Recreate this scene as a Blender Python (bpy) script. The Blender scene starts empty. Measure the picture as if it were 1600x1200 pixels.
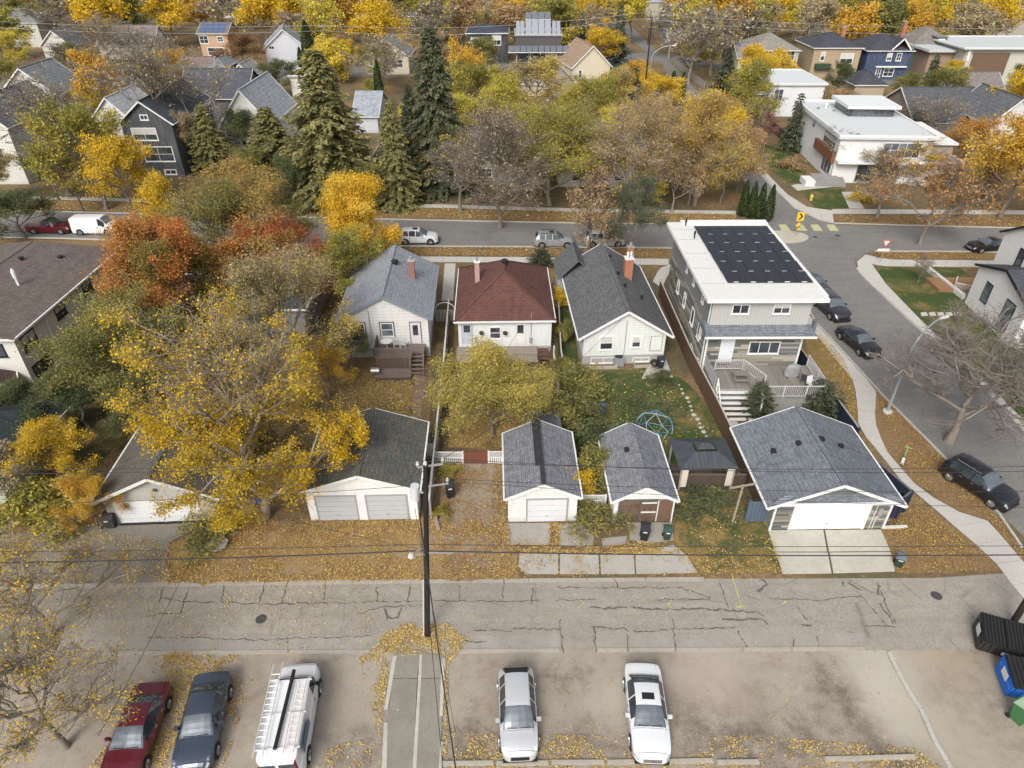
import bpy, math, random
import numpy as np
from mathutils import Vector, Matrix
R = math.radians
SC = bpy.context.scene
COL = SC.collection

# ------------------------------------------------------------------ camera, world, sun, exposure
CAM_H = 32.0
FPX = 1067.0
PITCH = R(34.5)
cam_data = bpy.data.cameras.new('camera'); cam = bpy.data.objects.new('camera', cam_data); COL.objects.link(cam)
cam.location = (0, 0, CAM_H); cam.rotation_euler = (R(90) - PITCH, 0, 0)
cam_data.sensor_width = 36.0; cam_data.lens = 36.0 * FPX / 1600.0
cam_data.clip_start = 0.5; cam_data.clip_end = 3000
SC.camera = cam

world = bpy.data.worlds.new('World'); SC.world = world; world.use_nodes = True
wn = world.node_tree.nodes; wl = world.node_tree.links; wn.clear()
sky = wn.new('ShaderNodeTexSky'); sky.sky_type = 'NISHITA'; sky.sun_disc = False
SUN_EL, SUN_AZ = R(42), R(200)
sky.sun_elevation = SUN_EL; sky.sun_rotation = SUN_AZ
sky.dust_density = 5.0; sky.air_density = 1.0; sky.ozone_density = 1.0
hsv = wn.new('ShaderNodeHueSaturation'); hsv.inputs['Saturation'].default_value = 0.32
bgn = wn.new('ShaderNodeBackground'); bgn.inputs['Strength'].default_value = 0.148
wo = wn.new('ShaderNodeOutputWorld')
wl.new(sky.outputs[0], hsv.inputs['Color']); wl.new(hsv.outputs[0], bgn.inputs['Color']); wl.new(bgn.outputs[0], wo.inputs[0])

sun_data = bpy.data.lights.new('sun', 'SUN'); sun = bpy.data.objects.new('sun', sun_data); COL.objects.link(sun)
sun_data.energy = 1.25; sun_data.angle = R(20); sun_data.color = (1.0, 0.95, 0.88)
sun.rotation_euler = (R(90) - SUN_EL, 0, math.pi - SUN_AZ)
sun.location = (0, 0, 80)
SC.view_settings.view_transform = 'Standard'; SC.view_settings.look = 'None'
SC.view_settings.gamma = 1.0; SC.view_settings.use_curve_mapping = False
SC.view_settings.exposure = 0.5

# ------------------------------------------------------------------ helpers: places
_c, _s = math.cos(PITCH), math.sin(PITCH)
def G(x, y, z=0.0):
    """photo pixel (1600 x 1200) -> point of the place at height z"""
    u = 600 - y; dy = FPX * _c + u * _s; dz = -FPX * _s + u * _c; t = (CAM_H - z) / -dz
    return ((x - 800) * t, dy * t)
def depth(Y, z): return Y * _c + (CAM_H - z) * _s

# ------------------------------------------------------------------ helpers: materials
class NT:
    def __init__(self, name):
        self.m = bpy.data.materials.new(name); self.m.use_nodes = True
        self.t = self.m.node_tree; self.t.nodes.clear()
        self.out = self.t.nodes.new('ShaderNodeOutputMaterial')
    def n(self, typ, ins=None, **props):
        nd = self.t.nodes.new('ShaderNode' + typ)
        for k, v in props.items(): setattr(nd, k, v)
        for k, v in (ins or {}).items():
            s = nd.inputs[k]
            if hasattr(v, 'is_output'): self.t.links.new(v, s)
            else: s.default_value = v
        return nd
    def noise(self, co, scale, detail=4, rough=.6, dist=0.0):
        return self.n('TexNoise', {'Vector': co, 'Scale': scale, 'Detail': detail, 'Roughness': rough, 'Distortion': dist}).outputs[0]
    def mix(self, f, a, b, mode='MIX'):
        return self.n('MixRGB', {'Fac': f, 'Color1': c4(a), 'Color2': c4(b)}, blend_type=mode).outputs[0]
    def ramp(self, f, stops, interp='LINEAR'):
        nd = self.n('ValToRGB', {'Fac': f}); cr = nd.color_ramp; cr.interpolation = interp
        while len(cr.elements) < len(stops): cr.elements.new(.5)
        for e, (p, col) in zip(cr.elements, stops): e.position = p; e.color = c4(col)
        return nd.outputs[0]
    def math(self, op, a, b=0.0, c=None):
        ins = {0: a, 1: b}
        if c is not None: ins[2] = c
        return self.n('Math', ins, operation=op).outputs[0]
    def bump(self, h, strength=.3, dist=.02):
        return self.n('Bump', {'Height': h, 'Strength': strength, 'Distance': dist}).outputs[0]
    def finish(self, col, rough=.8, bump=None, metallic=0.0, spec=.3, coat=0.0):
        ins = {'Base Color': c4(col), 'Roughness': rough, 'Metallic': metallic, 'Specular IOR Level': spec, 'Coat Weight': coat}
        if bump is not None: ins['Normal'] = bump
        b = self.n('BsdfPrincipled', ins); self.t.links.new(b.outputs[0], self.out.inputs[0]); return self.m
    @property
    def oc(self): return self.n('TexCoord').outputs['Object']
    @property
    def wc(self): return self.n('NewGeometry').outputs['Position']
    @property
    def uv(self): return self.n('TexCoord').outputs['UV']
    @property
    def rnd(self): return self.n('ObjectInfo').outputs['Random']
def c4(a):
    if hasattr(a, 'is_output'): return a
    if isinstance(a, (int, float)): return (a, a, a, 1)
    return tuple(a) if len(a) == 4 else (a[0], a[1], a[2], 1)
def sc(a, k): return (a[0]*k, a[1]*k, a[2]*k)
_mc = {}
def cached(f):
    def g(*a, **k):
        key = (f.__name__, a, tuple(sorted(k.items())))
        if key not in _mc: _mc[key] = f(*a, **k)
        return _mc[key]
    return g

@cached
def m_plain(col, rough=.7, metallic=0.0, spec=.3, vary=.12):
    t = NT('painted'); co = t.oc
    n = t.noise(co, 3.0, 5); n2 = t.noise(co, 40, 2)
    cc = t.mix(n, sc(col, 1-vary), sc(col, 1+vary)); cc = t.mix(t.math('MULTIPLY', n2, .3), cc, sc(col, .8))
    return t.finish(cc, rough, None, metallic, spec)
@cached
def m_shingle(c1, c2, blotch=.35, row=.145, wid=.32, leafy=0.0):
    t = NT('shingle'); uv = t.uv
    b = t.n('TexBrick', {'Vector': uv, 'Color1': c4(c1), 'Color2': c4(c2), 'Mortar': c4(sc(c1, .4)), 'Scale': 1.0,
        'Mortar Size': .012, 'Mortar Smooth': .3, 'Bias': 0.0, 'Brick Width': wid, 'Row Height': row}, offset=.5)
    n = t.noise(uv, 1.1, 6, .7); n3 = t.noise(uv, 9.0, 3, .7)
    col = t.mix(t.math('MULTIPLY', t.ramp(n, [(.35, 0), (.7, 1)]), blotch), b.outputs[0], sc(c2, 1.35))
    col = t.mix(t.math('MULTIPLY', t.ramp(n3, [(.42, 0), (.62, 1)]), .55), col, sc(c1, .6))
    streak = t.n('TexNoise', {'Vector': t.n('Mapping', {'Vector': uv, 'Scale': (2.2, .25, 1)}).outputs[0], 'Scale': 1.0, 'Detail': 4}).outputs[0]
    col = t.mix(t.math('MULTIPLY', t.ramp(streak, [(.5, 0), (.7, 1)]), .35), col, sc(c1, .55))
    if leafy:
        v = t.n('TexVoronoi', {'Vector': uv, 'Scale': 7.0, 'Randomness': 1.0})
        spot = t.math('LESS_THAN', v.outputs['Distance'], .22)
        patch = t.ramp(t.noise(uv, .7, 3), [(.58 - leafy*.2, 0), (.66 - leafy*.15, 1)])
        col = t.mix(t.math('MULTIPLY', spot, patch), col, t.mix(v.outputs['Color'], (.45, .25, .05), (.25, .15, .06)))
    vv = t.n('SeparateXYZ', {0: uv}).outputs[1]
    course = t.math('LESS_THAN', t.math('FRACT', t.math('DIVIDE', vv, row*2)), .16)
    col = t.mix(t.math('MULTIPLY', course, .35), col, sc(c1, .5))
    h = t.math('ADD', b.outputs['Fac'], t.math('MULTIPLY', n3, .5))
    return t.finish(col, .95, t.bump(h, .5, -.02), spec=.15)
@cached
def m_siding(col, pitch=.2, vertical=False, dirt=.25, dirtcol=(.25, .24, .2)):
    t = NT('siding'); uv = t.uv
    sep = t.n('SeparateXYZ', {0: uv}); a = sep.outputs[0 if vertical else 1]
    f = t.math('FRACT', t.math('DIVIDE', a, pitch))
    line = t.math('LESS_THAN', f, .13)
    n = t.noise(uv, .8, 6, .65); n2 = t.noise(uv, 6, 4, .7)
    cc = t.mix(t.math('MULTIPLY', n, .35), col, sc(col, .82))
    cc = t.mix(t.math('MULTIPLY', t.ramp(n2, [(.5, 0), (.75, 1)]), dirt), cc, dirtcol)
    st = t.noise(t.n('Mapping', {'Vector': uv, 'Scale': (3.2, .35, 1)}).outputs[0], 1.0, 5, .7)
    cc = t.mix(t.math('MULTIPLY', t.ramp(st, [(.45, 0), (.72, 1)]), .3), cc, sc(dirtcol, 1.3))
    lo = t.ramp(t.math('ADD', t.n('SeparateXYZ', {0: t.wc}).outputs[2], t.math('MULTIPLY', n, .9)), [(.45, 1), (1.0, 0)])
    cc = t.mix(t.math('MULTIPLY', lo, .35), cc, dirtcol)
    cc = t.mix(t.math('MULTIPLY', line, .45), cc, sc(col, .45))
    h = t.math('MULTIPLY', f, -1.0) if not vertical else line
    return t.finish(cc, .6, t.bump(h, .6, .02), spec=.3)
@cached
def m_cladding(cols, row=.16, wid=2.6):
    t = NT('mixed_cladding'); uv = t.uv
    sep = t.n('SeparateXYZ', {0: uv})
    r = t.math('FLOOR', t.math('DIVIDE', sep.outputs[1], row))
    off = t.math('MULTIPLY', r, 7.313)
    u = t.math('FLOOR', t.math('ADD', t.math('DIVIDE', sep.outputs[0], wid), off))
    w = t.n('TexWhiteNoise', {'Vector': t.n('CombineXYZ', {0: u, 1: r, 2: 3.0}).outputs[0]}, noise_dimensions='3D').outputs[0]
    st = [(i / len(cols), c) for i, c in enumerate(cols)]
    col = t.ramp(w, st, 'CONSTANT')
    f = t.math('FRACT', t.math('DIVIDE', sep.outputs[1], row)); line = t.math('LESS_THAN', f, .1)
    g = t.noise(uv, 12, 4)
    col = t.mix(t.math('MULTIPLY', g, .25), col, (.1, .09, .08)); col = t.mix(t.math('MULTIPLY', line, .6), col, (.03, .03, .03))
    return t.finish(col, .75, t.bump(f, .4, .02))
@cached
def m_stucco(col, dirt=.3):
    t = NT('stucco'); uv = t.oc
    n = t.noise(uv, .9, 7, .7); n2 = t.noise(uv, 30, 3)
    cc = t.mix(t.math('MULTIPLY', t.ramp(n, [(.4, 0), (.75, 1)]), dirt), col, sc(col, .55)); cc = t.mix(t.math('MULTIPLY', n2, .25), cc, sc(col, .7))
    return t.finish(cc, .9, t.bump(n2, .3, .02), spec=.15)
@cached
def m_wood(c1, c2, scale=1.0):
    t = NT('weathered_wood'); co = t.oc
    mp = t.n('Mapping', {'Vector': co, 'Scale': (9*scale, 9*scale, 1.2*scale)}).outputs[0]
    n = t.noise(mp, 1.0, 6, .7); n2 = t.noise(co, 2.2, 4)
    cc = t.mix(t.ramp(n, [(.3, 0), (.7, 1)]), c1, c2)
    r = t.rnd
    cc = t.mix(t.math('MULTIPLY', r, .5), cc, sc(c1, .6)); cc = t.mix(t.math('MULTIPLY', n2, .35), cc, sc(c2, .5))
    return t.finish(cc, .85, t.bump(n, .3, .01), spec=.15)
@cached
def m_asphalt(base, warm, crack=.5, name='asphalt'):
    t = NT(name); co = t.wc
    n = t.noise(co, .22, 6, .65, .3); n1 = t.noise(co, 1.6, 6, .7); n2 = t.noise(co, 28, 3, .7); n4 = t.noise(co, 6.5, 4, .75)
    mp = t.n('Mapping', {'Vector': co, 'Scale': (.12, 1.5, 1)}).outputs[0]
    tr = t.noise(mp, 1.0, 4, .6)
    cc = t.mix(t.ramp(n, [(.3, 0), (.7, 1)]), base, warm)
    cc = t.mix(t.math('MULTIPLY', t.ramp(tr, [(.4, 0), (.65, 1)]), .35), cc, sc(base, .72))
    cc = t.mix(t.math('MULTIPLY', t.ramp(n1, [(.45, 0), (.72, 1)]), .4), cc, sc(warm, 1.3))
    cc = t.mix(t.math('MULTIPLY', t.ramp(n4, [(.48, 0), (.7, 1)]), .6), cc, sc(base, .5))
    cc = t.mix(t.math('MULTIPLY', t.ramp(n2, [(.35, 0), (.65, 1)]), .35), cc, sc(base, .6))
    if crack:
        wv = t.n('MixRGB', {'Fac': .06, 'Color1': co, 'Color2': t.n('TexNoise', {'Vector': co, 'Scale': 1.1, 'Detail': 5}).outputs['Color']}, blend_type='ADD').outputs[0]
        v = t.n('TexVoronoi', {'Vector': wv, 'Scale': .28}, feature='DISTANCE_TO_EDGE').outputs[0]
        ck = t.ramp(v, [(0, 1), (.012, 0)])
        gate = t.ramp(t.noise(co, .3, 3), [(.45, 0), (.6, 1)])
        cc = t.mix(t.math('MULTIPLY', t.math('MULTIPLY', ck, gate), crack), cc, sc(base, .3))
    return t.finish(cc, .9, t.bump(n2, .3, .01), spec=.2)
@cached
def m_concrete(col, dark=.5):
    t = NT('concrete'); co = t.wc; r = t.rnd
    n = t.noise(co, .7, 6, .7); n1 = t.noise(co, 5, 5, .75); n2 = t.noise(co, 45, 2)
    cc = t.mix(t.math('MULTIPLY', t.ramp(n, [(.35, 0), (.75, 1)]), dark), col, sc(col, .6))
    cc = t.mix(t.math('MULTIPLY', t.ramp(n1, [(.46, 0), (.7, 1)]), .55), cc, (col[0]*.62, col[1]*.58, col[2]*.52))
    cc = t.mix(t.math('MULTIPLY', n2, .3), cc, sc(col, .6)); cc = t.mix(t.math('MULTIPLY', r, .22), cc, sc(col, .72))
    return t.finish(cc, .9, t.bump(n2, .2, .01), spec=.2)
@cached
def m_litter(soil, leafs, cover=.5, scale=5.0, patch=.35, name='leaf_litter'):
    """grass or soil with fallen leaves: fine coloured flecks in uneven drifts"""
    t = NT(name); co = t.wc
    v = t.n('TexVoronoi', {'Vector': co, 'Scale': scale*1.9, 'Randomness': 1.0}); v2 = t.n('TexVoronoi', {'Vector': co, 'Scale': scale*3.1})
    pal = t.ramp(t.n('SeparateColor', {0: v.outputs['Color']}).outputs[0], [(i/max(1, len(leafs)-1), c) for i, c in enumerate(leafs)])
    pal2 = t.ramp(t.n('SeparateColor', {0: v2.outputs['Color']}).outputs[1], [(i/max(1, len(leafs)-1), c) for i, c in enumerate(leafs)])
    n = t.noise(co, patch, 6, .68, .4); n1 = t.noise(co, 3.2, 5, .75); n2 = t.noise(co, 22, 3, .8)
    base = t.mix(t.ramp(n1, [(.35, 0), (.65, 1)]), soil, sc(soil, .62)); base = t.mix(t.math('MULTIPLY', n2, .5), base, sc(soil, 1.6))
    lv = t.mix(.5, pal, pal2); lv = t.mix(t.math('MULTIPLY', t.ramp(n2, [(.42, 0), (.56, 1)]), .75), lv, sc(leafs[0], .4)); lv = t.mix(t.math('MULTIPLY', t.ramp(t.noise(co, .9, 5, .75), [(.42, 0), (.66, 1)]), .5), lv, sc(leafs[1], .7))
    dens = t.math('ADD', n, t.math('MULTIPLY', n1, .35))
    thr = .95 - cover*.75
    mask = t.ramp(dens, [(max(0, thr-.09), 0), (min(1, thr+.12), 1)])
    speck = t.ramp(t.math('ADD', v.outputs['Distance'], t.math('MULTIPLY', mask, -.55)), [(.0, 1), (.12, 0)])
    fac = t.math('MAXIMUM', t.math('MULTIPLY', mask, .8), t.math('MULTIPLY', speck, t.ramp(dens, [(max(0, thr-.3), 0), (thr, 1)])))
    cc = t.mix(fac, base, lv)
    return t.finish(cc, .95, t.bump(n2, .6, .04), spec=.1)
@cached
def m_gravel():
    t = NT('gravel_lot'); co = t.wc
    n = t.noise(co, .28, 7, .7, .5); n1 = t.noise(co, 1.3, 6, .75); n2 = t.noise(co, 16, 4, .8); n3 = t.noise(co, 60, 2)
    cc = t.mix(t.ramp(n, [(.32, 0), (.68, 1)]), (.265, .228, .185), (.36, .325, .275))
    cc = t.mix(t.math('MULTIPLY', t.ramp(n1, [(.5, 0), (.72, 1)]), .55), cc, (.14, .105, .08))
    big = t.noise(co, .16, 5, .7, .8)
    cc = t.mix(t.math('MULTIPLY', t.ramp(big, [(.56, 0), (.68, 1)]), .6), cc, (.115, .09, .07))
    cc = t.mix(t.math('MULTIPLY', t.ramp(n2, [(.42, 0), (.62, 1)]), .45), cc, (.17, .13, .1))
    w3 = t.n('MixRGB', {'Fac': 1.0, 'Color1': co, 'Color2': t.n('TexNoise', {'Vector': co, 'Scale': .9, 'Detail': 5, 'Roughness': .7}).outputs['Color']}, blend_type='ADD').outputs[0]
    for px, py, rr in ((868,1060,.75),(915,1062,.9),(940,1145,1.1),(885,1170,1.1),(1075,1130,1.5),(1120,1140,1.3),(1165,1165,1.1),(1295,1060,1.0),(1332,1100,1.5),(1372,1140,1.5),(1260,1150,1.2),(1400,1172,1.2),(1540,1130,1.8),(1500,1005,1.2),(745,1150,1.2),(720,1175,1.1),(560,1180,1.2),(1210,1175,1.4),(1430,1195,1.2)):
        g = G(px, py); d = t.n('VectorMath', {0: w3, 1: (g[0]+.5, g[1]+.5, .5)}, operation='DISTANCE').outputs['Value']
        k = t.ramp(t.math('DIVIDE', d, rr*1.7), [(.15, 1), (.95, 0)]); k = t.math('MULTIPLY', k, t.math('MULTIPLY', t.ramp(n1, [(.36, .1), (.6, 1)]), t.ramp(n2, [(.38, .35), (.58, 1)])))
        cc = t.mix(t.math('MULTIPLY', k, .9), cc, (.095, .072, .053))
    for px, py, rr, cl in ((1370,1025,1.6,(.4,.37,.31)),(1372,1060,1.5,(.4,.37,.31)),(1390,1100,1.4,(.42,.385,.33)),(1418,1140,1.3,(.4,.37,.31)),(1468,1018,1.6,(.33,.27,.19)),(1500,1150,2.2,(.34,.3,.23)),(1100,1060,2.0,(.36,.31,.26)),(560,1060,1.8,(.34,.3,.25)),(960,1090,1.6,(.36,.32,.27))):
        g = G(px, py); d = t.n('VectorMath', {0: w3, 1: (g[0]+.5, g[1]+.5, .5)}, operation='DISTANCE').outputs['Value']
        k = t.math('MULTIPLY', t.ramp(t.math('DIVIDE', d, rr*1.6), [(.2, 1), (.95, 0)]), t.ramp(n2, [(.3, .5), (.6, 1)]))
        cc = t.mix(t.math('MULTIPLY', k, .75), cc, cl)
    cc = t.mix(t.math('MULTIPLY', t.ramp(n3, [(.55, 0), (.65, 1)]), .35), cc, (.5, .46, .4))
    return t.finish(cc, .95, t.bump(n2, .5, .03), spec=.1)
@cached
def m_leaf(cols, trans=.3):
    t = NT('foliage')
    a = t.n('Attribute', attribute_name='tint').outputs['Fac']
    r = t.rnd
    f = t.math('ADD', a, t.math('MULTIPLY', t.math('SUBTRACT', r, .5), .12))
    col = t.ramp(f, [(i/(len(cols)-1), c) for i, c in enumerate(cols)])
    d = t.n('BsdfPrincipled', {'Base Color': col, 'Roughness': .6, 'Specular IOR Level': .2}); tr = t.n('BsdfTranslucent', {'Color': col})
    mx = t.n('MixShader', {0: trans, 1: d.outputs[0], 2: tr.outputs[0]})
    t.t.links.new(mx.outputs[0], t.out.inputs[0]); return t.m
@cached
def m_bark(col=(.16, .125, .1)):
    t = NT('bark'); co = t.oc
    n = t.noise(t.n('Mapping', {'Vector': co, 'Scale': (6, 6, 1.2)}).outputs[0], 1.0, 6, .7)
    return t.finish(t.mix(n, sc(col, .6), sc(col, 1.4)), .95, t.bump(n, .6, .03), spec=.1)
@cached
def m_glass(tint=(.03, .035, .04), rough=.04):
    t = NT('window_glass'); n = t.noise(t.wc, .8, 3)
    return t.finish(t.mix(t.ramp(n, [(.4, 0), (.6, 1)]), tint, sc(tint, 2.2)), rough, None, 0.0, .6)
@cached
def m_paint(col, metallic=.4):
    t = NT('car_paint'); n = t.noise(t.oc, 5, 5, .7)
    return t.finish(t.mix(t.math('MULTIPLY', n, .25), col, sc(col, .75)), .28, None, metallic, .5, .6)
@cached
def m_solar():
    t = NT('solar_cell'); uv = t.uv; sep = t.n('SeparateXYZ', {0: uv})
    fx = t.math('LESS_THAN', t.math('FRACT', t.math('DIVIDE', sep.outputs[0], .165)), .05); fy = t.math('LESS_THAN', t.math('FRACT', t.math('DIVIDE', sep.outputs[1], .165)), .05)
    return t.finish(t.mix(t.math('MULTIPLY', t.math('MAXIMUM', fx, fy), .5), (.02, .021, .028), (.05, .052, .06)), .4, None, 0, .2)

# ------------------------------------------------------------------ helpers: meshes
class MB:
    """collects polygons; build() links them as ONE mesh object. UVs in metres (u level, v up the slope)"""
    def __init__(self): self.v = []; self.f = []; self.mi = []
    def poly(self, pts, mi=0):
        k = len(self.v); self.v += [tuple(p) for p in pts]; self.f.append(list(range(k, k+len(pts)))); self.mi.append(mi); return self
    def box(self, x0, x1, y0, y1, z0, z1, mi=0):
        p = [(x0,y0,z0),(x1,y0,z0),(x1,y1,z0),(x0,y1,z0),(x0,y0,z1),(x1,y0,z1),(x1,y1,z1),(x0,y1,z1)]
        for q in ((3,2,1,0),(4,5,6,7),(0,1,5,4),(1,2,6,5),(2,3,7,6),(3,0,4,7)): self.poly([p[i] for i in q], mi)
        return self
    def prism(self, pts, z0, z1, mi=0):
        """extrude plan outline (counter-clockwise) from z0 to z1"""
        n = len(pts)
        self.poly([(p[0], p[1], z1) for p in pts], mi); self.poly([(p[0], p[1], z0) for p in reversed(pts)], mi)
        for i in range(n):
            a, b = pts[i], pts[(i+1) % n]
            self.poly([(a[0],a[1],z0),(b[0],b[1],z0),(b[0],b[1],z1),(a[0],a[1],z1)], mi)
        return self
    def slab(self, pts, th, mi=0):
        """thicken a planar polygon of 3D points downwards along its normal"""
        P = [Vector(p) for p in pts]; n = (P[1]-P[0]).cross(P[2]-P[0]).normalized()
        if n.z < 0: P.reverse(); n = -n
        Q = [p - n*th for p in P]; k = len(P)
        self.poly(P, mi); self.poly(list(reversed(Q)), mi)
        for i in range(k): j = (i+1) % k; self.poly([Q[i], Q[j], P[j], P[i]], mi)
        return self
    def tube(self, a, b, ra, rb=None, n=8, mi=0, cap=True):
        rb = ra if rb is None else rb; a = Vector(a); b = Vector(b); d = (b-a).normalized()
        u = d.orthogonal().normalized(); w = d.cross(u)
        A = [a + (u*math.cos(t)+w*math.sin(t))*ra for t in [2*math.pi*i/n for i in range(n)]]
        B = [b + (u*math.cos(t)+w*math.sin(t))*rb for t in [2*math.pi*i/n for i in range(n)]]
        for i in range(n): j = (i+1) % n; self.poly([A[i], A[j], B[j], B[i]], mi)
        if cap: self.poly(list(reversed(A)), mi); self.poly(B, mi)
        return self
    def bar(self, a, b, w, h, mi=0):
        """rectangular bar between two points"""
        a = Vector(a); b = Vector(b); d = (b-a).normalized(); up = Vector((0,0,1)) if abs(d.z) < .9 else Vector((0,1,0))
        s = d.cross(up).normalized()*w/2; t = s.cross(d).normalized()*h/2
        A = [a-s-t, a+s-t, a+s+t, a-s+t]; B = [p+(b-a) for p in A]
        self.poly([A[3],A[2],A[1],A[0]], mi); self.poly(B, mi)
        for i in range(4): j = (i+1) % 4; self.poly([A[i], A[j], B[j], B[i]], mi)
        return self
    def lathe(self, prof, c=(0,0,0), n=14, mi=0):
        for (r0,z0),(r1,z1) in zip(prof, prof[1:]):
            for i in range(n):
                a, b = 2*math.pi*i/n, 2*math.pi*(i+1)/n
                self.poly([(c[0]+r0*math.cos(a),c[1]+r0*math.sin(a),c[2]+z0),(c[0]+r0*math.cos(b),c[1]+r0*math.sin(b),c[2]+z0),
                           (c[0]+r1*math.cos(b),c[1]+r1*math.sin(b),c[2]+z1),(c[0]+r1*math.cos(a),c[1]+r1*math.sin(a),c[2]+z1)], mi)
        return self
    def data(self, name, mats, smooth=False):
        me = bpy.data.meshes.new(name); me.from_pydata(self.v, [], self.f)
        for m in (mats if isinstance(mats, (list, tuple)) else [mats]): me.materials.append(m)
        if any(self.mi): me.polygons.foreach_set('material_index', self.mi)
        uvl = me.uv_layers.new(name='UVMap'); uv = np.zeros((len(me.loops), 2), np.float32)
        for p in me.polygons:
            n = p.normal
            if abs(n.z) > .98: u, w = Vector((1,0,0)), Vector((0,1,0))
            else: u = Vector((-n.y, n.x, 0)).normalized(); w = n.cross(u)
            for li in p.loop_indices:
                co = me.vertices[me.loops[li].vertex_index].co; uv[li] = (co.dot(u), co.dot(w))
        uvl.data.foreach_set('uv', uv.ravel())
        if smooth: me.polygons.foreach_set('use_smooth', [True]*len(me.polygons))
        return me
    def build(self, name, mats, parent=None, smooth=False, loc=None):
        o = bpy.data.objects.new(name, self.data(name, mats, smooth)); COL.objects.link(o)
        if parent: o.parent = parent
        if loc is not None: o.location = loc
        return o
def inst(name, me, parent=None, loc=(0,0,0), rot=(0,0,0), scale=(1,1,1)):
    o = bpy.data.objects.new(name, me); COL.objects.link(o)
    if parent: o.parent = parent
    o.location = loc; o.rotation_euler = rot; o.scale = scale; return o
def tag(o, label=None, cat=None, group=None, kind=None):
    if label: o['label'] = label
    if cat: o['category'] = cat
    if group: o['group'] = group
    if kind: o['kind'] = kind
    return o
def empty(name, loc, rz=0, label=None, cat=None, group=None):
    o = bpy.data.objects.new(name, None); COL.objects.link(o); o.location = (loc[0], loc[1], loc[2] if len(loc) > 2 else 0)
    o.rotation_euler = (0,0,rz); o.empty_display_size = .2; return tag(o, label, cat, group)
KIDS = {}
def copy_tree(o, parent=None):
    c = o.copy(); COL.objects.link(c); c.parent = parent
    for ch in list(o.children): copy_tree(ch, c)
    return c
def np_mesh(name, V, Q, mats, tint=None, smooth=False):
    """V (n,3), Q (m,4) quads"""
    me = bpy.data.meshes.new(name); V = np.ascontiguousarray(V, np.float32); Q = np.ascontiguousarray(Q, np.int32)
    m = len(Q); me.vertices.add(len(V)); me.vertices.foreach_set('co', V.ravel())
    me.loops.add(m*4); me.loops.foreach_set('vertex_index', Q.ravel())
    me.polygons.add(m); me.polygons.foreach_set('loop_start', np.arange(0, m*4, 4, dtype=np.int32))
    me.update(calc_edges=True)
    if tint is not None:
        at = me.attributes.new('tint', 'FLOAT', 'FACE'); at.data.foreach_set('value', np.ascontiguousarray(tint, np.float32))
    for mm in (mats if isinstance(mats, (list, tuple)) else [mats]): me.materials.append(mm)
    if smooth: me.polygons.foreach_set('use_smooth', np.ones(m, bool))
    me.validate(); return me
# ------------------------------------------------------------------ palettes
YEL = (.60, .44, .13); YEL2 = (.56, .41, .12); GOLD = (.45, .28, .095); ORG = (.38, .22, .08); RUST = (.27, .15, .075); TAN = (.44, .34, .20); BRN = (.15, .105, .065)
OLV = (.17, .16, .04); GRN = (.06, .085, .025); DGR = (.03, .045, .02); LIME = (.36, .36, .05)
L_YEL = (BRN, ORG, GOLD, YEL, TAN); L_ORG = (BRN, RUST, (.42, .2, .06), (.45, .26, .08), TAN); L_OLV = (BRN, (.3, .2, .06), GOLD, TAN)

# ------------------------------------------------------------------ ground sheets
def sheet(name, pts, z, mat, px=True, jitter=0.0, step=0.7, seed=0, kind='structure'):
    P = [G(*p) for p in pts] if px else list(pts)
    if jitter:
        rg = random.Random(seed + len(pts)*7); Q = []
        for i in range(len(P)):
            a, b = P[i], P[(i+1) % len(P)]; L = math.dist(a, b); k = max(1, int(L/step)); ph = rg.random()*9
            nx, ny = -(b[1]-a[1])/max(L, .01), (b[0]-a[0])/max(L, .01)
            for j in range(k):
                t = j/k; w = jitter*math.sin(math.pi*t if k > 1 else 0)**.5 if 0 < t < 1 else 0
                d = w*(math.sin(j*1.7+ph)+.6*math.sin(j*.77+2*ph)+rg.uniform(-.8, .8))*.6
                Q.append((a[0]+(b[0]-a[0])*t+nx*d, a[1]+(b[1]-a[1])*t+ny*d))
        P = Q
    o = MB().poly([(p[0], p[1], z) for p in P]).build(name, mat); o['kind'] = kind; return o
def kerb(pts, w=.16, h=.12, px=True, z=0.0):
    P = [Vector((*(G(*p) if px else p), 0)) for p in pts]; m = MB()
    for a, b in zip(P, P[1:]):
        d = (b-a).normalized(); e = d*.01; n = Vector((-d.y, d.x, 0))*w/2
        c = [a-n+e, b-n-e, b+n-e, a+n+e]
        m.prism([(p.x, p.y) for p in c], z, h)
    o = m.build('kerb', m_concrete((.47, .45, .41))); o['kind'] = 'structure'; return o
SLABMAT = m_concrete((.5, .485, .45), .3)
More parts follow.
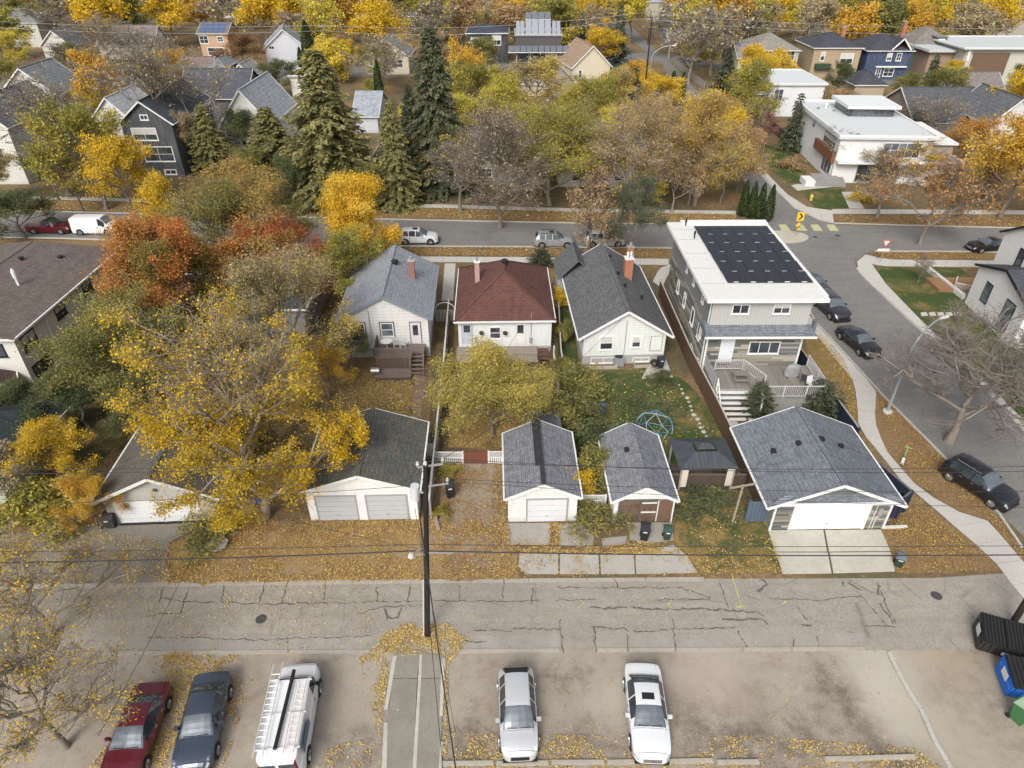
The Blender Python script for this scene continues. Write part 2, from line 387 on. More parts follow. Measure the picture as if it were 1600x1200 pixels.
def slabs(name, A, B, size, z=.03, mat=None, px=True, gap=.025, seed=1, th=.06):
    """paving between two edge lines, one object for each slab"""
    A = [Vector((*(G(*p) if px else p), 0)) for p in A]; B = [Vector((*(G(*p) if px else p), 0)) for p in B]
    def resample(L, n):
        d = [0]
        for a, b in zip(L, L[1:]): d.append(d[-1]+(b-a).length)
        out = []
        for i in range(n+1):
            s = d[-1]*i/n; k = 0
            while k < len(L)-2 and d[k+1] < s: k += 1
            t = (s-d[k])/max(1e-6, d[k+1]-d[k]); out.append(L[k].lerp(L[k+1], min(1, t)))
        return out
    ln = sum((b-a).length for a, b in zip(A, A[1:])); n = max(1, round(ln/size)); A = resample(A, n); B = resample(B, n)
    root = empty(name, (A[0].x, A[0].y, 0)); root['kind'] = 'structure'; rg = random.Random(seed); o0 = root.location
    for i in range(n):
        d1 = (A[i+1]-A[i]).normalized()*gap/2; d2 = (B[i+1]-B[i]).normalized()*gap/2
        q = [A[i]+d1, B[i]+d2, B[i+1]-d2, A[i+1]-d1]; q = [(p.x-o0.x, p.y-o0.y) for p in q]
        ar = sum(q[k][0]*q[(k+1) % 4][1]-q[(k+1) % 4][0]*q[k][1] for k in range(4))
        if ar < 0: q.reverse()
        MB().prism(q, z-th, z+rg.uniform(-.006, .006)).build('slab', mat or SLABMAT, root)
    return root

sheet('ground', [(-1500,-200),(1500,-200),(1500,2500),(-1500,2500)], 0.0, m_litter((.10,.09,.055), (BRN, RUST, (.30,.20,.09), (.38,.27,.12), TAN), .42, 2.6, .12, 'ground_litter'), px=False)
# parking lot and alley
sheet('gravel_lot', [(-60,2),(60,2),(60,21.75),(-60,21.75)], .004, m_gravel(), px=False)
ALLEY = m_asphalt((.268,.243,.21), (.35,.317,.27), .45, 'old_alley_asphalt')
ROAD = m_asphalt((.17,.165,.16), (.225,.215,.2), .35, 'street_asphalt')
sheet('alley', [(-60,21.6),(26,21.75),(27.5,20.8),(29,20.5),(31,18.8),(60,18.8),(60,27.2),(33.6,27.2),(24.5,26.5),(-60,26.15)], .008, ALLEY, px=False)
sheet('side_street', [(960,40),(985,62),(1035,100),(1060,150),(1105,190),(1150,260),(1190,340),(1225,420),(1275,505),(1385,625),(1470,710),(1560,800),(1655,893),(1760,893),(1700,770),(1600,675),(1530,600),(1480,555),(1410,490),(1352,437),(1338,420),(1336,408),(1350,397),(1310,352),(1280,344),(1240,325),(1205,290),(1165,236),(1155,222),(1110,165),(1060,110),(1005,60),(985,40)], .012, ROAD)
sheet('street', [(-500,323),(0,329),(80,331),(400,338),(650,344),(900,349),(1050,351),(1300,350),(1320,352),(1600,357),(2100,366),(2100,400),(1600,396),(1530,393),(1370,391),(1350,397),(1338,408),(1225,398),(1050,388),(800,386),(600,385),(300,380),(100,373),(-500,368)], .016, ROAD)
sheet('cross_street', [(-200,150),(975,103),(1000,96),(1060,97),(1180,120),(1300,128),(2300,170),(2300,160),(1300,118),(1180,108),(1060,86),(1000,82),(960,88),(-200,130)], .010, ROAD)
sheet('back_alley', [(1165,140),(1240,165),(1240,172),(1150,160)], .02, ROAD)

# verges and lawns
BLV = m_litter((.14,.11,.06), (BRN, (.26,.15,.07), (.34,.205,.09), (.40,.27,.12), TAN), .8, 6.0, .4, 'verge_litter')
sheet('verge', [(-300,357),(100,377),(300,384),(600,389),(800,390),(1035,392),(1035,401),(800,399),(600,398),(300,393),(-300,368)], .020, BLV)
sheet('verge', [(-300,300),(100,313),(400,321),(700,324),(900,330),(1150,333),(1150,350),(900,347),(650,342),(400,336),(80,329),(-300,322)], .020, BLV)
sheet('verge', [(1308,337),(1600,338),(1900,345),(1900,360),(1600,355),(1400,351),(1330,350),(1303,343)], .020, BLV)
sheet('verge', [(1366,394),(1530,395),(1900,402),(1900,409),(1500,406),(1385,405),(1367,400)], .024, BLV)
sheet('verge', [(1369,617),(1386,627),(1450,692),(1545,790),(1560,806),(1590,850),(1640,930),(1610,905),(1580,866),(1545,813),(1500,799),(1425,752),(1384,702),(1366,655)], .024, BLV, jitter=.12)
sheet('verge', [(1258,528),(1283,520),(1316,558),(1335,600),(1340,664),(1330,655),(1262,560)], .024, m_litter((.09,.09,.035), L_OLV, .6, 6, .5), jitter=.05)
sheet('leafy_corner_lawn', [(1410,762),(1440,780),(1500,832),(1552,872),(1560,892),(1400,896),(1392,862),(1376,828),(1400,825)], .024, m_litter((.11,.09,.04), (BRN, RUST, (.34,.21,.09), (.42,.29,.11), TAN), .62, 6, .35), jitter=.1)
LAWN = m_litter((.05,.075,.025), ((.12,.1,.04), (.3,.2,.07), TAN), .28, 5, .35, 'green_lawn')
sheet('lawn', [(1366,416),(1500,419),(1600,500),(1680,640),(1650,700),(1560,618),(1480,540),(1440,502),(1382,442)], .02, LAWN, jitter=.05)
sheet('lawn', [(1160,222),(1200,226),(1255,250),(1262,285),(1232,287),(1200,262)], .02, LAWN)
sheet('lawn', [(1245,292),(1318,296),(1330,325),(1275,327)], .02, LAWN)
sheet('lawn', [(880,585),(1045,572),(1085,610),(1160,700),(1150,745),(1055,745),(960,700),(880,690)], .02, LAWN, jitter=.15)
sheet('lawn', [(870,480),(892,478),(905,570),(872,590)], .02, LAWN)
sheet('leafy_lawn', [(525,580),(652,580),(662,660),(655,700),(540,700)], .02, m_litter((.085,.075,.035), L_OLV, .5, 5, .5), jitter=.1)
sheet('leafy_lawn', [(690,600),(860,600),(885,690),(870,700),(690,700)], .02, m_litter((.085,.07,.035), L_YEL, .55, 5, .5), jitter=.1)
sheet('side_passage', [(684,470),(712,470),(700,700),(668,700)], .024, m_litter((.1,.08,.05), L_OLV, .3, 5, .5))
sheet('leafy_bank', [(1058,762),(1150,765),(1200,795),(1208,838),(1224,893),(1092,895),(1050,840)], .02, m_litter((.06,.075,.03), L_YEL, .36, 6, .5), jitter=.15)
sheet('leafy_strip', [(375,812),(700,812),(790,815),(800,845),(812,903),(640,906),(380,909),(260,910),(380,850)], .02, m_litter((.24,.19,.13), (BRN, (.34,.2,.08), (.48,.3,.1), (.6,.43,.15), TAN), .5, 6, .5), jitter=.25)
sheet('gravel_drive', [(688,716),(786,716),(790,830),(802,903),(692,905),(686,830)], .028, m_litter((.28,.235,.18), L_ORG, .34, 6, .35), jitter=.2)
sheet('old_drive', [(172,817),(318,817),(262,850),(268,908),(60,914),(20,1000),(-300,1010),(-300,840),(20,835)], .021, m_asphalt((.2,.185,.16), (.27,.25,.21), .4, 'drive_asphalt'), jitter=.2)
sheet('leafy_bank', [(-300,740),(140,760),(175,820),(130,860),(100,912),(-300,920)], .02, m_litter((.12,.1,.05), (BRN, (.3,.18,.06), GOLD, TAN), .7, 6, .5), jitter=.2)
sheet('leafy_drift', [(268,850),(300,835),(375,826),(372,868),(312,880),(300,906),(270,908)], .024, m_litter((.16,.1,.05), L_YEL, .95, 6, .4), jitter=.2)
sheet('back_yard', [(-100,540),(150,600),(180,700),(120,760),(-100,760)], .02, m_litter((.06,.06,.03), L_OLV, .3, 5, .5))
sheet('back_yard', [(130,480),(520,480),(520,700),(190,740),(150,600)], .018, m_litter((.055,.05,.03), L_OLV, .35, 5, .5))
# walks
slabs('pavement', [(-300,383),(300,396),(600,401),(800,402),(1045,405)], [(-300,391),(300,404),(600,409),(800,410),(1045,414)], 1.6, .04)
slabs('pavement', [(-300,300),(100,308),(400,316),(700,320),(900,326),(1150,330)], [(-300,304),(100,312),(400,321),(700,325),(900,331),(1150,335)], 2.4, .04)
slabs('pavement', [(1160,222),(1195,268),(1230,304),(1262,324),(1300,329)], [(1163,240),(1205,293),(1238,322),(1275,342),(1303,347)], 1.6, .04)
slabs('pavement', [(1300,327),(1600,329),(1900,334)], [(1300,334),(1600,335),(1900,341)], 1.8, .04)
slabs('pavement', [(1500,407),(1385,406),(1366,401),(1352,398)], [(1500,417),(1385,416),(1360,412),(1338,410)], 1.6, .044)
slabs('pavement', [(1900,412),(1500,407)], [(1900,423),(1500,417)], 1.6, .044)
slabs('pavement', [(1340,408),(1340,425),(1354,440),(1412,494),(1482,558),(1532,604),(1602,678),(1700,774)], [(1362,413),(1370,424),(1384,444),(1440,502),(1510,566),(1562,619),(1640,700),(1730,790)], 1.6, .04)
slabs('pavement', [(1225,448),(1255,498),(1335,597),(1340,640),(1341,668),(1385,722),(1412,757),(1440,777),(1500,830),(1550,872),(1580,912),(1612,950)],
      [(1237,446),(1268,498),(1369,610),(1368,630),(1366,658),(1384,704),(1424,752),(1460,779),(1498,800),(1545,815),(1590,868),(1660,945)], 1.55, .04)
kerb([(600,385),(800,386),(1050,388)]); kerb([(-300,366),(100,373),(300,380),(600,385)])
kerb([(-300,325),(80,331),(400,338),(650,344),(900,349),(1150,351)]); kerb([(1303,349),(1400,352),(1600,357),(1900,363)])
kerb([(1366,393),(1530,394),(1900,401)]); kerb([(1225,420),(1275,505),(1385,625),(1450,690),(1560,803),(1596,856)])
kerb([(1338,420),(1352,437),(1410,490),(1480,555),(1530,600),(1600,675),(1700,772)]); kerb([(1165,236),(1205,290),(1240,325),(1280,344),(1303,349)])
# walks of the yards
slabs('brick_path', [(650,574),(648,600),(643,655)], [(667,574),(664,600),(660,655)], .42, .045, m_wood((.2,.14,.1), (.27,.2,.15)), gap=.02)
slabs('garden_walk', [(1120,652),(1148,654)], [(1152,712),(1186,712)], 1.2, .04)
slabs('garden_walk', [(1055,410),(1030,420),(1020,440)], [(1075,412),(1046,425),(1034,450)], 1.2, .04)
slabs('garden_walk', [(695,412),(690,470)], [(712,412),(708,470)], 1.3, .04)
slabs('garden_walk', [(1018,562),(1040,560)], [(1002,592),(1052,590)], 1.0, .035)
slabs('garden_walk', [(1315,300),(1327,326)], [(1334,300),(1350,326)], 1.2, .04)
slabs('garden_walk', [(1236,290),(1246,288)], [(1246,298),(1300,292)], 1.2, .05)
for kx, x in enumerate((1438, 1451, 1464, 1477, 1490)):
    a, b, c, d = G(x, 489), G(x+9, 488), G(x+12, 493.5), G(x+2, 494.5)
    tag(MB().prism([d, c, b, a], -.02, .05).build('stepping_stone', SLABMAT), ('first','second','third','fourth','fifth')[kx]+' pale stepping stone from the pavement across the corner lawn', 'stepping stone', 'stepping stones across the green corner lawn')
# driveway slabs
def pads(name, polys, mat, z=.045):
    root = empty(name, (*G(*polys[0][0]), 0)); root['kind'] = 'structure'; o = root.location
    for p in polys:
        q = [G(*a) for a in p]; q = [(a[0]-o.x, a[1]-o.y) for a in q]
        if sum(q[k][0]*q[(k+1) % len(q)][1]-q[(k+1) % len(q)][0]*q[k][1] for k in range(len(q))) < 0: q.reverse()
        MB().prism(q, -.02, z).build('slab', mat, root)
    return root
pads('concrete_drive', [[(1200,829),(1286,829),(1292,862),(1211,862)], [(1289,829),(1376,828),(1391,861),(1295,862)], [(1212,864),(1293,864),(1299,896),(1223,897)], [(1296,864),(1392,863),(1398,893),(1302,896)]], m_concrete((.5,.48,.42), .6))
pads('concrete_drive', [[(787,818),(860,818),(858,853),(788,850)], [(874,820),(905,818),(928,838),(926,855),(874,852)], [(940,842),(980,838),(978,850),(942,856)], [(982,817),(1050,817),(1052,844),(1010,850),(984,842)]], m_concrete((.36,.335,.3), .6))
pads('concrete_drive', [[(812,864),(872,866),(872,897),(822,897),(810,885)], [(875,866),(935,868),(936,897),(875,897)], [(938,868),(990,866),(992,897),(939,897)], [(993,864),(1052,852),(1072,868),(1090,895),(994,897)]], m_concrete((.42,.4,.36), .5))
pads('concrete_strip', [[(616,1023),(658,1022),(652,1060),(613,1060)], [(660,1022),(695,1023),(693,1060),(655,1060)], [(613,1062),(652,1062),(645,1215),(597,1215)], [(655,1062),(693,1062),(687,1215),(648,1215)]], m_concrete((.27,.255,.215), .8), .07)
for q in ([(614,1026),(620,1026),(606,1110),(600,1110)], [(600,1130),(606,1130),(604,1215),(596,1215)], [(690,1030),(695,1030),(692,1120),(687,1120)], [(656,1023),(660,1023),(650,1215),(644,1215)], [(688,1160),(692,1160),(690,1215),(685,1215)]):
    sheet('worn_edge_line', q, .076, m_concrete((.5,.48,.42), .7))
# alley edging slabs and cracks
CON = m_concrete((.345,.322,.288), .75); CON2 = m_concrete((.40,.37,.32), .6)
slabs('alley_edge_slabs', [(-100,917),(300,909),(700,905),(1100,902)], [(-100,923),(300,916),(700,911),(1100,908)], 3.4, .02, CON2, gap=.06)
for a, b in ((150,600), (700,875), (932,980), (983,1054), (1057,1158), (1162,1235), (1238,1352)):
    slabs('alley_edge_slabs', [(a, 991+.004*(1352-a)), (b, 989+.004*(1352-b))], [(a, 1010+.006*(1352-a)), (b, 1010+.006*(1352-b))], 6.0, .022, CON, gap=.05)
    slabs('alley_kerb_slabs', [(a, 1011+.006*(1352-a)), (b, 1011+.006*(1352-b))], [(a, 1017+.006*(1352-a)), (b, 1017+.006*(1352-b))], 6.0, .05, CON2, gap=.04)
rgc = random.Random(5); mcr = MB(); mtar = MB()
def crack(m, pts, w, z, wob=.05):
    P = [Vector((*G(*p), 0)) for p in pts]; Q = []
    for a, b in zip(P, P[1:]):
        k = max(1, int((b-a).length/.22))
        for j in range(k): t = j/k; Q.append(a.lerp(b, t)+Vector((rgc.uniform(-wob, wob), rgc.uniform(-wob, wob), 0)))
    Q.append(P[-1])
    for i, (a, b) in enumerate(zip(Q, Q[1:])):
        d = (b-a).normalized(); n = Vector((-d.y, d.x, 0)); wa = w*rgc.uniform(.12, 1.3); wb = w*rgc.uniform(.12, 1.3)
        m.poly([(*(a-n*wa/2).xy, z), (*(b-n*wb/2).xy, z), (*(b+n*wb/2).xy, z), (*(a+n*wa/2).xy, z)])
for pts in ([(250,936),(288,940),(400,944),(520,943),(600,940)],[(255,920),(248,942)],[(293,922),(282,960)],[(415,910),(405,943)],[(450,908),(440,945)],[(510,910),(505,938)],[(588,918),(589,941)],[(600,940),(700,939),(790,940),(850,938)],
    [(230,962),(250,960),(290,958)],[(230,995),(400,1000),(580,994)],[(718,915),(718,940)],[(786,905),(787,935)],[(832,920),(830,945)],[(875,968),(880,1022)],[(928,980),(931,1020)],[(800,982),(875,984)],[(925,980),(975,983),(982,988)],
    [(990,988),(1060,983),(1150,980)],[(1050,968),(1056,1012)],[(1152,985),(1170,1014)],[(1060,918),(1110,934)],[(1125,910),(1139,950)],[(870,918),(960,919),(1062,918)],[(870,938),(930,937)],[(1020,937),(1110,936)],
    [(1370,910),(1385,945),(1399,975)],[(1345,930),(1385,978)],[(1240,945),(1262,970)],[(1200,935),(1280,938),(1345,932)],[(1350,978),(1398,980)],[(600,950),(605,968)],[(960,905),(965,920)],[(1320,905),(1370,930)],
    [(980,990),(981,1014)],[(1275,995),(1278,1016)],[(1240,1000),(1242,1016)],[(640,1060),(655,1075)],[(700,1000),(760,1003)],[(740,985),(800,987)],[(560,960),(600,948),(660,947)],[(350,915),(345,940)],[(640,915),(638,940)]):
    crack(mcr, pts, .055, .030, .07)
for pts in ([(920,950),(945,951),(980,949)],[(985,950),(1040,953),(1100,951),(1145,955)],[(1145,955),(1180,957)],[(1190,962),(1180,955)],[(1130,970),(1190,966),(1200,976)],[(1190,905),(1198,915),(1183,925)],[(1315,908),(1320,918)],[(1375,942),(1395,975)],[(1250,976),(1268,978)],[(1325,910),(1345,922)],[(600,950),(608,967),(622,965),(628,950)],[(1375,915),(1372,930)]):
    crack(mtar, pts, .12, .034, .08)
o = mcr.build('pavement_crack', m_plain((.09,.074,.06), .95)); o['kind'] = 'structure'
o = mtar.build('tar_patch', m_plain((.115,.108,.105), .8)); o['kind'] = 'structure'
# thin faded survey marks in yellow paint
mk = MB(); yl = m_plain((.55,.5,.12), .8)
for pts in ([(905,936),(911,943),(904,951)],[(1049,938),(1043,946),(1052,952)],[(1143,897),(1158,948)],[(1150,949),(1166,948)],[(1222,944),(1228,940)]): crack(mk, pts, .05, .038, .015)
o = mk.build('survey_paint_mark', yl); o['kind'] = 'structure'
# crosswalk blocks and traffic island
for x in (1216, 1242, 1266, 1291):
    o = sheet('crossing_stripe', [(x,351),(x+12,351),(x+20,361),(x+6,361)], .024, m_plain((.42,.42,.24), .8, vary=.3))
isl = [(1226+37*math.cos(a)+5*math.sin(a), 371+9.5*math.sin(a)) for a in [2*math.pi*i/20 for i in range(20)]]
P = [G(*p) for p in isl]
if sum(P[k][0]*P[(k+1) % 20][1]-P[(k+1) % 20][0]*P[k][1] for k in range(20)) < 0: P.reverse()
o = MB().prism(P, -.02, .13).build('traffic_island', m_concrete((.46,.44,.36), .4)); o['kind'] = 'structure'
for x, y in ((1274,370.5),(1309,368.5),(408,967.5),(1463,931)):
    g = G(x, y); o = MB().lathe([(0,.03),(.3,.03),(.31,.02)], (g[0],g[1],0), 14).build('manhole_cover', m_plain((.06,.058,.055), .6)); tag(o, {1274:'dark round manhole cover beside the pale traffic island', 1309:'dark round drain cover east of the traffic island', 408:'dark round manhole cover in the cracked alley asphalt', 1463:'small round cover on the alley near the side street'}[x], 'manhole cover')
# wheel stops and low kerbs of the parking lot
def wheel_stop(x0, x1, y, y2, label):
    a = G(x0, y); b = G(x1, y2); L = math.dist(a, b); r = empty('wheel_stop', ((a[0]+b[0])/2, (a[1]+b[1])/2, 0), math.atan2(b[1]-a[1], b[0]-a[0]), label, 'wheel stop', 'concrete wheel stops of the gravel lot')
    m = MB(); m.prism([(-L/2,-.11),(L/2,-.11),(L/2,.11),(-L/2,.11)], 0, .09); m.prism([(-L/2+.04,-.075),(L/2-.04,-.075),(L/2-.04,.075),(-L/2+.04,.075)], .09, .14)
    m.build('block', CON2, r)
for x0, x1, y, y2, lb in ((688,772,1194,1193,'concrete wheel stop lying left of the silver hatchback front'), (775,858,1194,1193,'concrete wheel stop in front of the silver hatchback'), (862,945,1192,1192,'concrete wheel stop between silver hatchback and white sedan'),
      (948,1032,1192,1191,'concrete wheel stop in front of the white sedan'), (1036,1114,1191,1189,'concrete wheel stop just right of the white sedan'), (1120,1186,1192,1191,'short concrete wheel stop with weeds, right of the white sedan'), (1287,1430,1187,1183,'long curved concrete wheel stop by the diagonal kerb')):
    wheel_stop(x0, x1, y, y2, lb)
o = kerb([(1388,1020),(1402,1050),(1420,1083),(1437,1108),(1447,1130),(1460,1160),(1478,1190),(1492,1215)], .2, .12)

# ------------------------------------------------------------------ fallen leaves as geometry
def in_poly(px, py, poly):
    r = np.zeros(len(px), bool); n = len(poly); j = n-1
    for i in range(n):
        xi, yi = poly[i]; xj, yj = poly[j]
        c = ((yi > py) != (yj > py)) & (px < (xj-xi)*(py-yi)/((yj-yi) or 1e-9)+xi); r ^= c; j = i
    return r
def vnoise(x, y, s, seed):
    rg = np.random.RandomState(seed); T = rg.rand(64, 64); X = x/s+1000; Y = y/s+1000
    i = np.floor(X).astype(int); j = np.floor(Y).astype(int); fx = X-i; fy = Y-j; fx = fx*fx*(3-2*fx); fy = fy*fy*(3-2*fy)
    g = lambda a, b: T[a % 64, b % 64]
    return (g(i,j)*(1-fx)+g(i+1,j)*fx)*(1-fy)+(g(i,j+1)*(1-fx)+g(i+1,j+1)*fx)*fy
def leaf_quads(P, size, rs, flat=.35):
    n = len(P); N = rs.normal(size=(n,3))*flat; N[:,2] += 1.0 if flat < 1 else 0; N /= np.linalg.norm(N, axis=1)[:,None]
    A = rs.normal(size=(n,3)); U = np.cross(N, A); U /= np.linalg.norm(U, axis=1)[:,None]; W = np.cross(N, U)
    s = (size*(.45+1.2*rs.rand(n)**1.6))[:,None]; U = U*s*.5; W = W*s*.36
    V = np.stack([P-U, P+W, P+U, P-W], 1).reshape(-1,3); return V, np.arange(4*n, dtype=np.int32).reshape(-1,4)
M_FALLEN = m_leaf((BRN, RUST, (.38,.24,.09), (.5,.34,.1), (.6,.45,.13), (.6,.5,.28)), .15)
def scatter(name, poly, n, size, tmid, thr=.4, seed=0, z=.05, s=1.6):
    n = int(n*1.5); size *= .78
    P = [G(*p) for p in poly]; xs = [p[0] for p in P]; ys = [p[1] for p in P]; rs = np.random.RandomState(seed)
    x = rs.uniform(min(xs), max(xs), n*4); y = rs.uniform(min(ys), max(ys), n*4); k = in_poly(x, y, P); x = x[k]; y = y[k]
    f = vnoise(x, y, s, seed+1)*.6+vnoise(x, y, s*.35, seed+2)*.4; k = f+rs.rand(len(x))*.35-.17 > thr; x = x[k][:n]; y = y[k][:n]; f = f[k][:n]
    Z = z+rs.rand(len(x))*.05; V, Q = leaf_quads(np.stack([x,y,Z],1), np.full(len(x), size), rs)
    t = np.clip(tmid-.05+rs.normal(size=len(x))*.26, 0, 1)
    o = bpy.data.objects.new(name, np_mesh(name, V, Q, M_FALLEN, t)); COL.objects.link(o); o['kind'] = 'stuff'; return o
scatter('fallen_leaves', [(375,815),(790,818),(815,900),(250,912)], 9500, .10, .5, .5, 1, .06)
scatter('fallen_leaves', [(690,720),(785,720),(805,900),(690,905)], 3000, .09, .42, .5, 2, .06)
scatter('fallen_leaves', [(785,845),(1000,845),(1070,850),(1110,900),(800,905)], 1500, .09, .6, .62, 3, .08, .8)
scatter('fallen_leaves', [(858,818),(876,818),(876,860),(1010,848),(1062,856),(1062,868),(880,866),(800,864),(788,850),(856,852)], 3200, .10, .55, .3, 33, .07, .8)
scatter('fallen_leaves', [(1060,770),(1200,800),(1225,895),(1095,897)], 1500, .10, .66, .52, 4, .06)
scatter('fallen_leaves', [(1378,830),(1410,765),(1560,892),(1400,896)], 3500, .09, .48, .5, 5, .06)
scatter('fallen_leaves', [(1369,620),(1390,630),(1560,800),(1640,930),(1545,813),(1425,752)], 3800, .09, .4, .42, 6, .06)
scatter('fallen_leaves', [(560,1030),(620,985),(650,975),(705,985),(735,1000),(700,1040),(698,1200),(688,1200),(695,1025),(610,1025),(600,1100),(594,1200),(470,1215),(400,1200),(590,1150)], 8500, .09, .68, .5, 7, .05, .9)
scatter('fallen_leaves', [(260,1020),(400,1025),(395,1060),(350,1200),(140,1200),(200,1100)], 7000, .09, .68, .52, 8, .04, .9)
scatter('fallen_leaves', [(0,905),(560,905),(600,1000),(250,1060),(0,1200)], 1300, .10, .75, .5, 9, .04)
scatter('fallen_leaves', [(700,1140),(800,1150),(1180,1150),(1430,1170),(1490,1215),(690,1215)], 5200, .09, .62, .5, 10, .04, .8)
scatter('fallen_leaves', [(0,820),(160,830),(270,850),(270,908),(0,915)], 2200, .10, .65, .58, 11, .05)
scatter('fallen_leaves', [(200,1000),(1400,1000),(1400,1215),(200,1215)], 900, .08, .6, .5, 12, .04, 3)
scatter('fallen_leaves', [(600,905),(1600,905),(1600,1000),(600,1000)], 350, .08, .6, .5, 13, .045, 3)
scatter('fallen_leaves', [(525,585),(655,585),(660,700),(540,700)], 3000, .13, .72, .42, 14, .05)
scatter('fallen_leaves', [(690,600),(860,600),(885,700),(690,700)], 2600, .12, .6, .42, 15, .05)
scatter('fallen_leaves', [(900,575),(1060,575),(1160,745),(960,700)], 900, .12, .7, .5, 16, .05, 2.5)
scatter('fallen_leaves', [(1258,528),(1283,520),(1316,558),(1335,600),(1340,664)], 1300, .11, .55, .4, 17, .05)
scatter('fallen_leaves', [(500,385),(1035,388),(1035,402),(500,399)], 5000, .16, .42, .3, 18, .05)
scatter('fallen_leaves', [(60,315),(1150,334),(1150,349),(60,329)], 6000, .18, .55, .3, 19, .05)
scatter('fallen_leaves', [(1308,337),(1600,338),(1600,355),(1330,350)], 3500, .17, .4, .3, 20, .05)
scatter('fallen_leaves', [(1366,394),(1530,395),(1530,405),(1370,404)], 1500, .14, .4, .3, 21, .06)
scatter('fallen_leaves', [(620,975),(700,975),(725,1000),(690,1022),(600,1022),(590,1000)], 2000, .09, .68, .45, 22, .05, .7)
scatter('fallen_leaves', [(375,812),(790,815),(800,835),(380,835)], 3500, .1, .45, .3, 40, .06, .7)
scatter('fallen_leaves', [(260,900),(640,896),(812,896),(812,906),(260,913)], 2200, .09, .5, .35, 41, .06, .7)
scatter('fallen_leaves', [(690,720),(712,720),(706,905),(690,905)], 1200, .1, .4, .3, 42, .06, .7)
scatter('fallen_leaves', [(768,720),(788,720),(800,905),(772,905)], 1500, .1, .4, .3, 43, .06, .7)
scatter('fallen_leaves', [(-100,905),(620,905),(560,1030),(-100,1050)], 600, .1, .75, .45, 23, .05, 2)
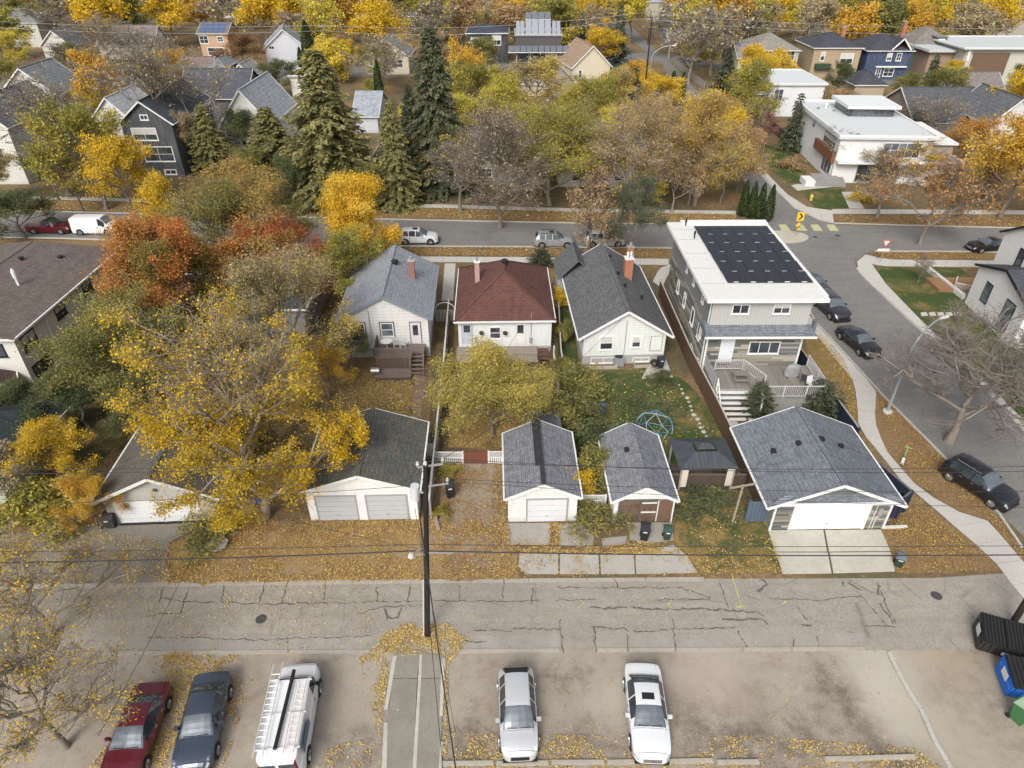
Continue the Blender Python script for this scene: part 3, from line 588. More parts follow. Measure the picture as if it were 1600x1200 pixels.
# ------------------------------------------------------------------ buildings
WHITE = m_plain((.68,.68,.665), .5, vary=.06); WHITE2 = m_plain((.62,.62,.6), .6); BLACK = m_plain((.02,.02,.022), .5); DGREY = m_plain((.1,.1,.105), .6); MGREY = m_plain((.28,.28,.28), .6)
GLASS = m_glass(); GLASSB = m_glass((.07,.085,.1)); CURT = m_plain((.5,.49,.46), .8)
FND = m_stucco((.36,.35,.33))
class House:
    """root Empty at the centre of the base; walls named by the side they face"""
    def __init__(s, name, label, cx, cy, w, d, rz=0, cat='house', group=None, z=0):
        s.r = empty(name, (cx, cy, z), rz, label, cat, group); s.w = w; s.d = d; s.hw = w/2; s.hd = d/2
    def basis(s, side):
        return {'S': (Vector((0,-s.hd,0)), Vector((1,0,0)), Vector((0,-1,0))), 'N': (Vector((0,s.hd,0)), Vector((-1,0,0)), Vector((0,1,0))),
                'E': (Vector((s.hw,0,0)), Vector((0,1,0)), Vector((1,0,0))), 'W': (Vector((-s.hw,0,0)), Vector((0,-1,0)), Vector((-1,0,0)))}[side]
    def walls(s, h, mat, ridge=None, axis=None, z0=0, sides='SNEW', t=.14):
        for sd in sides:
            o, u, n = s.basis(sd); L = s.hw if sd in 'SN' else s.hd-t-.002; L = L
            pts = [o-u*L+Vector((0,0,z0)), o+u*L+Vector((0,0,z0)), o+u*L+Vector((0,0,h))]
            if ridge and ((axis == 'y' and sd in 'SN') or (axis == 'x' and sd in 'EW')):
                hh = h + (ridge-h)*(1 - L/(s.hw if sd in 'SN' else s.hd)); pts[2].z = hh
                pts.append(o+Vector((0,0,ridge))); pts.append(o-u*L+Vector((0,0,hh)))
            else: pts.append(o-u*L+Vector((0,0,h)))
            m = MB(); q = [p-n*t for p in pts]; m.poly(pts); m.poly(list(reversed(q)))
            for i in range(len(pts)): j = (i+1) % len(pts); m.poly([q[i], q[j], pts[j], pts[i]])
            m.build('wall', mat, s.r)
    def bx(s, m, side, u0, u1, n0, n1, z0, z1, mi=0):
        o, u, n = s.basis(side); p = o+u*u0+n*n0; q = o+u*u1+n*n1
        m.box(min(p.x,q.x), max(p.x,q.x), min(p.y,q.y), max(p.y,q.y), z0, z1, mi); return m
    def foundation(s, h, mat=None, out=.03):
        MB().box(-s.hw-out, s.hw+out, -s.hd-out, s.hd+out, -.05, h).build('foundation', mat or FND, s.r)
    def window(s, side, u, z, w, h, fm=None, pm=None, mull=1, trans=0, fw=.09, depth=.06, trim=0, tm=None, sill=True):
        m = MB(); fm = fm or WHITE; a, b = u-w/2, u+w/2
        s.bx(m, side, a, a+fw, 0, depth, z, z+h); s.bx(m, side, b-fw, b, 0, depth, z, z+h)
        s.bx(m, side, a+fw, b-fw, 0, depth, z, z+fw); s.bx(m, side, a+fw, b-fw, 0, depth, z+h-fw, z+h)
        for i in range(1, mull+1):
            x = a+w*i/(mull+1); s.bx(m, side, x-.03, x+.03, 0, depth-.01, z+fw, z+h-fw)
        for i in range(1, trans+1):
            y = z+h*i/(trans+1); s.bx(m, side, a+fw, b-fw, 0, depth-.014, y-.03, y+.03)
        f = m.build('window', fm, s.r)
        s.bx(MB(), side, a+fw*.5, b-fw*.5, .005, depth-.035, z+fw*.5, z+h-fw*.5).build('pane', pm or GLASS, f)
        if (int(abs(u*13+z*7+w*5)*10)) % 3 == 0: s.bx(MB(), side, a+fw, b-fw, .01, depth-.03, z+h*(.45+.2*((u*3) % 1)), z+h-fw).build('blind', CURT, f)
        if sill: s.bx(MB(), side, a-.06, b+.06, 0, depth+.05, z-.05, z).build('sill', fm, f)
        if trim:
            m = MB(); t = trim
            s.bx(m, side, a-t, a, 0, .03, z-t, z+h+t); s.bx(m, side, b, b+t, 0, .03, z-t, z+h+t); s.bx(m, side, a, b, 0, .03, z+h, z+h+t)
            m.build('window_trim', tm or fm, f)
        return f
    def door(s, side, u, z, w, h, mat=None, fm=None, lite=None, knob=True):
        m = MB(); fm = fm or WHITE2; a, b = u-w/2, u+w/2
        s.bx(m, side, a-.08, a, 0, .07, z, z+h+.08); s.bx(m, side, b, b+.08, 0, .07, z, z+h+.08); s.bx(m, side, a, b, 0, .07, z+h, z+h+.08)
        d = s.bx(MB(), side, a, b, 0, .045, z, z+h).build('door', mat or WHITE, s.r); m.build('door_frame', fm, d)
        if lite: s.bx(MB(), side, a+lite[0], b-lite[0], .04, .055, z+lite[1], z+lite[2]).build('pane', GLASS, d)
        if knob: s.bx(MB(), side, b-.16, b-.1, .045, .1, z+h*.45, z+h*.45+.06).build('handle', MGREY, d)
        return d
    def garage_door(s, side, u0, u1, h, mat, rows=4, recess=0, fm=None, cols=0, handle=True):
        root = empty('garage_door', (0,0,0)); root.parent = s.r; dz = h/rows
        for i in range(rows):
            s.bx(MB(), side, u0, u1, .012, .05, .03+i*dz, .03+(i+1)*dz-.034).build('panel', mat, root)
            for c in range(cols):
                a = u0+(u1-u0)*(c+.12)/cols; b = u0+(u1-u0)*(c+.88)/cols
                s.bx(MB(), side, a, b, .05, .058, .03+(i+.25)*dz, .03+(i+.75)*dz).build('panel', mat, root)
        m = MB(); f = .1
        s.bx(m, side, u0-f, u0-.01, 0, .07, 0, h+.12); s.bx(m, side, u1+.01, u1+f, 0, .07, 0, h+.12); s.bx(m, side, u0-.01, u1+.01, 0, .07, h+.03, h+.12)
        m.build('door_frame', fm or WHITE, root)
        s.bx(MB(), side, u0, u1, 0, .01, 0, h+.03).build('door_gap', DGREY, root)
        if handle: s.bx(MB(), side, (u0+u1)/2-.1, (u0+u1)/2+.1, .05, .08, .5, .55).build('handle', MGREY, root)
    def gable_roof(s, he, hr, axis, oh, ohg, mat, trim, th=.1, lift=.06, gutter=True, ridge_cap=None):
        half = s.hw if axis == 'y' else s.hd; L = (s.hd if axis == 'y' else s.hw)+ohg; sl = (hr-he)/half
        T = (lambda a, b, z: (a, b, z)) if axis == 'y' else (lambda a, b, z: (b, a, z))
        ez = he-oh*sl+lift; rz_ = hr+lift; e = half+oh
        for sg in (-1, 1):
            MB().slab([T(sg*e, -L, ez), T(sg*e, L, ez), T(0, L, rz_), T(0, -L, rz_)], th).build('roof_slope', mat, s.r)
            if gutter:
                m = MB(); m.bar(T(sg*(e+.06), -L-.04, ez-.06), T(sg*(e+.06), L+.04, ez-.06), .1, .11); m.build('gutter', trim, s.r)
            for g in (-1, 1):
                m = MB(); m.bar(T(sg*(e+.02), g*(L+.025), ez-.09), T(0, g*(L+.025), rz_-.09), .045, .2); m.build('fascia', trim, s.r)
        MB().bar(T(0,-L,rz_+.01), T(0,L,rz_+.01), .3, .045).build('ridge_cap', ridge_cap or mat, s.r)
    def hip_roof(s, he, hr, axis, oh, mat, trim, ridge=None, th=.1, gutter=True):
        a = (s.hw if axis == 'x' else s.hd)+oh; b = (s.hd if axis == 'x' else s.hw)+oh; r = max(.02, (a-b) if ridge is None else ridge)
        T = (lambda p, q, z: (p, q, z)) if axis == 'x' else (lambda p, q, z: (q, p, z))
        z0 = he-.0; c = [T(-a,-b,z0), T(a,-b,z0), T(a,b,z0), T(-a,b,z0)]; r0, r1 = T(-r,0,hr), T(r,0,hr)
        for q in ((c[0],c[1],r1,r0), (c[1],c[2],r1), (c[2],c[3],r0,r1), (c[3],c[0],r0)): MB().slab(list(q), th).build('roof_slope', mat, s.r)
        m = MB()
        for i in range(4): m.bar(Vector(c[i])+Vector((0,0,-.07)), Vector(c[(i+1) % 4])+Vector((0,0,-.07)), .12, .16)
        m.build('gutter', trim, s.r)
        m = MB()
        for p, q in ((c[0],r0),(c[3],r0),(c[1],r1),(c[2],r1),(r0,r1)): m.bar(Vector(p)+Vector((0,0,.02)), Vector(q)+Vector((0,0,.02)), .24, .04)
        m.build('ridge_cap', mat, s.r)
    def flat_roof(s, h, mat, trim, oh=.2, th=.25, par=.15):
        a, b = s.hw+oh, s.hd+oh
        MB().box(-a, a, -b, b, h, h+th).build('roof', mat, s.r)
        for q in ((-a,a,-b,-b+.25),(-a,a,b-.25,b),(-a,-a+.25,-b+.252,b-.252),(a-.25,a,-b+.252,b-.252)): MB().box(q[0],q[1],q[2],q[3],h+th,h+th+par).build('parapet', trim, s.r)
    def chimney(s, x, y, z0, z1, w, mat, cap=None):
        c = MB().box(x-w/2, x+w/2, y-w/2, y+w/2, z0, z1).build('chimney', mat, s.r)
        MB().box(x-w/2-.05, x+w/2+.05, y-w/2-.05, y+w/2+.05, z1, z1+.08).build('cap', cap or FND, c)
        MB().lathe([(.11,.08),(.11,.35),(.15,.36),(.15,.42),(0,.46)], (x,y,z1), 10).build('flue', MGREY, c); return c
    def vent(s, x, y, z, r=.16, h=.3, mat=None, name='roof_vent'):
        MB().lathe([(r*.9,-.2),(r*.9,h*.5),(r*1.4,h*.55),(r*1.4,h),(r*.5,h*1.2),(0,h*1.2)], (x,y,z), 10).build(name, mat or BLACK, s.r)
    def box(s, name, x0, x1, y0, y1, z0, z1, mat): return MB().box(x0,x1,y0,y1,z0,z1).build(name, mat, s.r)
BRICK = None
@cached
def m_brick(c1, c2):
    t = NT('brick'); b = t.n('TexBrick', {'Vector': t.uv, 'Color1': c4(c1), 'Color2': c4(c2), 'Mortar': (.35,.32,.28,1), 'Scale': 1.0, 'Mortar Size': .008, 'Brick Width': .21, 'Row Height': .075})
    n = t.noise(t.uv, 5, 5, .7); return t.finish(t.mix(t.math('MULTIPLY', n, .5), b.outputs[0], sc(c1, .6)), .9, t.bump(b.outputs['Fac'], .4, -.01))
BR_O = m_brick((.42,.13,.05), (.32,.09,.04)); BR_R = m_brick((.3,.11,.08), (.2,.07,.055)); BR_P = m_brick((.5,.33,.29), (.36,.2,.17))
SID_W = m_siding((.68,.69,.67), .2, False, .12); SID_MINT = m_siding((.64,.665,.64), .22, False, .15)

# --- left garage, grey stucco, tall white door
h = House('garage', 'grey stucco garage with long white overhead door, left of the big yellow tree', -22.2, 34.8, 6.9, 7.6, R(3), 'garage')
STG = m_stucco((.42,.41,.38), .4)
h.walls(2.35, STG, 4.0, 'y'); h.gable_roof(2.35, 4.0, 'y', .45, .4, m_shingle((.085,.08,.07), (.14,.13,.11), .5, leafy=.5), WHITE2)
h.garage_door('S', -2.75, 2.2, 1.75, m_plain((.72,.73,.73), .45), 4, handle=True)
h.box('skylight', 1.2, 1.65, 1.1, 1.5, 3.3, 3.55, WHITE); h.box('lamp', -.1, .1, -3.95, -3.8, 2.75, 2.9, DGREY)
h.box('apron', -2.9, 2.4, -4.0, -3.83, -.02, .09, BLACK)
# --- white double garage
h = House('garage', 'white double garage with two grey overhead doors and dark leaf strewn roof', -9.5, 34.4, 6.9, 6.4, R(1.5), 'garage')
h.walls(2.72, m_siding((.72,.72,.7), .15, False, .15), 3.92, 'y'); h.gable_roof(2.72, 3.92, 'y', .25, .25, m_shingle((.08,.085,.078), (.13,.135,.122), .4, leafy=.9), WHITE)
for a, b in ((-2.85,-.42), (.3,2.75)): h.garage_door('S', a, b, 2.05, m_plain((.42,.43,.44), .5), 5, fm=m_plain((.3,.3,.3)))
h.box('corner_trim', 2.95, 3.43, -3.28, -3.2, 0, 2.1, WHITE); h.box('corner_trim', -.36, .24, -3.25, -3.2, 0, 2.1, WHITE); h.vent(-.9, 2.9, 3.7, .08, .35, WHITE)
# --- narrow garage with grey shingles
h = House('garage', 'narrow white garage with blotchy grey shingles and dark streak on the ridge', 1.85, 34.1, 4.35, 6.1, R(1.5), 'garage')
SH_G = m_shingle((.135,.14,.155), (.25,.26,.285), .45)
h.walls(2.25, SID_W, 3.3, 'y'); h.gable_roof(2.25, 3.3, 'y', .2, .2, SH_G, WHITE, ridge_cap=m_shingle((.04,.04,.045), (.06,.06,.065)))
MB().slab([(-.42,-1.4,3.26),(.0,-1.4,3.42),(.0,3.2,3.42),(-.42,3.2,3.26)], .03).build('ridge_patch', m_shingle((.035,.035,.04), (.05,.05,.055)), h.r)
h.garage_door('S', -.95, 1.5, 1.9, m_plain((.58,.6,.61), .5), 4, fm=m_plain((.3,.3,.3))); h.box('gable_vent', -.25, .25, -3.09, -3.05, 2.75, 2.95, WHITE2)
h = House('shed', 'dark flat roofed shed directly behind the narrow white garage', 2.2, 38.6, 2.3, 1.7, 0, 'shed')
h.walls(2.3, DGREY); h.flat_roof(2.3, m_plain((.07,.07,.075), .8), DGREY, .12, .08, .02)
h.door('E', 0, .05, .8, 1.9, DGREY)
# --- garage with old plank barn doors
h = House('garage', 'small white garage with weathered brown plank doors and lattice panel', 8.2, 34.1, 3.75, 6.2, R(1.5), 'garage')
h.walls(2.0, SID_W, 3.05, 'y'); h.gable_roof(2.0, 3.05, 'y', .2, .15, SH_G, WHITE)
h.box('roof_vent', -.75, -.45, .5, .8, 2.75, 2.98, BLACK)
PLK = m_wood((.09,.06,.04), (.2,.14,.1)); dr = empty('barn_door', (0,0,0)); dr.parent = h.r; rg = random.Random(3)
for k, (a, b) in enumerate(((-1.55,-.28), (-.24,.85))):
    for i in range(11):
        z = .05+i*.17; h.bx(MB(), 'S', a+.01, b-.01, .02, .05+rg.uniform(0,.012), z, z+.155).build('plank', PLK, dr)
for z in (.92, 1.72): h.bx(MB(), 'S', -.15, .78, .06, .085, z-.06, z+.06).build('plank', m_plain((.6,.58,.54), .7), dr)
m = MB()
h.bx(m, 'S', -.285, -.235, .02, .09, 0, 1.95); h.bx(m, 'S', -1.62, -1.56, .02, .08, 0, 1.98); h.bx(m, 'S', -1.56, .9, .02, .08, 1.93, 2.0); m.build('door_frame', DGREY, dr)
m = MB(); BRL = m_wood((.14,.075,.045), (.2,.11,.07))
def lattice(m, o, u, L, Hh, pitch=.14, w=.025, d=.015):
    """crossed slats filling a rectangle from o along u"""
    o = Vector(o); u = Vector(u).normalized(); n = Vector((u.y,-u.x,0))
    for sg in (1,-1):
        k = -Hh
        while k < L+Hh:
            x0 = k; x1 = k+sg*Hh; z0, z1 = 0, Hh
            lo, hi = 0, 1
            if x1 != x0:
                t0, t1 = sorted(((0-x0)/(x1-x0), (L-x0)/(x1-x0))); lo, hi = max(0, t0), min(1, t1)
            if hi-lo > .05:
                a = o+u*(x0+(x1-x0)*lo)+Vector((0,0,Hh*lo))+n*d*sg; b = o+u*(x0+(x1-x0)*hi)+Vector((0,0,Hh*hi))+n*d*sg; m.bar(a, b, d, w)
            k += pitch
lattice(m, (.95,-3.16,.05), (1,0,0), .85, 1.9, .13, .03); o = m.build('lattice', BRL, h.r)
h.box('lattice_backing', .93, 1.8, -3.13, -3.105, .03, 1.97, m_plain((.25,.2,.17), .8)); h.box('post', 1.82, 1.9, -3.2, -3.1, 0, 2.05, WHITE)

# --- large garage of the modern house
SH_B = m_shingle((.12,.135,.155), (.21,.23,.255), .35)
h = House('garage', 'large grey garage with broad shingled roof and wide white door on the concrete drive', 19.75, 34.0, 7.3, 7.2, R(1.2), 'garage')
CLAD = m_cladding(((.3,.27,.2),(.14,.15,.15),(.38,.36,.3),(.2,.19,.16),(.09,.1,.1)), .17, 2.2)
GSID = m_siding((.2,.205,.19), .2)
h.walls(2.45, GSID, 4.0, 'y', sides='NEW'); h.walls(2.45, CLAD, 4.0, 'y', sides='S')
h.gable_roof(2.45, 4.0, 'y', .6, .35, SH_B, WHITE)
h.bx(MB(), 'S', -3.5, 3.5, .37, .42, 2.42, 2.62).build('fascia', WHITE, h.r)
MB().slab([(-4.1,-3.97,2.62),(4.1,-3.97,2.62),(3.3,-3.6,2.95),(-3.3,-3.6,2.95)], .06).build('roof_slope', SH_B, h.r)
h.garage_door('S', -2.35, 2.15, 2.1, m_plain((.74,.74,.72), .4), 4)
for u in (-3.6, 2.3, 3.6): h.bx(MB(), 'S', u-.06, u+.06, .01, .09, 0, 2.4).build('corner_trim', WHITE, h.r)
mtr = h.bx(MB(), 'S', 2.85, 3.15, .02, .14, 1.2, 1.75).build('meter_box', MGREY, h.r); h.bx(MB(), 'S', 2.7, 2.74, .02, .06, 0, 2.3).build('conduit', WHITE2, h.r); h.bx(MB(), 'S', 2.9, 2.94, .02, .06, 0, 1.2).build('conduit', WHITE2, h.r)
for x in (-2.6,-1.1,.35,1.75) :
    z = 4.0-abs(x)*(1.55/3.65)+.06; h.box('roof_vent', x-.14, x+.14, .3, .6, z-.05, z+.2, BLACK)
for u in (-2.0, .4): h.bx(MB(), 'W', u-.5, u+.5, .01, .05, 1.4, 2.0).build('window', WHITE2, h.r)

# --- white bungalow with light grey roof (left)
h = House('house', 'white bungalow with pale grey shingle roof and red brick chimney', -11.0, 55.8, 7.3, 10.0, R(2), 'house')
SH_L = m_shingle((.22,.235,.26), (.33,.345,.37), .3)
h.walls(4.0, m_siding((.68,.68,.67), .3, False, .08), 6.0, 'y'); h.gable_roof(4.0, 6.0, 'y', .35, .3, SH_L, m_plain((.2,.23,.27), .6))
h.foundation(.9)
h.window('S', .15, 2.05, 1.1, 1.35, WHITE, GLASSB, 0, 1, trim=.1, tm=DGREY); h.window('S', -2.3, 1.7, 1.15, 1.7, WHITE, GLASS, 0, 1, trim=.1, tm=DGREY)
h.door('S', 2.55, 1.35, .85, 2.05, m_plain((.66,.6,.64), .5), m_plain((.2,.2,.22), .6), (.2,.8,1.8))
h.box('gable_vent', -.15, .25, -5.06, -5.01, 5.0, 5.3, WHITE2); h.bx(MB(), 'S', -1.3, -1.25, .02, .08, 1.5, 4.6).build('conduit', MGREY, h.r)
h.chimney(2.0, .6, 4.2, 6.55, .55, BR_R); h.vent(-.5+.9, 1.6, 5.65, .24, .5)
# --- red roofed bungalow in the middle
h = House('house', 'small white bungalow under a brick red hip roof, middle of the row', -.75, 56.7, 8.1, 10.3, R(1.5), 'house')
SH_R = m_shingle((.105,.05,.043), (.15,.076,.065), .35)
h.walls(3.3, m_siding((.68,.69,.69), .16, False, .08)); h.hip_roof(3.3, 6.0, 'y', .3, SH_R, WHITE); h.foundation(.6)
h.door('S', -3.3, .95, .8, 2.0, m_plain((.45,.5,.56), .5), m_plain((.35,.38,.42), .5), (.12,1.15,1.85)); h.window('S', -.85, 1.4, 1.0, 1.2, WHITE, GLASS, 0, 1)
h.door('S', 1.35, .95, .75, 2.0, WHITE, WHITE2, (.1,1.0,1.8)); h.bx(MB(), 'S', 2.25, 2.3, .02, .08, .8, 3.9).build('conduit', MGREY, h.r); h.box('meter_box', 2.12, 2.4, -5.3, -5.17, 1.0, 1.5, MGREY)
h.chimney(-2.4, -.1, 4.2, 6.4, .42, BR_P, WHITE); h.vent(.1, .4, 5.85, .22, .5); h.vent(-.8, -2.2, 4.6, .12, .25); h.vent(.6, -2.0, 4.7, .14, .3); h.vent(2.5, -1.2, 4.2, .1, .25); h.vent(1.9, -2.4, 4.15, .1, .2)
for k, x in enumerate((-1.9, .15)):
    f = tag(MB().lathe([(0,-.3),(.18,-.2),(.2,0)], (0,0,0), 10).build('hanging_basket', m_plain((.05,.06,.03), .9)), ('flower basket hanging left of the bungalow back window', 'flower basket hanging right of the bungalow back window')[k], 'plant pot'); f.location = (x-.75, 51.3, 2.2)
# --- grey roofed bungalow with orange chimneys
h = House('house', 'cream white bungalow with dark grey shingle roof and two orange brick chimneys', 9.2, 56.3, 7.0, 13.2, R(3), 'house')
SH_D = m_shingle((.095,.097,.1), (.165,.168,.172), .3)
h.walls(3.05, SID_MINT, 5.25, 'y'); h.gable_roof(3.05, 5.25, 'y', .5, .4, SH_D, WHITE); h.foundation(.85)
h.window('S', -1.55, 1.45, 1.15, 1.35, WHITE, GLASS, 0, 1, trim=.08); h.window('S', 1.0, 1.6, .8, 1.1, WHITE, GLASS, 0, 0, trim=.08)
h.window('S', -1.7, .1, 2.2, .6, WHITE2, GLASSB, 1, 0); h.window('S', 1.6, .15, 1.5, .45, WHITE2, GLASSB, 1, 0)
m = MB(); h.bx(m, 'S', 2.2, 2.25, .02, .05, 1.2, 2.7); h.bx(m, 'S', 3.2, 3.25, .02, .05, 1.2, 2.7); h.bx(m, 'S', 2.25, 3.2, .02, .05, 1.2, 1.25); h.bx(m, 'S', 2.25, 3.2, .02, .05, 2.65, 2.7); m.build('hatch_frame', MGREY, h.r); h.bx(MB(), 'S', 0, .05, .02, .06, .9, 4.2).build('conduit', MGREY, h.r)
h.box('gable_vent', -.2, .2, -6.66, -6.61, 4.3, 4.6, WHITE2)
for u0, u1 in ((-3.0,-.6),(.9,2.6)):
    m = MB(); h.bx(m, 'S', u0, u1, .75, .82, 0, .3); h.bx(m, 'S', u0, u0+.07, .04, .75, 0, .3); h.bx(m, 'S', u1-.07, u1, .04, .75, 0, .3); m.build('window_well', m_wood((.4,.36,.3), (.5,.46,.4)), h.r)
h.chimney(1.55, 1.4, 4.0, 6.2, .75, BR_O, WHITE2); h.chimney(2.35, 4.6, 3.6, 5.9, .6, BR_O, m_plain((.25,.25,.25)))
for x in (1.4,1.7): h.vent(x, 1.35, 6.28, .07, .5, WHITE, 'flue')
h.vent(2.1,-2.5,4.1,.09,.3); h.vent(.35,4.2,5.1,.12,.2); h.vent(.7,-1.7,4.95,.12,.2); h.vent(.5,.6,5.05,.12,.2)
pw = MB(); pw.box(-4.2,-.9,6.62,8.6,-.05,2.9); pw.build('porch_wall', SID_MINT, h.r)
for sg in (-1,1): MB().slab([(-2.55+sg*2.0,4.4,2.75),(-2.55+sg*2.0,8.9,2.75),(-2.55,8.9,4.75),(-2.55,4.4,4.75)], .1).build('roof_slope', SH_D, h.r)
# --- modern three storey house
h = House('house', 'tall modern grey house with flat white roof and rows of black solar panels', 19.3, 54.1, 7.7, 14.4, R(.5), 'house')
GST = m_stucco((.21,.215,.215), .2); BB = m_siding((.42,.42,.40), .26, True, .1)
CL2 = m_cladding(((.3,.27,.2),(.14,.15,.15),(.42,.4,.33),(.2,.19,.16),(.1,.11,.11),(.33,.33,.3)), .2, 3.1)
ROOFW = m_plain((.58,.575,.55), .7, vary=.16)
h.walls(5.05, CL2, sides='SNEW'); h.walls(7.6, GST, z0=5.12, sides='NEW'); h.walls(7.6, BB, z0=5.12, sides='S')
MB().box(-4.55,4.75,-7.9,7.9,7.7,8.0).build('roof', m_plain((.72,.72,.70), .6), h.r)
m = MB(); m.box(-4.5,4.7,-7.85,7.85,8.004,8.03); m.build('roof_membrane', ROOFW, h.r)
MB().box(-3.3,4.75,7.2,7.95,8.04,8.2).build('parapet', WHITE, h.r); MB().box(4.45,4.75,-7.5,7.1,8.035,8.12).build('parapet', WHITE, h.r)
for y in (-5.2,-2.4,.6,3.6,6.0): MB().box(-4.4,-2.6,y-.02,y+.02,8.031,8.045).build('membrane_seam', MGREY, h.r)
SOL = m_solar()
for j in range(6):
    for i in range(6):
        a = -2.35+i*1.13; y0 = -5.2+j*1.95; sh = 0.0
        p = MB().slab([(a+.015,y0,8.12),(a+1.115,y0,8.12),(a+1.115,y0+1.86,8.2),(a+.015,y0+1.86,8.2)], .04).build('solar_panel', SOL, h.r)
    MB().box(-2.35,4.4,-5.2+j*1.95+1.87,-5.2+j*1.95+1.9,8.03,8.17).build('panel_frame', MGREY, h.r)
    for i in range(5): x = -1.9+i*1.35+(.4 if j % 2 else 0); MB().box(x,x+.4,-5.2+j*1.95-.075,-5.2+j*1.95-.01,8.15,8.19).build('bracket', WHITE, h.r)
rg = random.Random(8)
for x, y in ((-3.0,7.0),(-2.9,3.9)): h.vent(x, y, 8.1, .07, .55, BLACK)
# skirt roof round the second floor
for q in ([(-4.25,-8.1,4.86),(4.35,-8.1,4.86),(4.35,-7.2,5.42),(-4.25,-7.2,5.42)], ): MB().slab(q, .08).build('skirt_roof', SH_B, h.r)
MB().slab([(-4.25,-8.1,4.86),(-4.25,-7.2,5.42),(-3.852,-7.2,5.42),(-3.852,-5.6,5.42),(-4.25,-5.6,4.9)], .06).build('skirt_roof', SH_B, h.r)
MB().bar((-4.35,-8.18,4.8),(4.45,-8.18,4.8),.12,.14).build('gutter', WHITE, h.r)
MB().box(4.2,4.45,-7.6,-7.19,4.9,5.9).build('skirt_roof', SH_B, h.r)
h.box('soffit', -4.2, 4.3, -8.05, -7.21, 4.72, 4.8, WHITE2)
for x in (-3.78, 3.78): h.box('corner_trim', x-.07, x+.07, -7.28, -7.2, 0, 4.7, WHITE)
h.window('S', -1.65, 6.4, 1.35, .85, WHITE, GLASS, 1); h.window('S', 1.55, 6.4, 1.35, .85, WHITE, GLASS, 1)
h.window('S', .9, 2.75, 2.5, 1.15, WHITE, GLASS, 2); h.door('S', -2.1, 2.0, .95, 2.1, m_plain((.62,.65,.68), .4), WHITE)
for u, z, w, hh in ((-4.6,6.0,.55,.9),(-1.4,6.0,.55,.9),(1.2,6.0,.5,1.0),(-5.4,3.3,.6,1.1)): h.window('W', -u, z, w, hh, WHITE, GLASS, 0)
for u, z, w, hh in ((-3.2,3.0,.7,1.2),(-.5,3.0,.7,1.3),(2.6,2.9,.9,1.5),(5.0,2.9,.8,1.4),(3.8,.4,.8,1.1),(6.2,.4,.7,1.2)): h.window('W', u, z, w, hh, WHITE, GLASS, 0)
h.window('E', -3, 3.0, 1.2, 1.2); h.window('E', 3, 3.0, 1.2, 1.2)
h.bx(MB(), 'W', 6.9, 6.98, .02, .1, .1, 7.6).build('downspout', WHITE2, h.r)
# deck at the back of it
DK = m_wood((.2,.185,.16), (.3,.28,.25)); DG = m_plain((.3,.3,.3), .7)
dz = 1.75
dk = empty('deck', (19.8, 44.6, 0), 0, 'raised grey deck with white railings and steps behind the modern grey house', 'deck')
rg = random.Random(9)
for i in range(31):
    x = -4.2+i*.275; y0 = -1.2 if x < -.9 else -2.4
    MB().box(x+.006, x+.267, y0, 2.1, dz-.05, dz+rg.uniform(0,.006)).build('board', DK, dk)
MB().box(-4.15,-.96,-1.15,2.05,0,dz-.06).build('skirting', m_plain((.3,.3,.29)), dk); MB().box(-.95,4.2,-2.33,2.05,0,dz-.06).build('skirting', m_plain((.26,.26,.25)), dk)
def railing(parent, a, b, z, hh=1.0, mat=None, post=1.8, pick=.13, pw=.03):
    a = Vector(a); b = Vector(b); L = (b-a).length; m = MB(); mat = mat or WHITE
    A = Vector((a.x,a.y,z)); B = Vector((b.x,b.y,z+(b.z if len(b) > 2 else 0))); A.z += a.z if len(a) > 2 else 0
    m.bar(A+Vector((0,0,hh)), B+Vector((0,0,hh)), .07, .05); m.bar(A+Vector((0,0,.1)), B+Vector((0,0,.1)), .05, .05)
    m.build('rail', mat, parent); n = max(1, round(L/post)); p = MB(); k = max(2, int(L/pick)); q = MB()
    for i in range(n+1): c = A.lerp(B, i/n); MB().box(c.x-.045,c.x+.045,c.y-.045,c.y+.045,c.z-.05,c.z+hh+.05).build('post', mat, parent)
    for i in range(1, k): c = A.lerp(B, i/k); q.box(c.x-pw/2,c.x+pw/2,c.y-pw/2,c.y+pw/2,c.z+.12,c.z+hh-.03)
    o = q.build('balusters', mat, parent); o['kind'] = 'stuff'
DKR = m_plain((.46,.46,.45), .6); railing(dk, (-.9,-2.35), (4.15,-2.35), dz, mat=DKR); railing(dk, (4.15,-2.3), (4.15,2.0), dz, mat=DKR); railing(dk, (-4.15,-1.1), (-4.15,2.0), dz, mat=MGREY)
railing(dk, (-3.6,1.1), (-1.4,1.1), dz+.25, .9, mat=DKR); railing(dk, (-1.35,1.1,0), (.1,-.2,-.6), dz+.25, .9, mat=DKR)
for i in range(6):
    z = dz-(i+1)*.27; MB().box(-3.95,-1.0,-1.55-i*.33,-1.24-i*.33,z,z+.06).build('step', m_plain((.62,.62,.6), .6), dk)
    MB().box(-3.95,-1.0,-1.25-i*.33,-1.215-i*.33,z-.2,z+.0).build('riser', m_plain((.3,.3,.29)), dk)
railing(dk, (-4.0,-1.3,0), (-4.0,-3.1,-1.5), dz, .95, post=1.9, pick=.5); railing(dk, (-.98,-2.5,0), (-.98,-3.1,-.8), dz, .95)
T = empty('patio_table', (17.9,44.5,dz), 0, 'small brown patio table with benches on the grey deck', 'table')
MB().box(-.6,.6,-.35,.35,.68,.73).build('tabletop', DK, T)
for x in (-.5,.5):
    for y in (-.28,.28): MB().box(x-.03,x+.03,y-.03,y+.03,0,.68).build('leg', DK, T)
for sg in (-1,1): MB().box(-.6,.6,sg*.62-.13,sg*.62+.13,.4,.45).build('bench', DK, T)
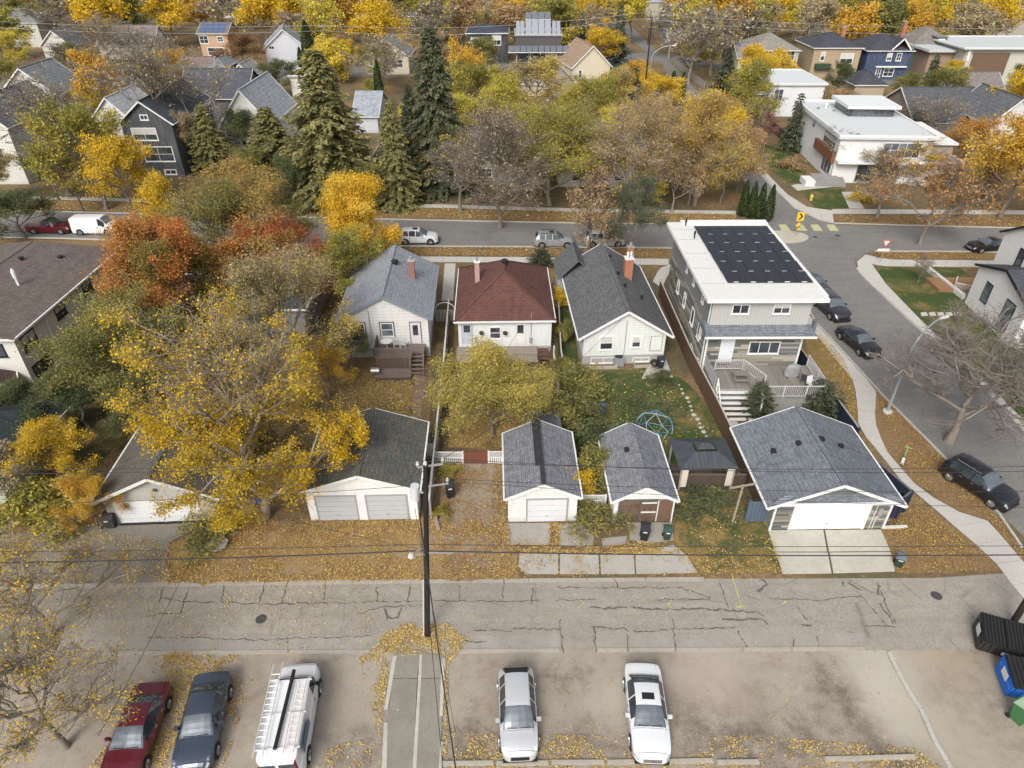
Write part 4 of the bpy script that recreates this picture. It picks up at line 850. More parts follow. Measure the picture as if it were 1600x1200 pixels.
def covered_bbq(x, y, z, rz, label):
    m = MB(); n = 16; prof = [(0,.62,.3),(.15,.66,.33),(.6,.62,.3),(.85,.6,.3),(1.0,.5,.26),(1.12,.3,.15),(1.16,0,0)]
    for (z0,a0,b0),(z1,a1,b1) in zip(prof, prof[1:]):
        for i in range(n):
            t, u = 2*math.pi*i/n, 2*math.pi*(i+1)/n; w = lambda a, k: 1+.07*math.sin(5*a+k*9)
            m.poly([(a0*math.cos(t)*w(t,z0),b0*math.sin(t)*w(t,z0),z0),(a0*math.cos(u)*w(u,z0),b0*math.sin(u)*w(u,z0),z0),(a1*math.cos(u)*w(u,z1),b1*math.sin(u)*w(u,z1),z1),(a1*math.cos(t)*w(t,z1),b1*math.sin(t)*w(t,z1),z1)])
    r = empty('barbecue', (x,y,z), rz, label, 'barbecue'); m.build('cover', m_plain((.24,.24,.24), .8, vary=.3), r, True)
    MB().box(-.5,.5,-.25,.25,.01,.1).build('base', BLACK, r)
covered_bbq(22.2, 45.1, dz, .1, 'barbecue under a crumpled grey cover on the deck')
def chair(x, y, z, rz, col, label, grp=None):
    r = empty('patio_chair', (x,y,z), rz, label, 'chair', grp); mt = m_plain(col, .6)
    MB().box(-.27,.27,-.27,.27,.4,.45).build('seat', mt, r); MB().slab([(-.27,.3,.42),(.27,.3,.42),(.25,.42,1.0),(-.25,.42,1.0)], .04).build('backrest', mt, r)
    for sx in (-1,1):
        for sy in (-1,1): MB().box(sx*.24-.02,sx*.24+.02,sy*.24-.02,sy*.24+.02,0,.4).build('leg', mt, r)
        MB().box(sx*.29-.03,sx*.29+.03,-.25,.3,.62,.66).build('armrest', mt, r)
chair(23.1,43.3,dz,.3,(.6,.6,.6),'pale patio chair at the right end of the deck'); chair(22.9,44.2,dz,2.6,(.05,.05,.06),'black patio chair beside the covered barbecue')

# --- white modern corner house at the right edge
WB = m_brick((.85,.845,.83), (.78,.77,.76)); SH_K = m_shingle((.06,.065,.08), (.1,.105,.125), .3)
BT = m_plain((.015,.015,.017), .5)
h = House('house', 'white painted corner house with black trim and steep dark gables at the right edge', 52.3, 58.2, 9.0, 9.5, R(-4), 'house')
h.walls(6.6, WB, 9.3, 'x'); h.gable_roof(6.6, 9.3, 'x', .35, .3, SH_K, BT, gutter=True)
h.window('W', -1.2, 4.4, 1.0, 1.8, BT, GLASS, 0, 1); h.window('S', -2.4, 3.6, 1.6, 2.2, WHITE, GLASSB, 1, 1); h.window('S', 1.4, 3.6, 1.6, 2.2, WHITE, GLASSB, 1, 1)
h.box('dark_panel', -4.2, -3.0, -4.86, -4.76, 3.2, 6.5, m_plain((.07,.07,.075)))
w = empty('entrance_wing', (0,0,0)); w.parent = h.r
MB().box(-7.2,-4.55,-6.4,2.2,0,4.2).build('wing_wall', WB, w)
MB().slab([(-7.5,-6.7,4.1),(-7.5,-2.1,5.6),(-4.51,-2.1,5.6),(-4.51,-6.7,4.1)], .14).build('roof_slope', SH_K, w)
MB().slab([(-7.5,2.5,4.1),(-4.51,2.5,4.1),(-4.51,-2.1,5.6),(-7.5,-2.1,5.6)], .14).build('roof_slope', SH_K, w)
MB().poly([(-7.19,-6.4,4.2),(-7.19,-2.1,5.45),(-7.19,2.2,4.2)]).build('gable_wall', WB, w)
m = MB(); m.bar((-7.52,-6.7,4.02),(-7.52,-2.1,5.52),.06,.24); m.bar((-7.52,-2.1,5.52),(-7.52,2.5,4.02),.06,.24); m.build('fascia', BT, w)
for y0, y1, z0, z1 in ((-.9,.2,1.4,3.4),(-4.9,-3.4,.6,3.4)):
    f = MB().box(-7.26,-7.2,y0,y1,z0,z1).build('window', BT, w); MB().box(-7.28,-7.262,y0+.1,(y0+y1)/2-.04,z0+.1,z1-.1).build('pane', GLASSB, f); MB().box(-7.28,-7.262,(y0+y1)/2+.04,y1-.1,z0+.1,z1-.1).build('pane', GLASSB, f)
for x in (-6.8,-5.4): 
    f = MB().box(x,x+1.1,-6.46,-6.41,.5,3.5).build('window', WHITE, w); MB().box(x+.08,x+1.02,-6.48,-6.462,.6,1.9).build('pane', GLASSB, f); MB().box(x+.08,x+1.02,-6.48,-6.462,2.0,3.4).build('pane', GLASSB, f)
# its low white wall and railing
a = G(1436,413); b = G(1505,468)
tag(MB().bar((a[0],a[1],.25), (b[0],b[1],.25), .3, .5).build('garden_wall', m_concrete((.62,.61,.58), .2)), 'low white concrete wall beside the green corner lawn', 'wall')
rl = empty('railing', (*G(1488,455),0), -.6, 'short white metal railing at the corner house entrance', 'railing'); railing(rl, (0,0), (3.0,0), 0, 1.0); railing(rl, (0,0), (0,1.6), 0, 1.0)
tag(MB().box(43.8,49.8,63.2,66.0,0,.35).build('planter_bed', m_wood((.28,.15,.08), (.36,.22,.12))), 'timber edged sunken bed in front of the white corner house', 'planter')

# --- brown roofed house, left edge
h = House('house', 'long cream house with brown shingle roof at the left edge', -45.8, 53.8, 14.0, 16.2, R(0), 'house')
SH_BR = m_shingle((.115,.09,.08), (.185,.155,.14), .4)
h.walls(5.0, m_stucco((.6,.585,.54), .15)); h.hip_roof(5.1, 6.3, 'y', .5, SH_BR, WHITE, ridge=7.6)
h.window('E', -1.9, 3.4, 1.5, 1.2, BLACK, GLASS, 1, depth=.05); h.window('E', 2.6, 3.4, 1.5, 1.2, BLACK, GLASS, 1, depth=.05); h.window('E', -6.6, 3.2, 1.8, 1.3, BLACK, GLASS, 1)
h.window('E', -6.4, .8, 2.4, 1.1, BLACK, GLASS, 1); h.bx(MB(), 'E', -4.1, -4.0, .02, .12, .2, 4.9).build('downspout', WHITE, h.r); h.bx(MB(), 'E', .9, .96, .02, .06, .2, 4.9).build('downspout', MGREY, h.r)
h.window('S', 5.2, 3.2, 1.6, 1.2, BLACK, GLASS, 1)
h.vent(3.4,-.6,5.75,.13,1.3,WHITE2,'flue'); h.vent(1.2,3.8,6.2,.18,.2); h.vent(3.8,5.2,5.7,.18,.2)
h = House('lean_to', 'dark blue lean-to roof beside the cream house under the orange maple', -33.2, 58.0, 4.6, 8.0, 0, 'carport')
h.walls(2.4, WHITE2); h.flat_roof(2.5, m_plain((.05,.055,.075), .6), WHITE, .2, .1, .04)
h = House('playhouse', 'small red brown playhouse with white framed window below the cream house', -40.3, 43.8, 2.6, 2.2, R(35), 'playhouse')
h.walls(1.9, m_wood((.24,.09,.05), (.32,.14,.08)), 2.7, 'y'); h.gable_roof(1.9, 2.7, 'y', .2, .2, m_shingle((.1,.07,.06), (.15,.1,.08)), WHITE); h.window('S', 0, .8, .8, .8, WHITE, GLASS, 0)
h = House('garage', 'dark green roofed garage at the left edge behind yellow leaves', -37.5, 36.6, 9.4, 7.6, R(-3), 'garage')
h.walls(2.4, m_siding((.42,.48,.4), .2)); h.hip_roof(2.45, 4.6, 'x', .4, m_shingle((.035,.05,.052), (.06,.075,.078), .3), WHITE2)
h = House('house', 'dark grey flat annex roof between the maples', -22.5, 58.5, 7.5, 8.5, R(0), 'house')
h.walls(3.0, m_stucco((.2,.2,.2))); h.hip_roof(3.0, 4.6, 'y', .3, m_shingle((.045,.048,.055), (.07,.075,.085)), WHITE2)

# --- white modern house beyond the street, right
h = House('house', 'white flat roofed modern house with clerestory box beyond the intersection', 53.0, 108.5, 12.6, 21.5, R(-3.5), 'house')
WST = m_stucco((.66,.66,.65), .1)
h.walls(6.2, WST); h.flat_roof(6.2, m_plain((.5,.52,.53), .7), WST, .45, .3, .3)
h.box('clerestory', -1.5, 5.2, 1.0, 7.5, 6.52, 7.7, m_glass((.05,.055,.06))); h.box('clerestory_roof', -2.1, 5.8, .3, 8.1, 7.72, 8.15, m_plain((.58,.6,.6)))
h.window('S', 2.4, 3.6, 5.2, 2.2, WHITE, GLASSB, 4, 1, fw=.15); h.window('S', 0, .2, 6, 2.4, MGREY, GLASS, 3, 0)
h.bx(MB(), 'S', -6.3, 6.3, .02, 1.2, 3.0, 3.3).build('canopy', WST, h.r); h.bx(MB(), 'W', 2.2, 10.4, .02, .5, 2.7, 4.1).build('wood_band', m_wood((.2,.09,.05), (.28,.13,.08)), h.r)
h.window('W', 6.8, 4.2, 5.0, 1.6, MGREY, GLASS, 4); h.window('W', 7.8, .4, 4.2, 2.2, WHITE, GLASSB, 2, fw=.2); h.window('W', -1, 5.0, 1.0, .7, MGREY, GLASS, 0); h.window('W', -7.5, 5.0, 1.6, .7, MGREY, GLASS, 0)
h.vent(-3.2,6.4,6.5,.2,1.0,WHITE); h.vent(-2.5,4.2,6.5,.25,.3,MGREY); h.vent(-4.6,5.6,6.5,.2,.3,MGREY)
h.box('entry_block', 6.35, 10.5, -8.5, 3.0, 0, 5.0, m_stucco((.3,.28,.25))); h.box('entry_roof', 6.33, 10.9, -8.9, 3.4, 5.02, 5.3, WST)
st = empty('front_steps', (*G(1298,292),0), 0, 'broad grey front steps of the white modern house', 'steps')
for i in range(6): MB().box(-2.2,2.2,i*.38,3.0,i*.17,(i+1)*.17-.01).build('step', m_concrete((.3,.3,.29)), st)
MB().box(-3.6,-2.25,.2,2.6,0,.8).build('planter', WST, st)

# --- background houses: base of the facing wall read along x, eave and ridge heights in metres
BG = {}
def bgh(key, label, x0, x1, yb, he, hr, dep, kind, wall, roof, wins=None, trim=None, rz=0, name='house', rows=None, wm=None, oh=.4):
    a = G(x0, yb); b = G(x1, yb); w = b[0]-a[0]; cx = (a[0]+b[0])/2; hh = House(name, label, cx, a[1]+dep/2, w, dep, rz, name.replace('_', ' '))
    wm_ = wm or m_siding(wall, .22); rm = m_shingle(sc(roof, .8), sc(roof, 1.25), .35, .3, .6); trim = trim or WHITE
    if kind in 'xy': hh.walls(he, wm_, hr, kind); hh.gable_roof(he, hr, kind, oh, oh, rm, trim)
    elif kind == 'f': hh.walls(he, wm_); hh.flat_roof(he, m_plain(roof, .7), trim, oh)
    else: hh.walls(he, wm_); hh.hip_roof(he, hr, 'x' if w > dep else 'y', oh, rm, trim, None)
    for (side, u, z, ww, wh) in (wins or []): hh.window(side, u, z, ww, wh, WHITE if wall[0] < .5 or wins is not None else DGREY, GLASS, 1 if ww > 1 else 0, 1 if wh > 1.2 else 0, fw=.14)
    BG[key] = (label, cx, a[1]+dep/2); return hh
def grid2(w, he, n=2):
    out = []
    for z in ([.9] if he < 4.5 else [.9, 3.7]):
        for i in range(n): out.append(('S', (i+.5-n/2)*w*.8/n, z, min(1.5, w*.5/n), 1.3))
    return out
SHG = (.15,.155,.16); SHD = (.065,.068,.08); SHBN = (.17,.14,.12)
bgh('dark_gable', 'dark slate blue house with white trim and front gable, across the street', 214, 290, 276, 7.8, 10.6, 15, 'y', (.055,.065,.075), (.08,.085,.1), [('S',-.6,5.2,3.6,1.8),('S',.6,2.2,4.4,2.2),('S',1.6,.3,1.8,.8),('S',0,8.0,1.2,.8)])
h = bgh('dark_wing', 'dark grey rear wing with white window trim right of the slate blue house', 296, 395, 210, 6.2, 9.8, 11, 'x', (.1,.105,.115), (.085,.09,.105), [('E',-2,1.6,1.5,2.0),('S',3.4,1.4,1.6,1.6)])
bgh('light_roof', 'white cottage with pale grey roof, right of the dark slate house', 360, 432, 247, 5.6, 10.2, 14, 'y', (.66,.66,.64), (.36,.38,.4), [('S',-.5,1.4,1.6,1.4)])
bgh('white_rear', 'white garage with pale rounded roof left of the slate blue house', 158, 212, 218, 3.8, 6.8, 10, 'y', (.66,.67,.68), (.42,.43,.45), [])
bgh('left_porch', 'white two storey house with balcony at the left edge', -30, 46, 288, 8.2, 11.4, 13, 'y', (.6,.59,.55), (.13,.13,.14), [('S',.8,3.6,1.9,1.6),('S',-1,.8,2.2,1.6)])
bgh('left_grey', 'grey roofed house behind bare branches near the left edge', 20, 104, 192, 5.2, 9.4, 10, 'y', (.5,.49,.46), (.2,.215,.225), [('S',0,1,1.4,1.2)])
bgh('brown_white', 'brown and white two storey house in the top left corner', -12, 70, 74, 6.4, 9.6, 12, 'h', (.5,.5,.46), (.19,.19,.18), [('S',-4.5,3.8,1.4,2.4),('S',-4.2,.6,1.4,2.0),('S',2.5,3.8,1.2,1.8)])
bgh('cottage_tl', 'small white cottage right of the brown and white house', 72, 118, 92, 3.4, 6.8, 9, 'y', (.55,.55,.5), (.15,.16,.18), [('S',1.5,1.2,1.2,1.6)])
bgh('cottage_gable', 'white gabled house with grey brown roof behind bare branches', 160, 246, 92, 3.6, 7.6, 9, 'x', (.62,.6,.54), (.19,.165,.15), [('S',-3,1,1.8,1.4),('S',2,1,1.8,1.4)])
h = bgh('solar_tan', 'tan and terracotta house with blue solar panels on the roof', 318, 362, 90, 6.0, 8.0, 9, 'x', (.45,.3,.2), (.16,.15,.15), [('S',-2.6,3.4,2.4,2.0),('S',1.8,3.8,1.6,1.4),('S',0,.5,4.5,2.0)])
for i in range(4):
    for j in range(2):
        x = -3.6+i*1.7; y0 = -4.4+j*1.9; zz = lambda y: 6.0+(y+4.5)*(2.0/4.5)+.14
        MB().slab([(x,y0,zz(y0)),(x+1.6,y0,zz(y0)),(x+1.6,y0+1.8,zz(y0+1.8)),(x,y0+1.8,zz(y0+1.8))], .05).build('solar_panel', m_plain((.08,.11,.19), .25), h.r)
h = bgh('tudor', 'half timbered white house with black beams at the top edge', 350, 402, 28, 6, 10, 10, 'y', (.6,.58,.52), (.1,.1,.1), [('S',0,1,2,1.5)])
m = MB()
for a, b in (((-4,3),(4,3)),((-4,6),(4,6)),((-2.5,3),(-2.5,6)),((2.5,3),(2.5,6)),((0,6),(0,9.5)),((-2.5,6),(0,8.5)),((2.5,6),(0,8.5)),((-4,3),(-2.5,6)),((4,3),(2.5,6))): m.bar((a[0],-5.05,a[1]),(b[0],-5.05,b[1]),.1,.3)
m.build('timber_frame', BLACK, h.r)
h = bgh('lavender', 'pale lavender gabled house with grey roof near the yellow round tree', 413, 472, 107, 5.0, 8.8, 11, 'y', (.58,.59,.64), (.24,.25,.27), [('S',-3.2,4.4,1.4,.9),('S',3.4,1.0,2.4,1.5)]); h.r.rotation_euler.z = R(14)
bgh('cream_arch', 'small cream house with arched front window at the top', 548, 586, 54, 3.8, 7.4, 10, 'y', (.58,.54,.48), (.12,.11,.11), [('S',-.5,1.0,1.8,1.9)])
bgh('tan_stucco', 'beige stucco house with grey roof behind bare twigs', 572, 640, 116, 4.2, 7.6, 10, 'y', (.55,.49,.38), (.2,.205,.2), [('S',2.5,1.4,2.8,2.0)])
h = bgh('black_box', 'near black two storey house with dark hip roof at the top', 731, 793, 100, 7.2, 8.8, 11, 'h', (.03,.033,.04), (.06,.065,.085), [('S',2.4,4.4,2.3,2.4),('S',-3.2,5.0,2.0,1.2),('S',0,1,2,1.6)]); h.vent(0,0,8.6,.2,.5)
# the solar house
h = House('house', 'dark modern house fitted with tilted banks of solar panels on every floor', 11.8/1.0, 176, 10.5, 11, 0, 'house')
g0 = G(840, 122); h.r.location = (g0[0], g0[1]+5.5, 0)
h.walls(9.0, m_plain((.08,.075,.07))); h.flat_roof(9.0, m_plain((.3,.31,.33)), MGREY, .3, .2, .1)
PV = m_plain((.25,.27,.31), .35); PVD = m_plain((.13,.14,.17), .3)
for z0, z1, y0, y1, n, x0, x1, mt in ((5.9,7.0,-7.4,-5.7,10,-7,7,PVD),(2.0,3.1,-7.4,-5.7,10,-7,7,PVD),(9.3,11.6,-4.6,-1.2,2,-5.2,-3.2,PV),(9.3,11.6,-4.6,-1.2,2,3.2,5.2,PV),(9.3,11.9,-4.4,-1.4,4,-3,3,PV),(11.95,13.2,-1.1,.9,4,-3,3,PVD)):
    for i in range(n):
        a = x0+(x1-x0)*i/n; MB().slab([(a+.07,y0,z0),(a+(x1-x0)/n-.07,y0,z0),(a+(x1-x0)/n-.07,y1,z1),(a+.07,y1,z1)], .08).build('solar_panel', mt, h.r)
    MB().bar((x0,y0-.02,z0-.1),(x1,y0-.02,z0-.1),.1,.14).build('panel_frame', WHITE2, h.r)
for x in (-5.0,-1.8,1.8,5.0): MB().box(x-.15,x+.15,-6.6,-6.3,0,6.0).build('column', m_plain((.3,.27,.25)), h.r)
for x in (-3.4,0,3.4): h.window('S', x, 3.4, 2.6, 2.0, MGREY, GLASS, 1); h.window('S', x, .3, 2.6, 1.7, MGREY, GLASS, 1)
BG['solar_house'] = ('x', g0[0], g0[1]+5.5)
bgh('tan_gable', 'cream house with tan shingle gable roof right of the solar house', 884, 944, 138, 4.6, 8.6, 12, 'y', (.6,.54,.41), (.3,.22,.16), [('S',3.0,1.4,1.8,1.6),('S',-2.6,2.2,.9,1.7)]).r.rotation_euler.z = R(12)
bgh('hip_small', 'small garage with pale blue hip roof below the solar house', 815, 848, 150, 2.4, 5.4, 7, 'h', (.5,.48,.45), (.36,.41,.45), [], name='garage')
bgh('hip_small2', 'small garage with grey brown hip roof below the solar house', 853, 896, 158, 2.6, 5.8, 7, 'h', (.45,.42,.38), (.24,.21,.2), [], name='garage')
bgh('row_grey', 'grey roofed house with white sunroom behind the golden round tree', 1165, 1240, 122, 6.0, 9.0, 12, 'h', (.4,.4,.38), (.24,.225,.2), [('S',-1.5,3.8,1.5,2.0),('S',3.8,3.8,2.0,2.2),('S',3.8,.8,2.0,1.8)])
h = bgh('row_tan', 'tan two storey house with dark hip roof and green balcony', 1262, 1334, 126, 7.0, 9.4, 12, 'h', (.36,.28,.18), SHD, [('S',2.4,3.6,3.0,2.2),('S',-3.2,4.2,1.0,2.0)]); h.box('balcony', -4.6, -1.2, -7.0, -6.02, 2.6, 3.7, m_plain((.03,.06,.035)))
h.chimney(3.6, 2, 7.5, 10.2, .9, BR_O)
h = bgh('row_navy', 'navy blue two storey house with white trimmed windows and dark roof', 1345, 1413, 126, 6.4, 9.2, 12, 'h', (.028,.05,.115), SHD, [('S',.0,4.2,1.2,1.7),('S',2.2,4.2,1.2,1.7),('S',.8,.9,2.4,1.8),('S',-1.6,.6,1.2,2.0)]); h.box('porch', -2.6, 4.4, -6.6, -6.02, 2.9, 3.15, WHITE)
MB().slab([(.0,-6.3,6.6),(2.2,-6.3,8.9),(2.2,-1,8.9),(.0,-1,6.6)], .1).build('roof_slope', m_shingle(SHD, sc(SHD, 1.2), .3), h.r); MB().slab([(4.4,-6.3,6.6),(4.4,-1,6.6),(2.2,-1,8.9),(2.2,-6.3,8.9)], .1).build('roof_slope', m_shingle(SHD, sc(SHD, 1.2), .3), h.r)
m = MB(); m.bar((0,-6.36,6.55),(2.2,-6.36,8.85),.08,.3); m.bar((4.4,-6.36,6.55),(2.2,-6.36,8.85),.08,.3); m.build('fascia', WHITE, h.r)
h = bgh('row_green', 'green house with grey brown gable roof and dormer right of the navy house', 1412, 1482, 118, 6.0, 10.0, 12, 'h', (.05,.1,.085), (.2,.18,.165), [('S',-3.6,3.6,1.3,1.8),('S',-.2,3.6,2.6,1.8),('S',3.2,3.6,1.1,1.8),('S',4.8,3.6,1.1,1.8)])
h.box('dormer', .2, 2.6, -5.4, -2.4, 6.6, 8.2, m_plain((.05,.1,.085))); h.box('dormer_window', .6, 2.1, -5.5, -5.42, 6.9, 7.9, WHITE); h.box('dormer_roof', -.1, 2.9, -5.7, -2.2, 8.22, 8.4, m_plain((.2,.18,.165))); h.chimney(-4, 3, 6.5, 10.5, .8, m_brick((.4,.09,.06), (.3,.07,.05)))
h = bgh('concrete_modern', 'large pale flat roofed modern house in the upper right corner', 1492, 1640, 132, 7.4, 8, 16, 'f', (.48,.48,.43), (.46,.48,.48), [('S',-4,1,2.4,4.4)], wm=m_stucco((.46,.46,.41), .15), oh=1.2)
h.box('recess', -9.0, -1.0, -8.4, -8.02, 1.2, 6.6, m_plain((.14,.09,.06))); h.box('wing', -16.5, -11.1, -4, 6, 0, 6.2, m_stucco((.3,.22,.17))); h.box('wing_roof', -17.4, -11.2, -5, 7, 6.22, 6.7, m_plain((.45,.47,.47))); h.box('column', -10.6, -10.0, -8.6, -8.02, 0, 7.4, WHITE2)
bgh('dark_garage', 'low tan garage with dark hip roof behind the white modern house', 1332, 1378, 153, 2.6, 4.8, 8, 'h', (.4,.33,.24), SHD, [], name='garage')
bgh('brown_garage', 'white garage with grey brown gable roof near the right edge', 1502, 1560, 170, 3.0, 6.0, 9, 'x', (.62,.6,.58), (.2,.175,.165), [('S',-2,1,1,1)], name='garage')
bgh('white_mid', 'white flat roofed box house with large red framed window', 1196, 1278, 182, 5.6, 6, 14, 'f', (.62,.63,.65), (.5,.53,.54), [('S',-3.4,2.8,1.8,2.2)], wm=m_stucco((.64,.65,.67), .1))
bgh('yellow_green', 'small yellow green stucco house by the bare trees', 1148, 1182, 128, 5.2, 7.6, 9, 'x', (.46,.46,.32), (.22,.21,.22), [('S',.6,2.0,1.3,1.4)])
bgh('dark_wide', 'house with broad dark grey roof right of the white modern house', 1420, 1530, 222, 3.4, 7.4, 14, 'x', (.2,.16,.13), (.09,.095,.105), [('S',-3,1,2,1.4),('S',3,1,2.4,1.4)])
bgh('white_gable_r', 'white gabled house behind the orange trees at right', 1532, 1600, 236, 4.6, 8.2, 11, 'y', (.58,.58,.56), (.12,.125,.135), [('S',0,1.2,2,1.5)])
bgh('terrace_low', 'low white patio wing below the dark grey roof', 1420, 1490, 290, 3.0, 3.4, 6, 'f', (.58,.57,.54), (.2,.2,.2), [('S',0,.6,3,1.6)])
bgh('behind_trees', 'white house half hidden behind the olive and orange trees across the street', 872, 1000, 292, 5.4, 7.6, 10, 'h', (.62,.61,.57), (.17,.16,.15), [('S',-4,3.4,2,1.5),('S',0,3.4,2,1.5),('S',4,3.4,2,1.5),('S',-3,.8,2,1.5),('S',3,.8,2,1.5)])
bgh('brown_front', 'brown house hidden behind the dark spruces across the street', 590, 700, 290, 4.0, 6.6, 10, 'h', (.16,.12,.1), (.1,.09,.085), [('S',-3,1,1.8,1.4)])
bgh('hidden_mid', 'grey house behind the bare grey tree across the street', 735, 850, 288, 4.2, 6.8, 10, 'x', (.34,.32,.3), (.15,.14,.14), [('S',-3,1,1.8,1.4),('S',3,1,1.8,1.4)])
bgh('brown_low', 'dark brown garage behind the orange brown tree', 1010, 1038, 303, 2.8, 3.2, 5, 'f', (.13,.075,.06), (.3,.28,.26), [], name='garage')
bgh('mid_red', 'low house with red brown roof behind the slate blue house', 283, 332, 132, 3.0, 5.2, 8, 'x', (.62,.6,.56), (.2,.15,.14), [])
bgh('mid_dark', 'small dark brown house with grey gable roof', 332, 358, 137, 4.2, 5.8, 8, 'h', (.1,.06,.055), (.2,.21,.22), [('S',0,1,1,1)])
bgh('mid_garage', 'small white garage left of the pale lavender house', 366, 398, 140, 3.0, 5.2, 7, 'y', (.66,.66,.66), (.3,.3,.3), [], name='garage')
bgh('mid_white', 'white house peeking left of the tall olive spruce', 458, 494, 152, 4.0, 5, 8, 'f', (.62,.6,.56), (.4,.38,.33), [('S',0,1.4,1.2,1.6)])
bgh('mid_blue', 'pale blue grey garage right of the tall olive spruce', 556, 592, 208, 3.0, 5.8, 12, 'x', (.5,.52,.56), (.3,.32,.36), [], name='garage')
bgh('mid_grey', 'white shed roof between the two tall spruces', 460, 500, 210, 3.2, 5.2, 8, 'y', (.6,.6,.58), (.5,.5,.52), [], name='garage')
bgh('far_blue', 'house with dark blue roof at the top edge', 205, 245, 36, 5, 8.6, 9, 'h', (.3,.33,.35), (.05,.075,.1), [('S',0,1,3,1.5)])
bgh('far_bare', 'grey house behind the bare trees at the top', 1040, 1100, 66, 6, 9.4, 12, 'x', (.36,.37,.37), (.19,.19,.19), grid2(10, 6, 3))
bgh('far_solar', 'far house with solar panels at the top of the side street', 1006, 1034, 26, 5, 8, 10, 'h', (.4,.38,.35), (.25,.27,.3), [])
bgh('far_orange', 'house hidden in the golden trees at the top centre', 640, 690, 52, 5, 8, 10, 'h', (.2,.18,.17), (.09,.09,.1), [('S',0,1,2,1.5)])
bgh('far_corner', 'grey roofed house at the top right edge among golden trees', 1540, 1620, 62, 6, 9, 12, 'x', (.4,.38,.33), (.2,.19,.17), [('S',-3,3.5,1.5,1.5)])
bgh('shed_tin', 'weathered timber shed with pale tin roof by the bare trees', 1164, 1192, 176, 3.6, 5.2, 8, 'x', (.3,.26,.22), (.33,.37,.38), [], name='shed', wm=m_wood((.25,.22,.18), (.33,.29,.24)))

# ------------------------------------------------------------------ fences
def picket_fence(label, pts, hgt, mat, post=2.4, w=.14, gap=.012, rail=True, top=None, th=.025, px=True, name='fence', jit=.02, group=None):
    P = [Vector((*(G(*p) if px else p), 0)) for p in pts]; r = empty(name, P[0], 0, label, 'fence', group); o = P[0]; m = MB(); rg = random.Random(len(label))
    for a, b in zip(P, P[1:]):
        a = a-o; b = b-o; L = (b-a).length; d = (b-a).normalized(); n = Vector((-d.y,d.x,0)); k = max(1, int(L/(w+gap)))
        for i in range(k):
            s = L*i/k; c0 = a+d*(s+gap/2); c1 = a+d*(s+L/k-gap/2); t = n*th/2; z = hgt+rg.uniform(-jit, jit)
            m.prism([(p.x,p.y) for p in (c0-t,c1-t,c1+t,c0+t)], .03, z)
        q = max(1, round(L/post))
        for i in range(q+1): c = a+d*(L*i/q)+n*.07; MB().box(c.x-.05,c.x+.05,c.y-.05,c.y+.05,0,hgt+.06).build('post', mat, r)
        if rail:
            for z in (.3, hgt-.25): MB().bar(a+n*.04+Vector((0,0,z)), b+n*.04+Vector((0,0,z)), .04, .09).build('rail', mat, r)
        if top: MB().bar(a+Vector((0,0,hgt+.04)), b+Vector((0,0,hgt+.04)), .12, .04).build('top_rail', top, r)
    f = m.build('picket', mat, r); f['kind'] = 'stuff'; return r
FBR = m_wood((.115,.07,.045), (.19,.12,.08)); FDK = m_wood((.05,.04,.033), (.11,.085,.07)); FGR = m_wood((.28,.26,.23), (.4,.38,.34)); FW = m_plain((.66,.66,.64), .6)
WCAP = m_plain((.42,.39,.34), .7)
picket_fence('tall brown board fence with pale cap between the lawn and the modern house', [(14.9,62.5),(15.1,50),(15.55,42),(15.75,37.2),(16.0,33.2),(15.95,31.6)], 1.75, FBR, top=WCAP, px=False)
picket_fence('dark weathered board fence behind the gazebo end of the grassy bank', [(10.6,33.95),(15.6,33.95)], 1.35, FDK, top=m_wood((.16,.13,.1), (.22,.18,.15)), px=False)
picket_fence('narrow grey board fence capped in white between the white and red roofed houses', [(-6.1,59),(-5.65,47),(-5.5,40.5),(-5.25,31.3)], 1.5, FGR, top=m_plain((.6,.58,.53), .7, vary=.25), px=False)
picket_fence('second pale fence beside the double garage running back to the white gate', [(-6.0,31.3),(-6.05,35.8)], 1.3, FGR, top=m_plain((.5,.47,.42)), px=False)
picket_fence('navy blue metal fence along the pavement beside the modern house', [(24.3,52.0),(24.75,38.4)], 1.8, m_plain((.028,.035,.065), .5), top=m_plain((.3,.28,.24)), w=.3, gap=.02, px=False, jit=0)
picket_fence('navy blue metal fence right of the large garage', [(23.7,37.0),(25.4,31.9),(24.6,31.3),(23.6,31.2)], 1.8, m_plain((.028,.035,.065), .5), top=m_plain((.12,.12,.14)), w=.3, gap=.02, px=False, jit=0)
picket_fence('blue grey metal gate panel left of the large garage', [(14.9,31.0),(16.3,31.0)], 1.8, m_plain((.09,.12,.17), .5), w=.2, gap=.02, px=False, jit=0, name='gate')
picket_fence('white picket gate beside the double garage', [(-6.0,37.4),(-5.5,37.4)], 1.2, FW, w=.1, gap=.03, px=False, name='gate')
picket_fence('red brown slatted gate across the leafy drive', [(-3.4,36.6),(-1.7,36.6)], 1.05, m_wood((.17,.06,.04), (.24,.1,.07)), w=.12, gap=.02, top=m_wood((.17,.06,.04), (.24,.1,.07)), px=False, name='gate')
picket_fence('thin grey wire topped fence between red and grey roofed bungalows', [(4.6,62),(4.2,50),(4.35,40)], 1.3, FDK, top=WCAP, px=False)
picket_fence('white trellis fence of the red roofed bungalow beside its deck', [(3.6,50.9),(3.75,45.5)], 1.0, FW, w=.08, gap=.2, px=False)
picket_fence('tan board fence along the far side street', [(986,26),(1022,62)], 1.8, m_wood((.3,.2,.13), (.4,.28,.19)))
picket_fence('grey fence by the bare trees near the far intersection', [(1052,102),(1100,140)], 1.6, FGR)
picket_fence('dark hedge side fence left of the lawn beyond the intersection', [(1200,200),(1240,235)], 1.6, FDK)
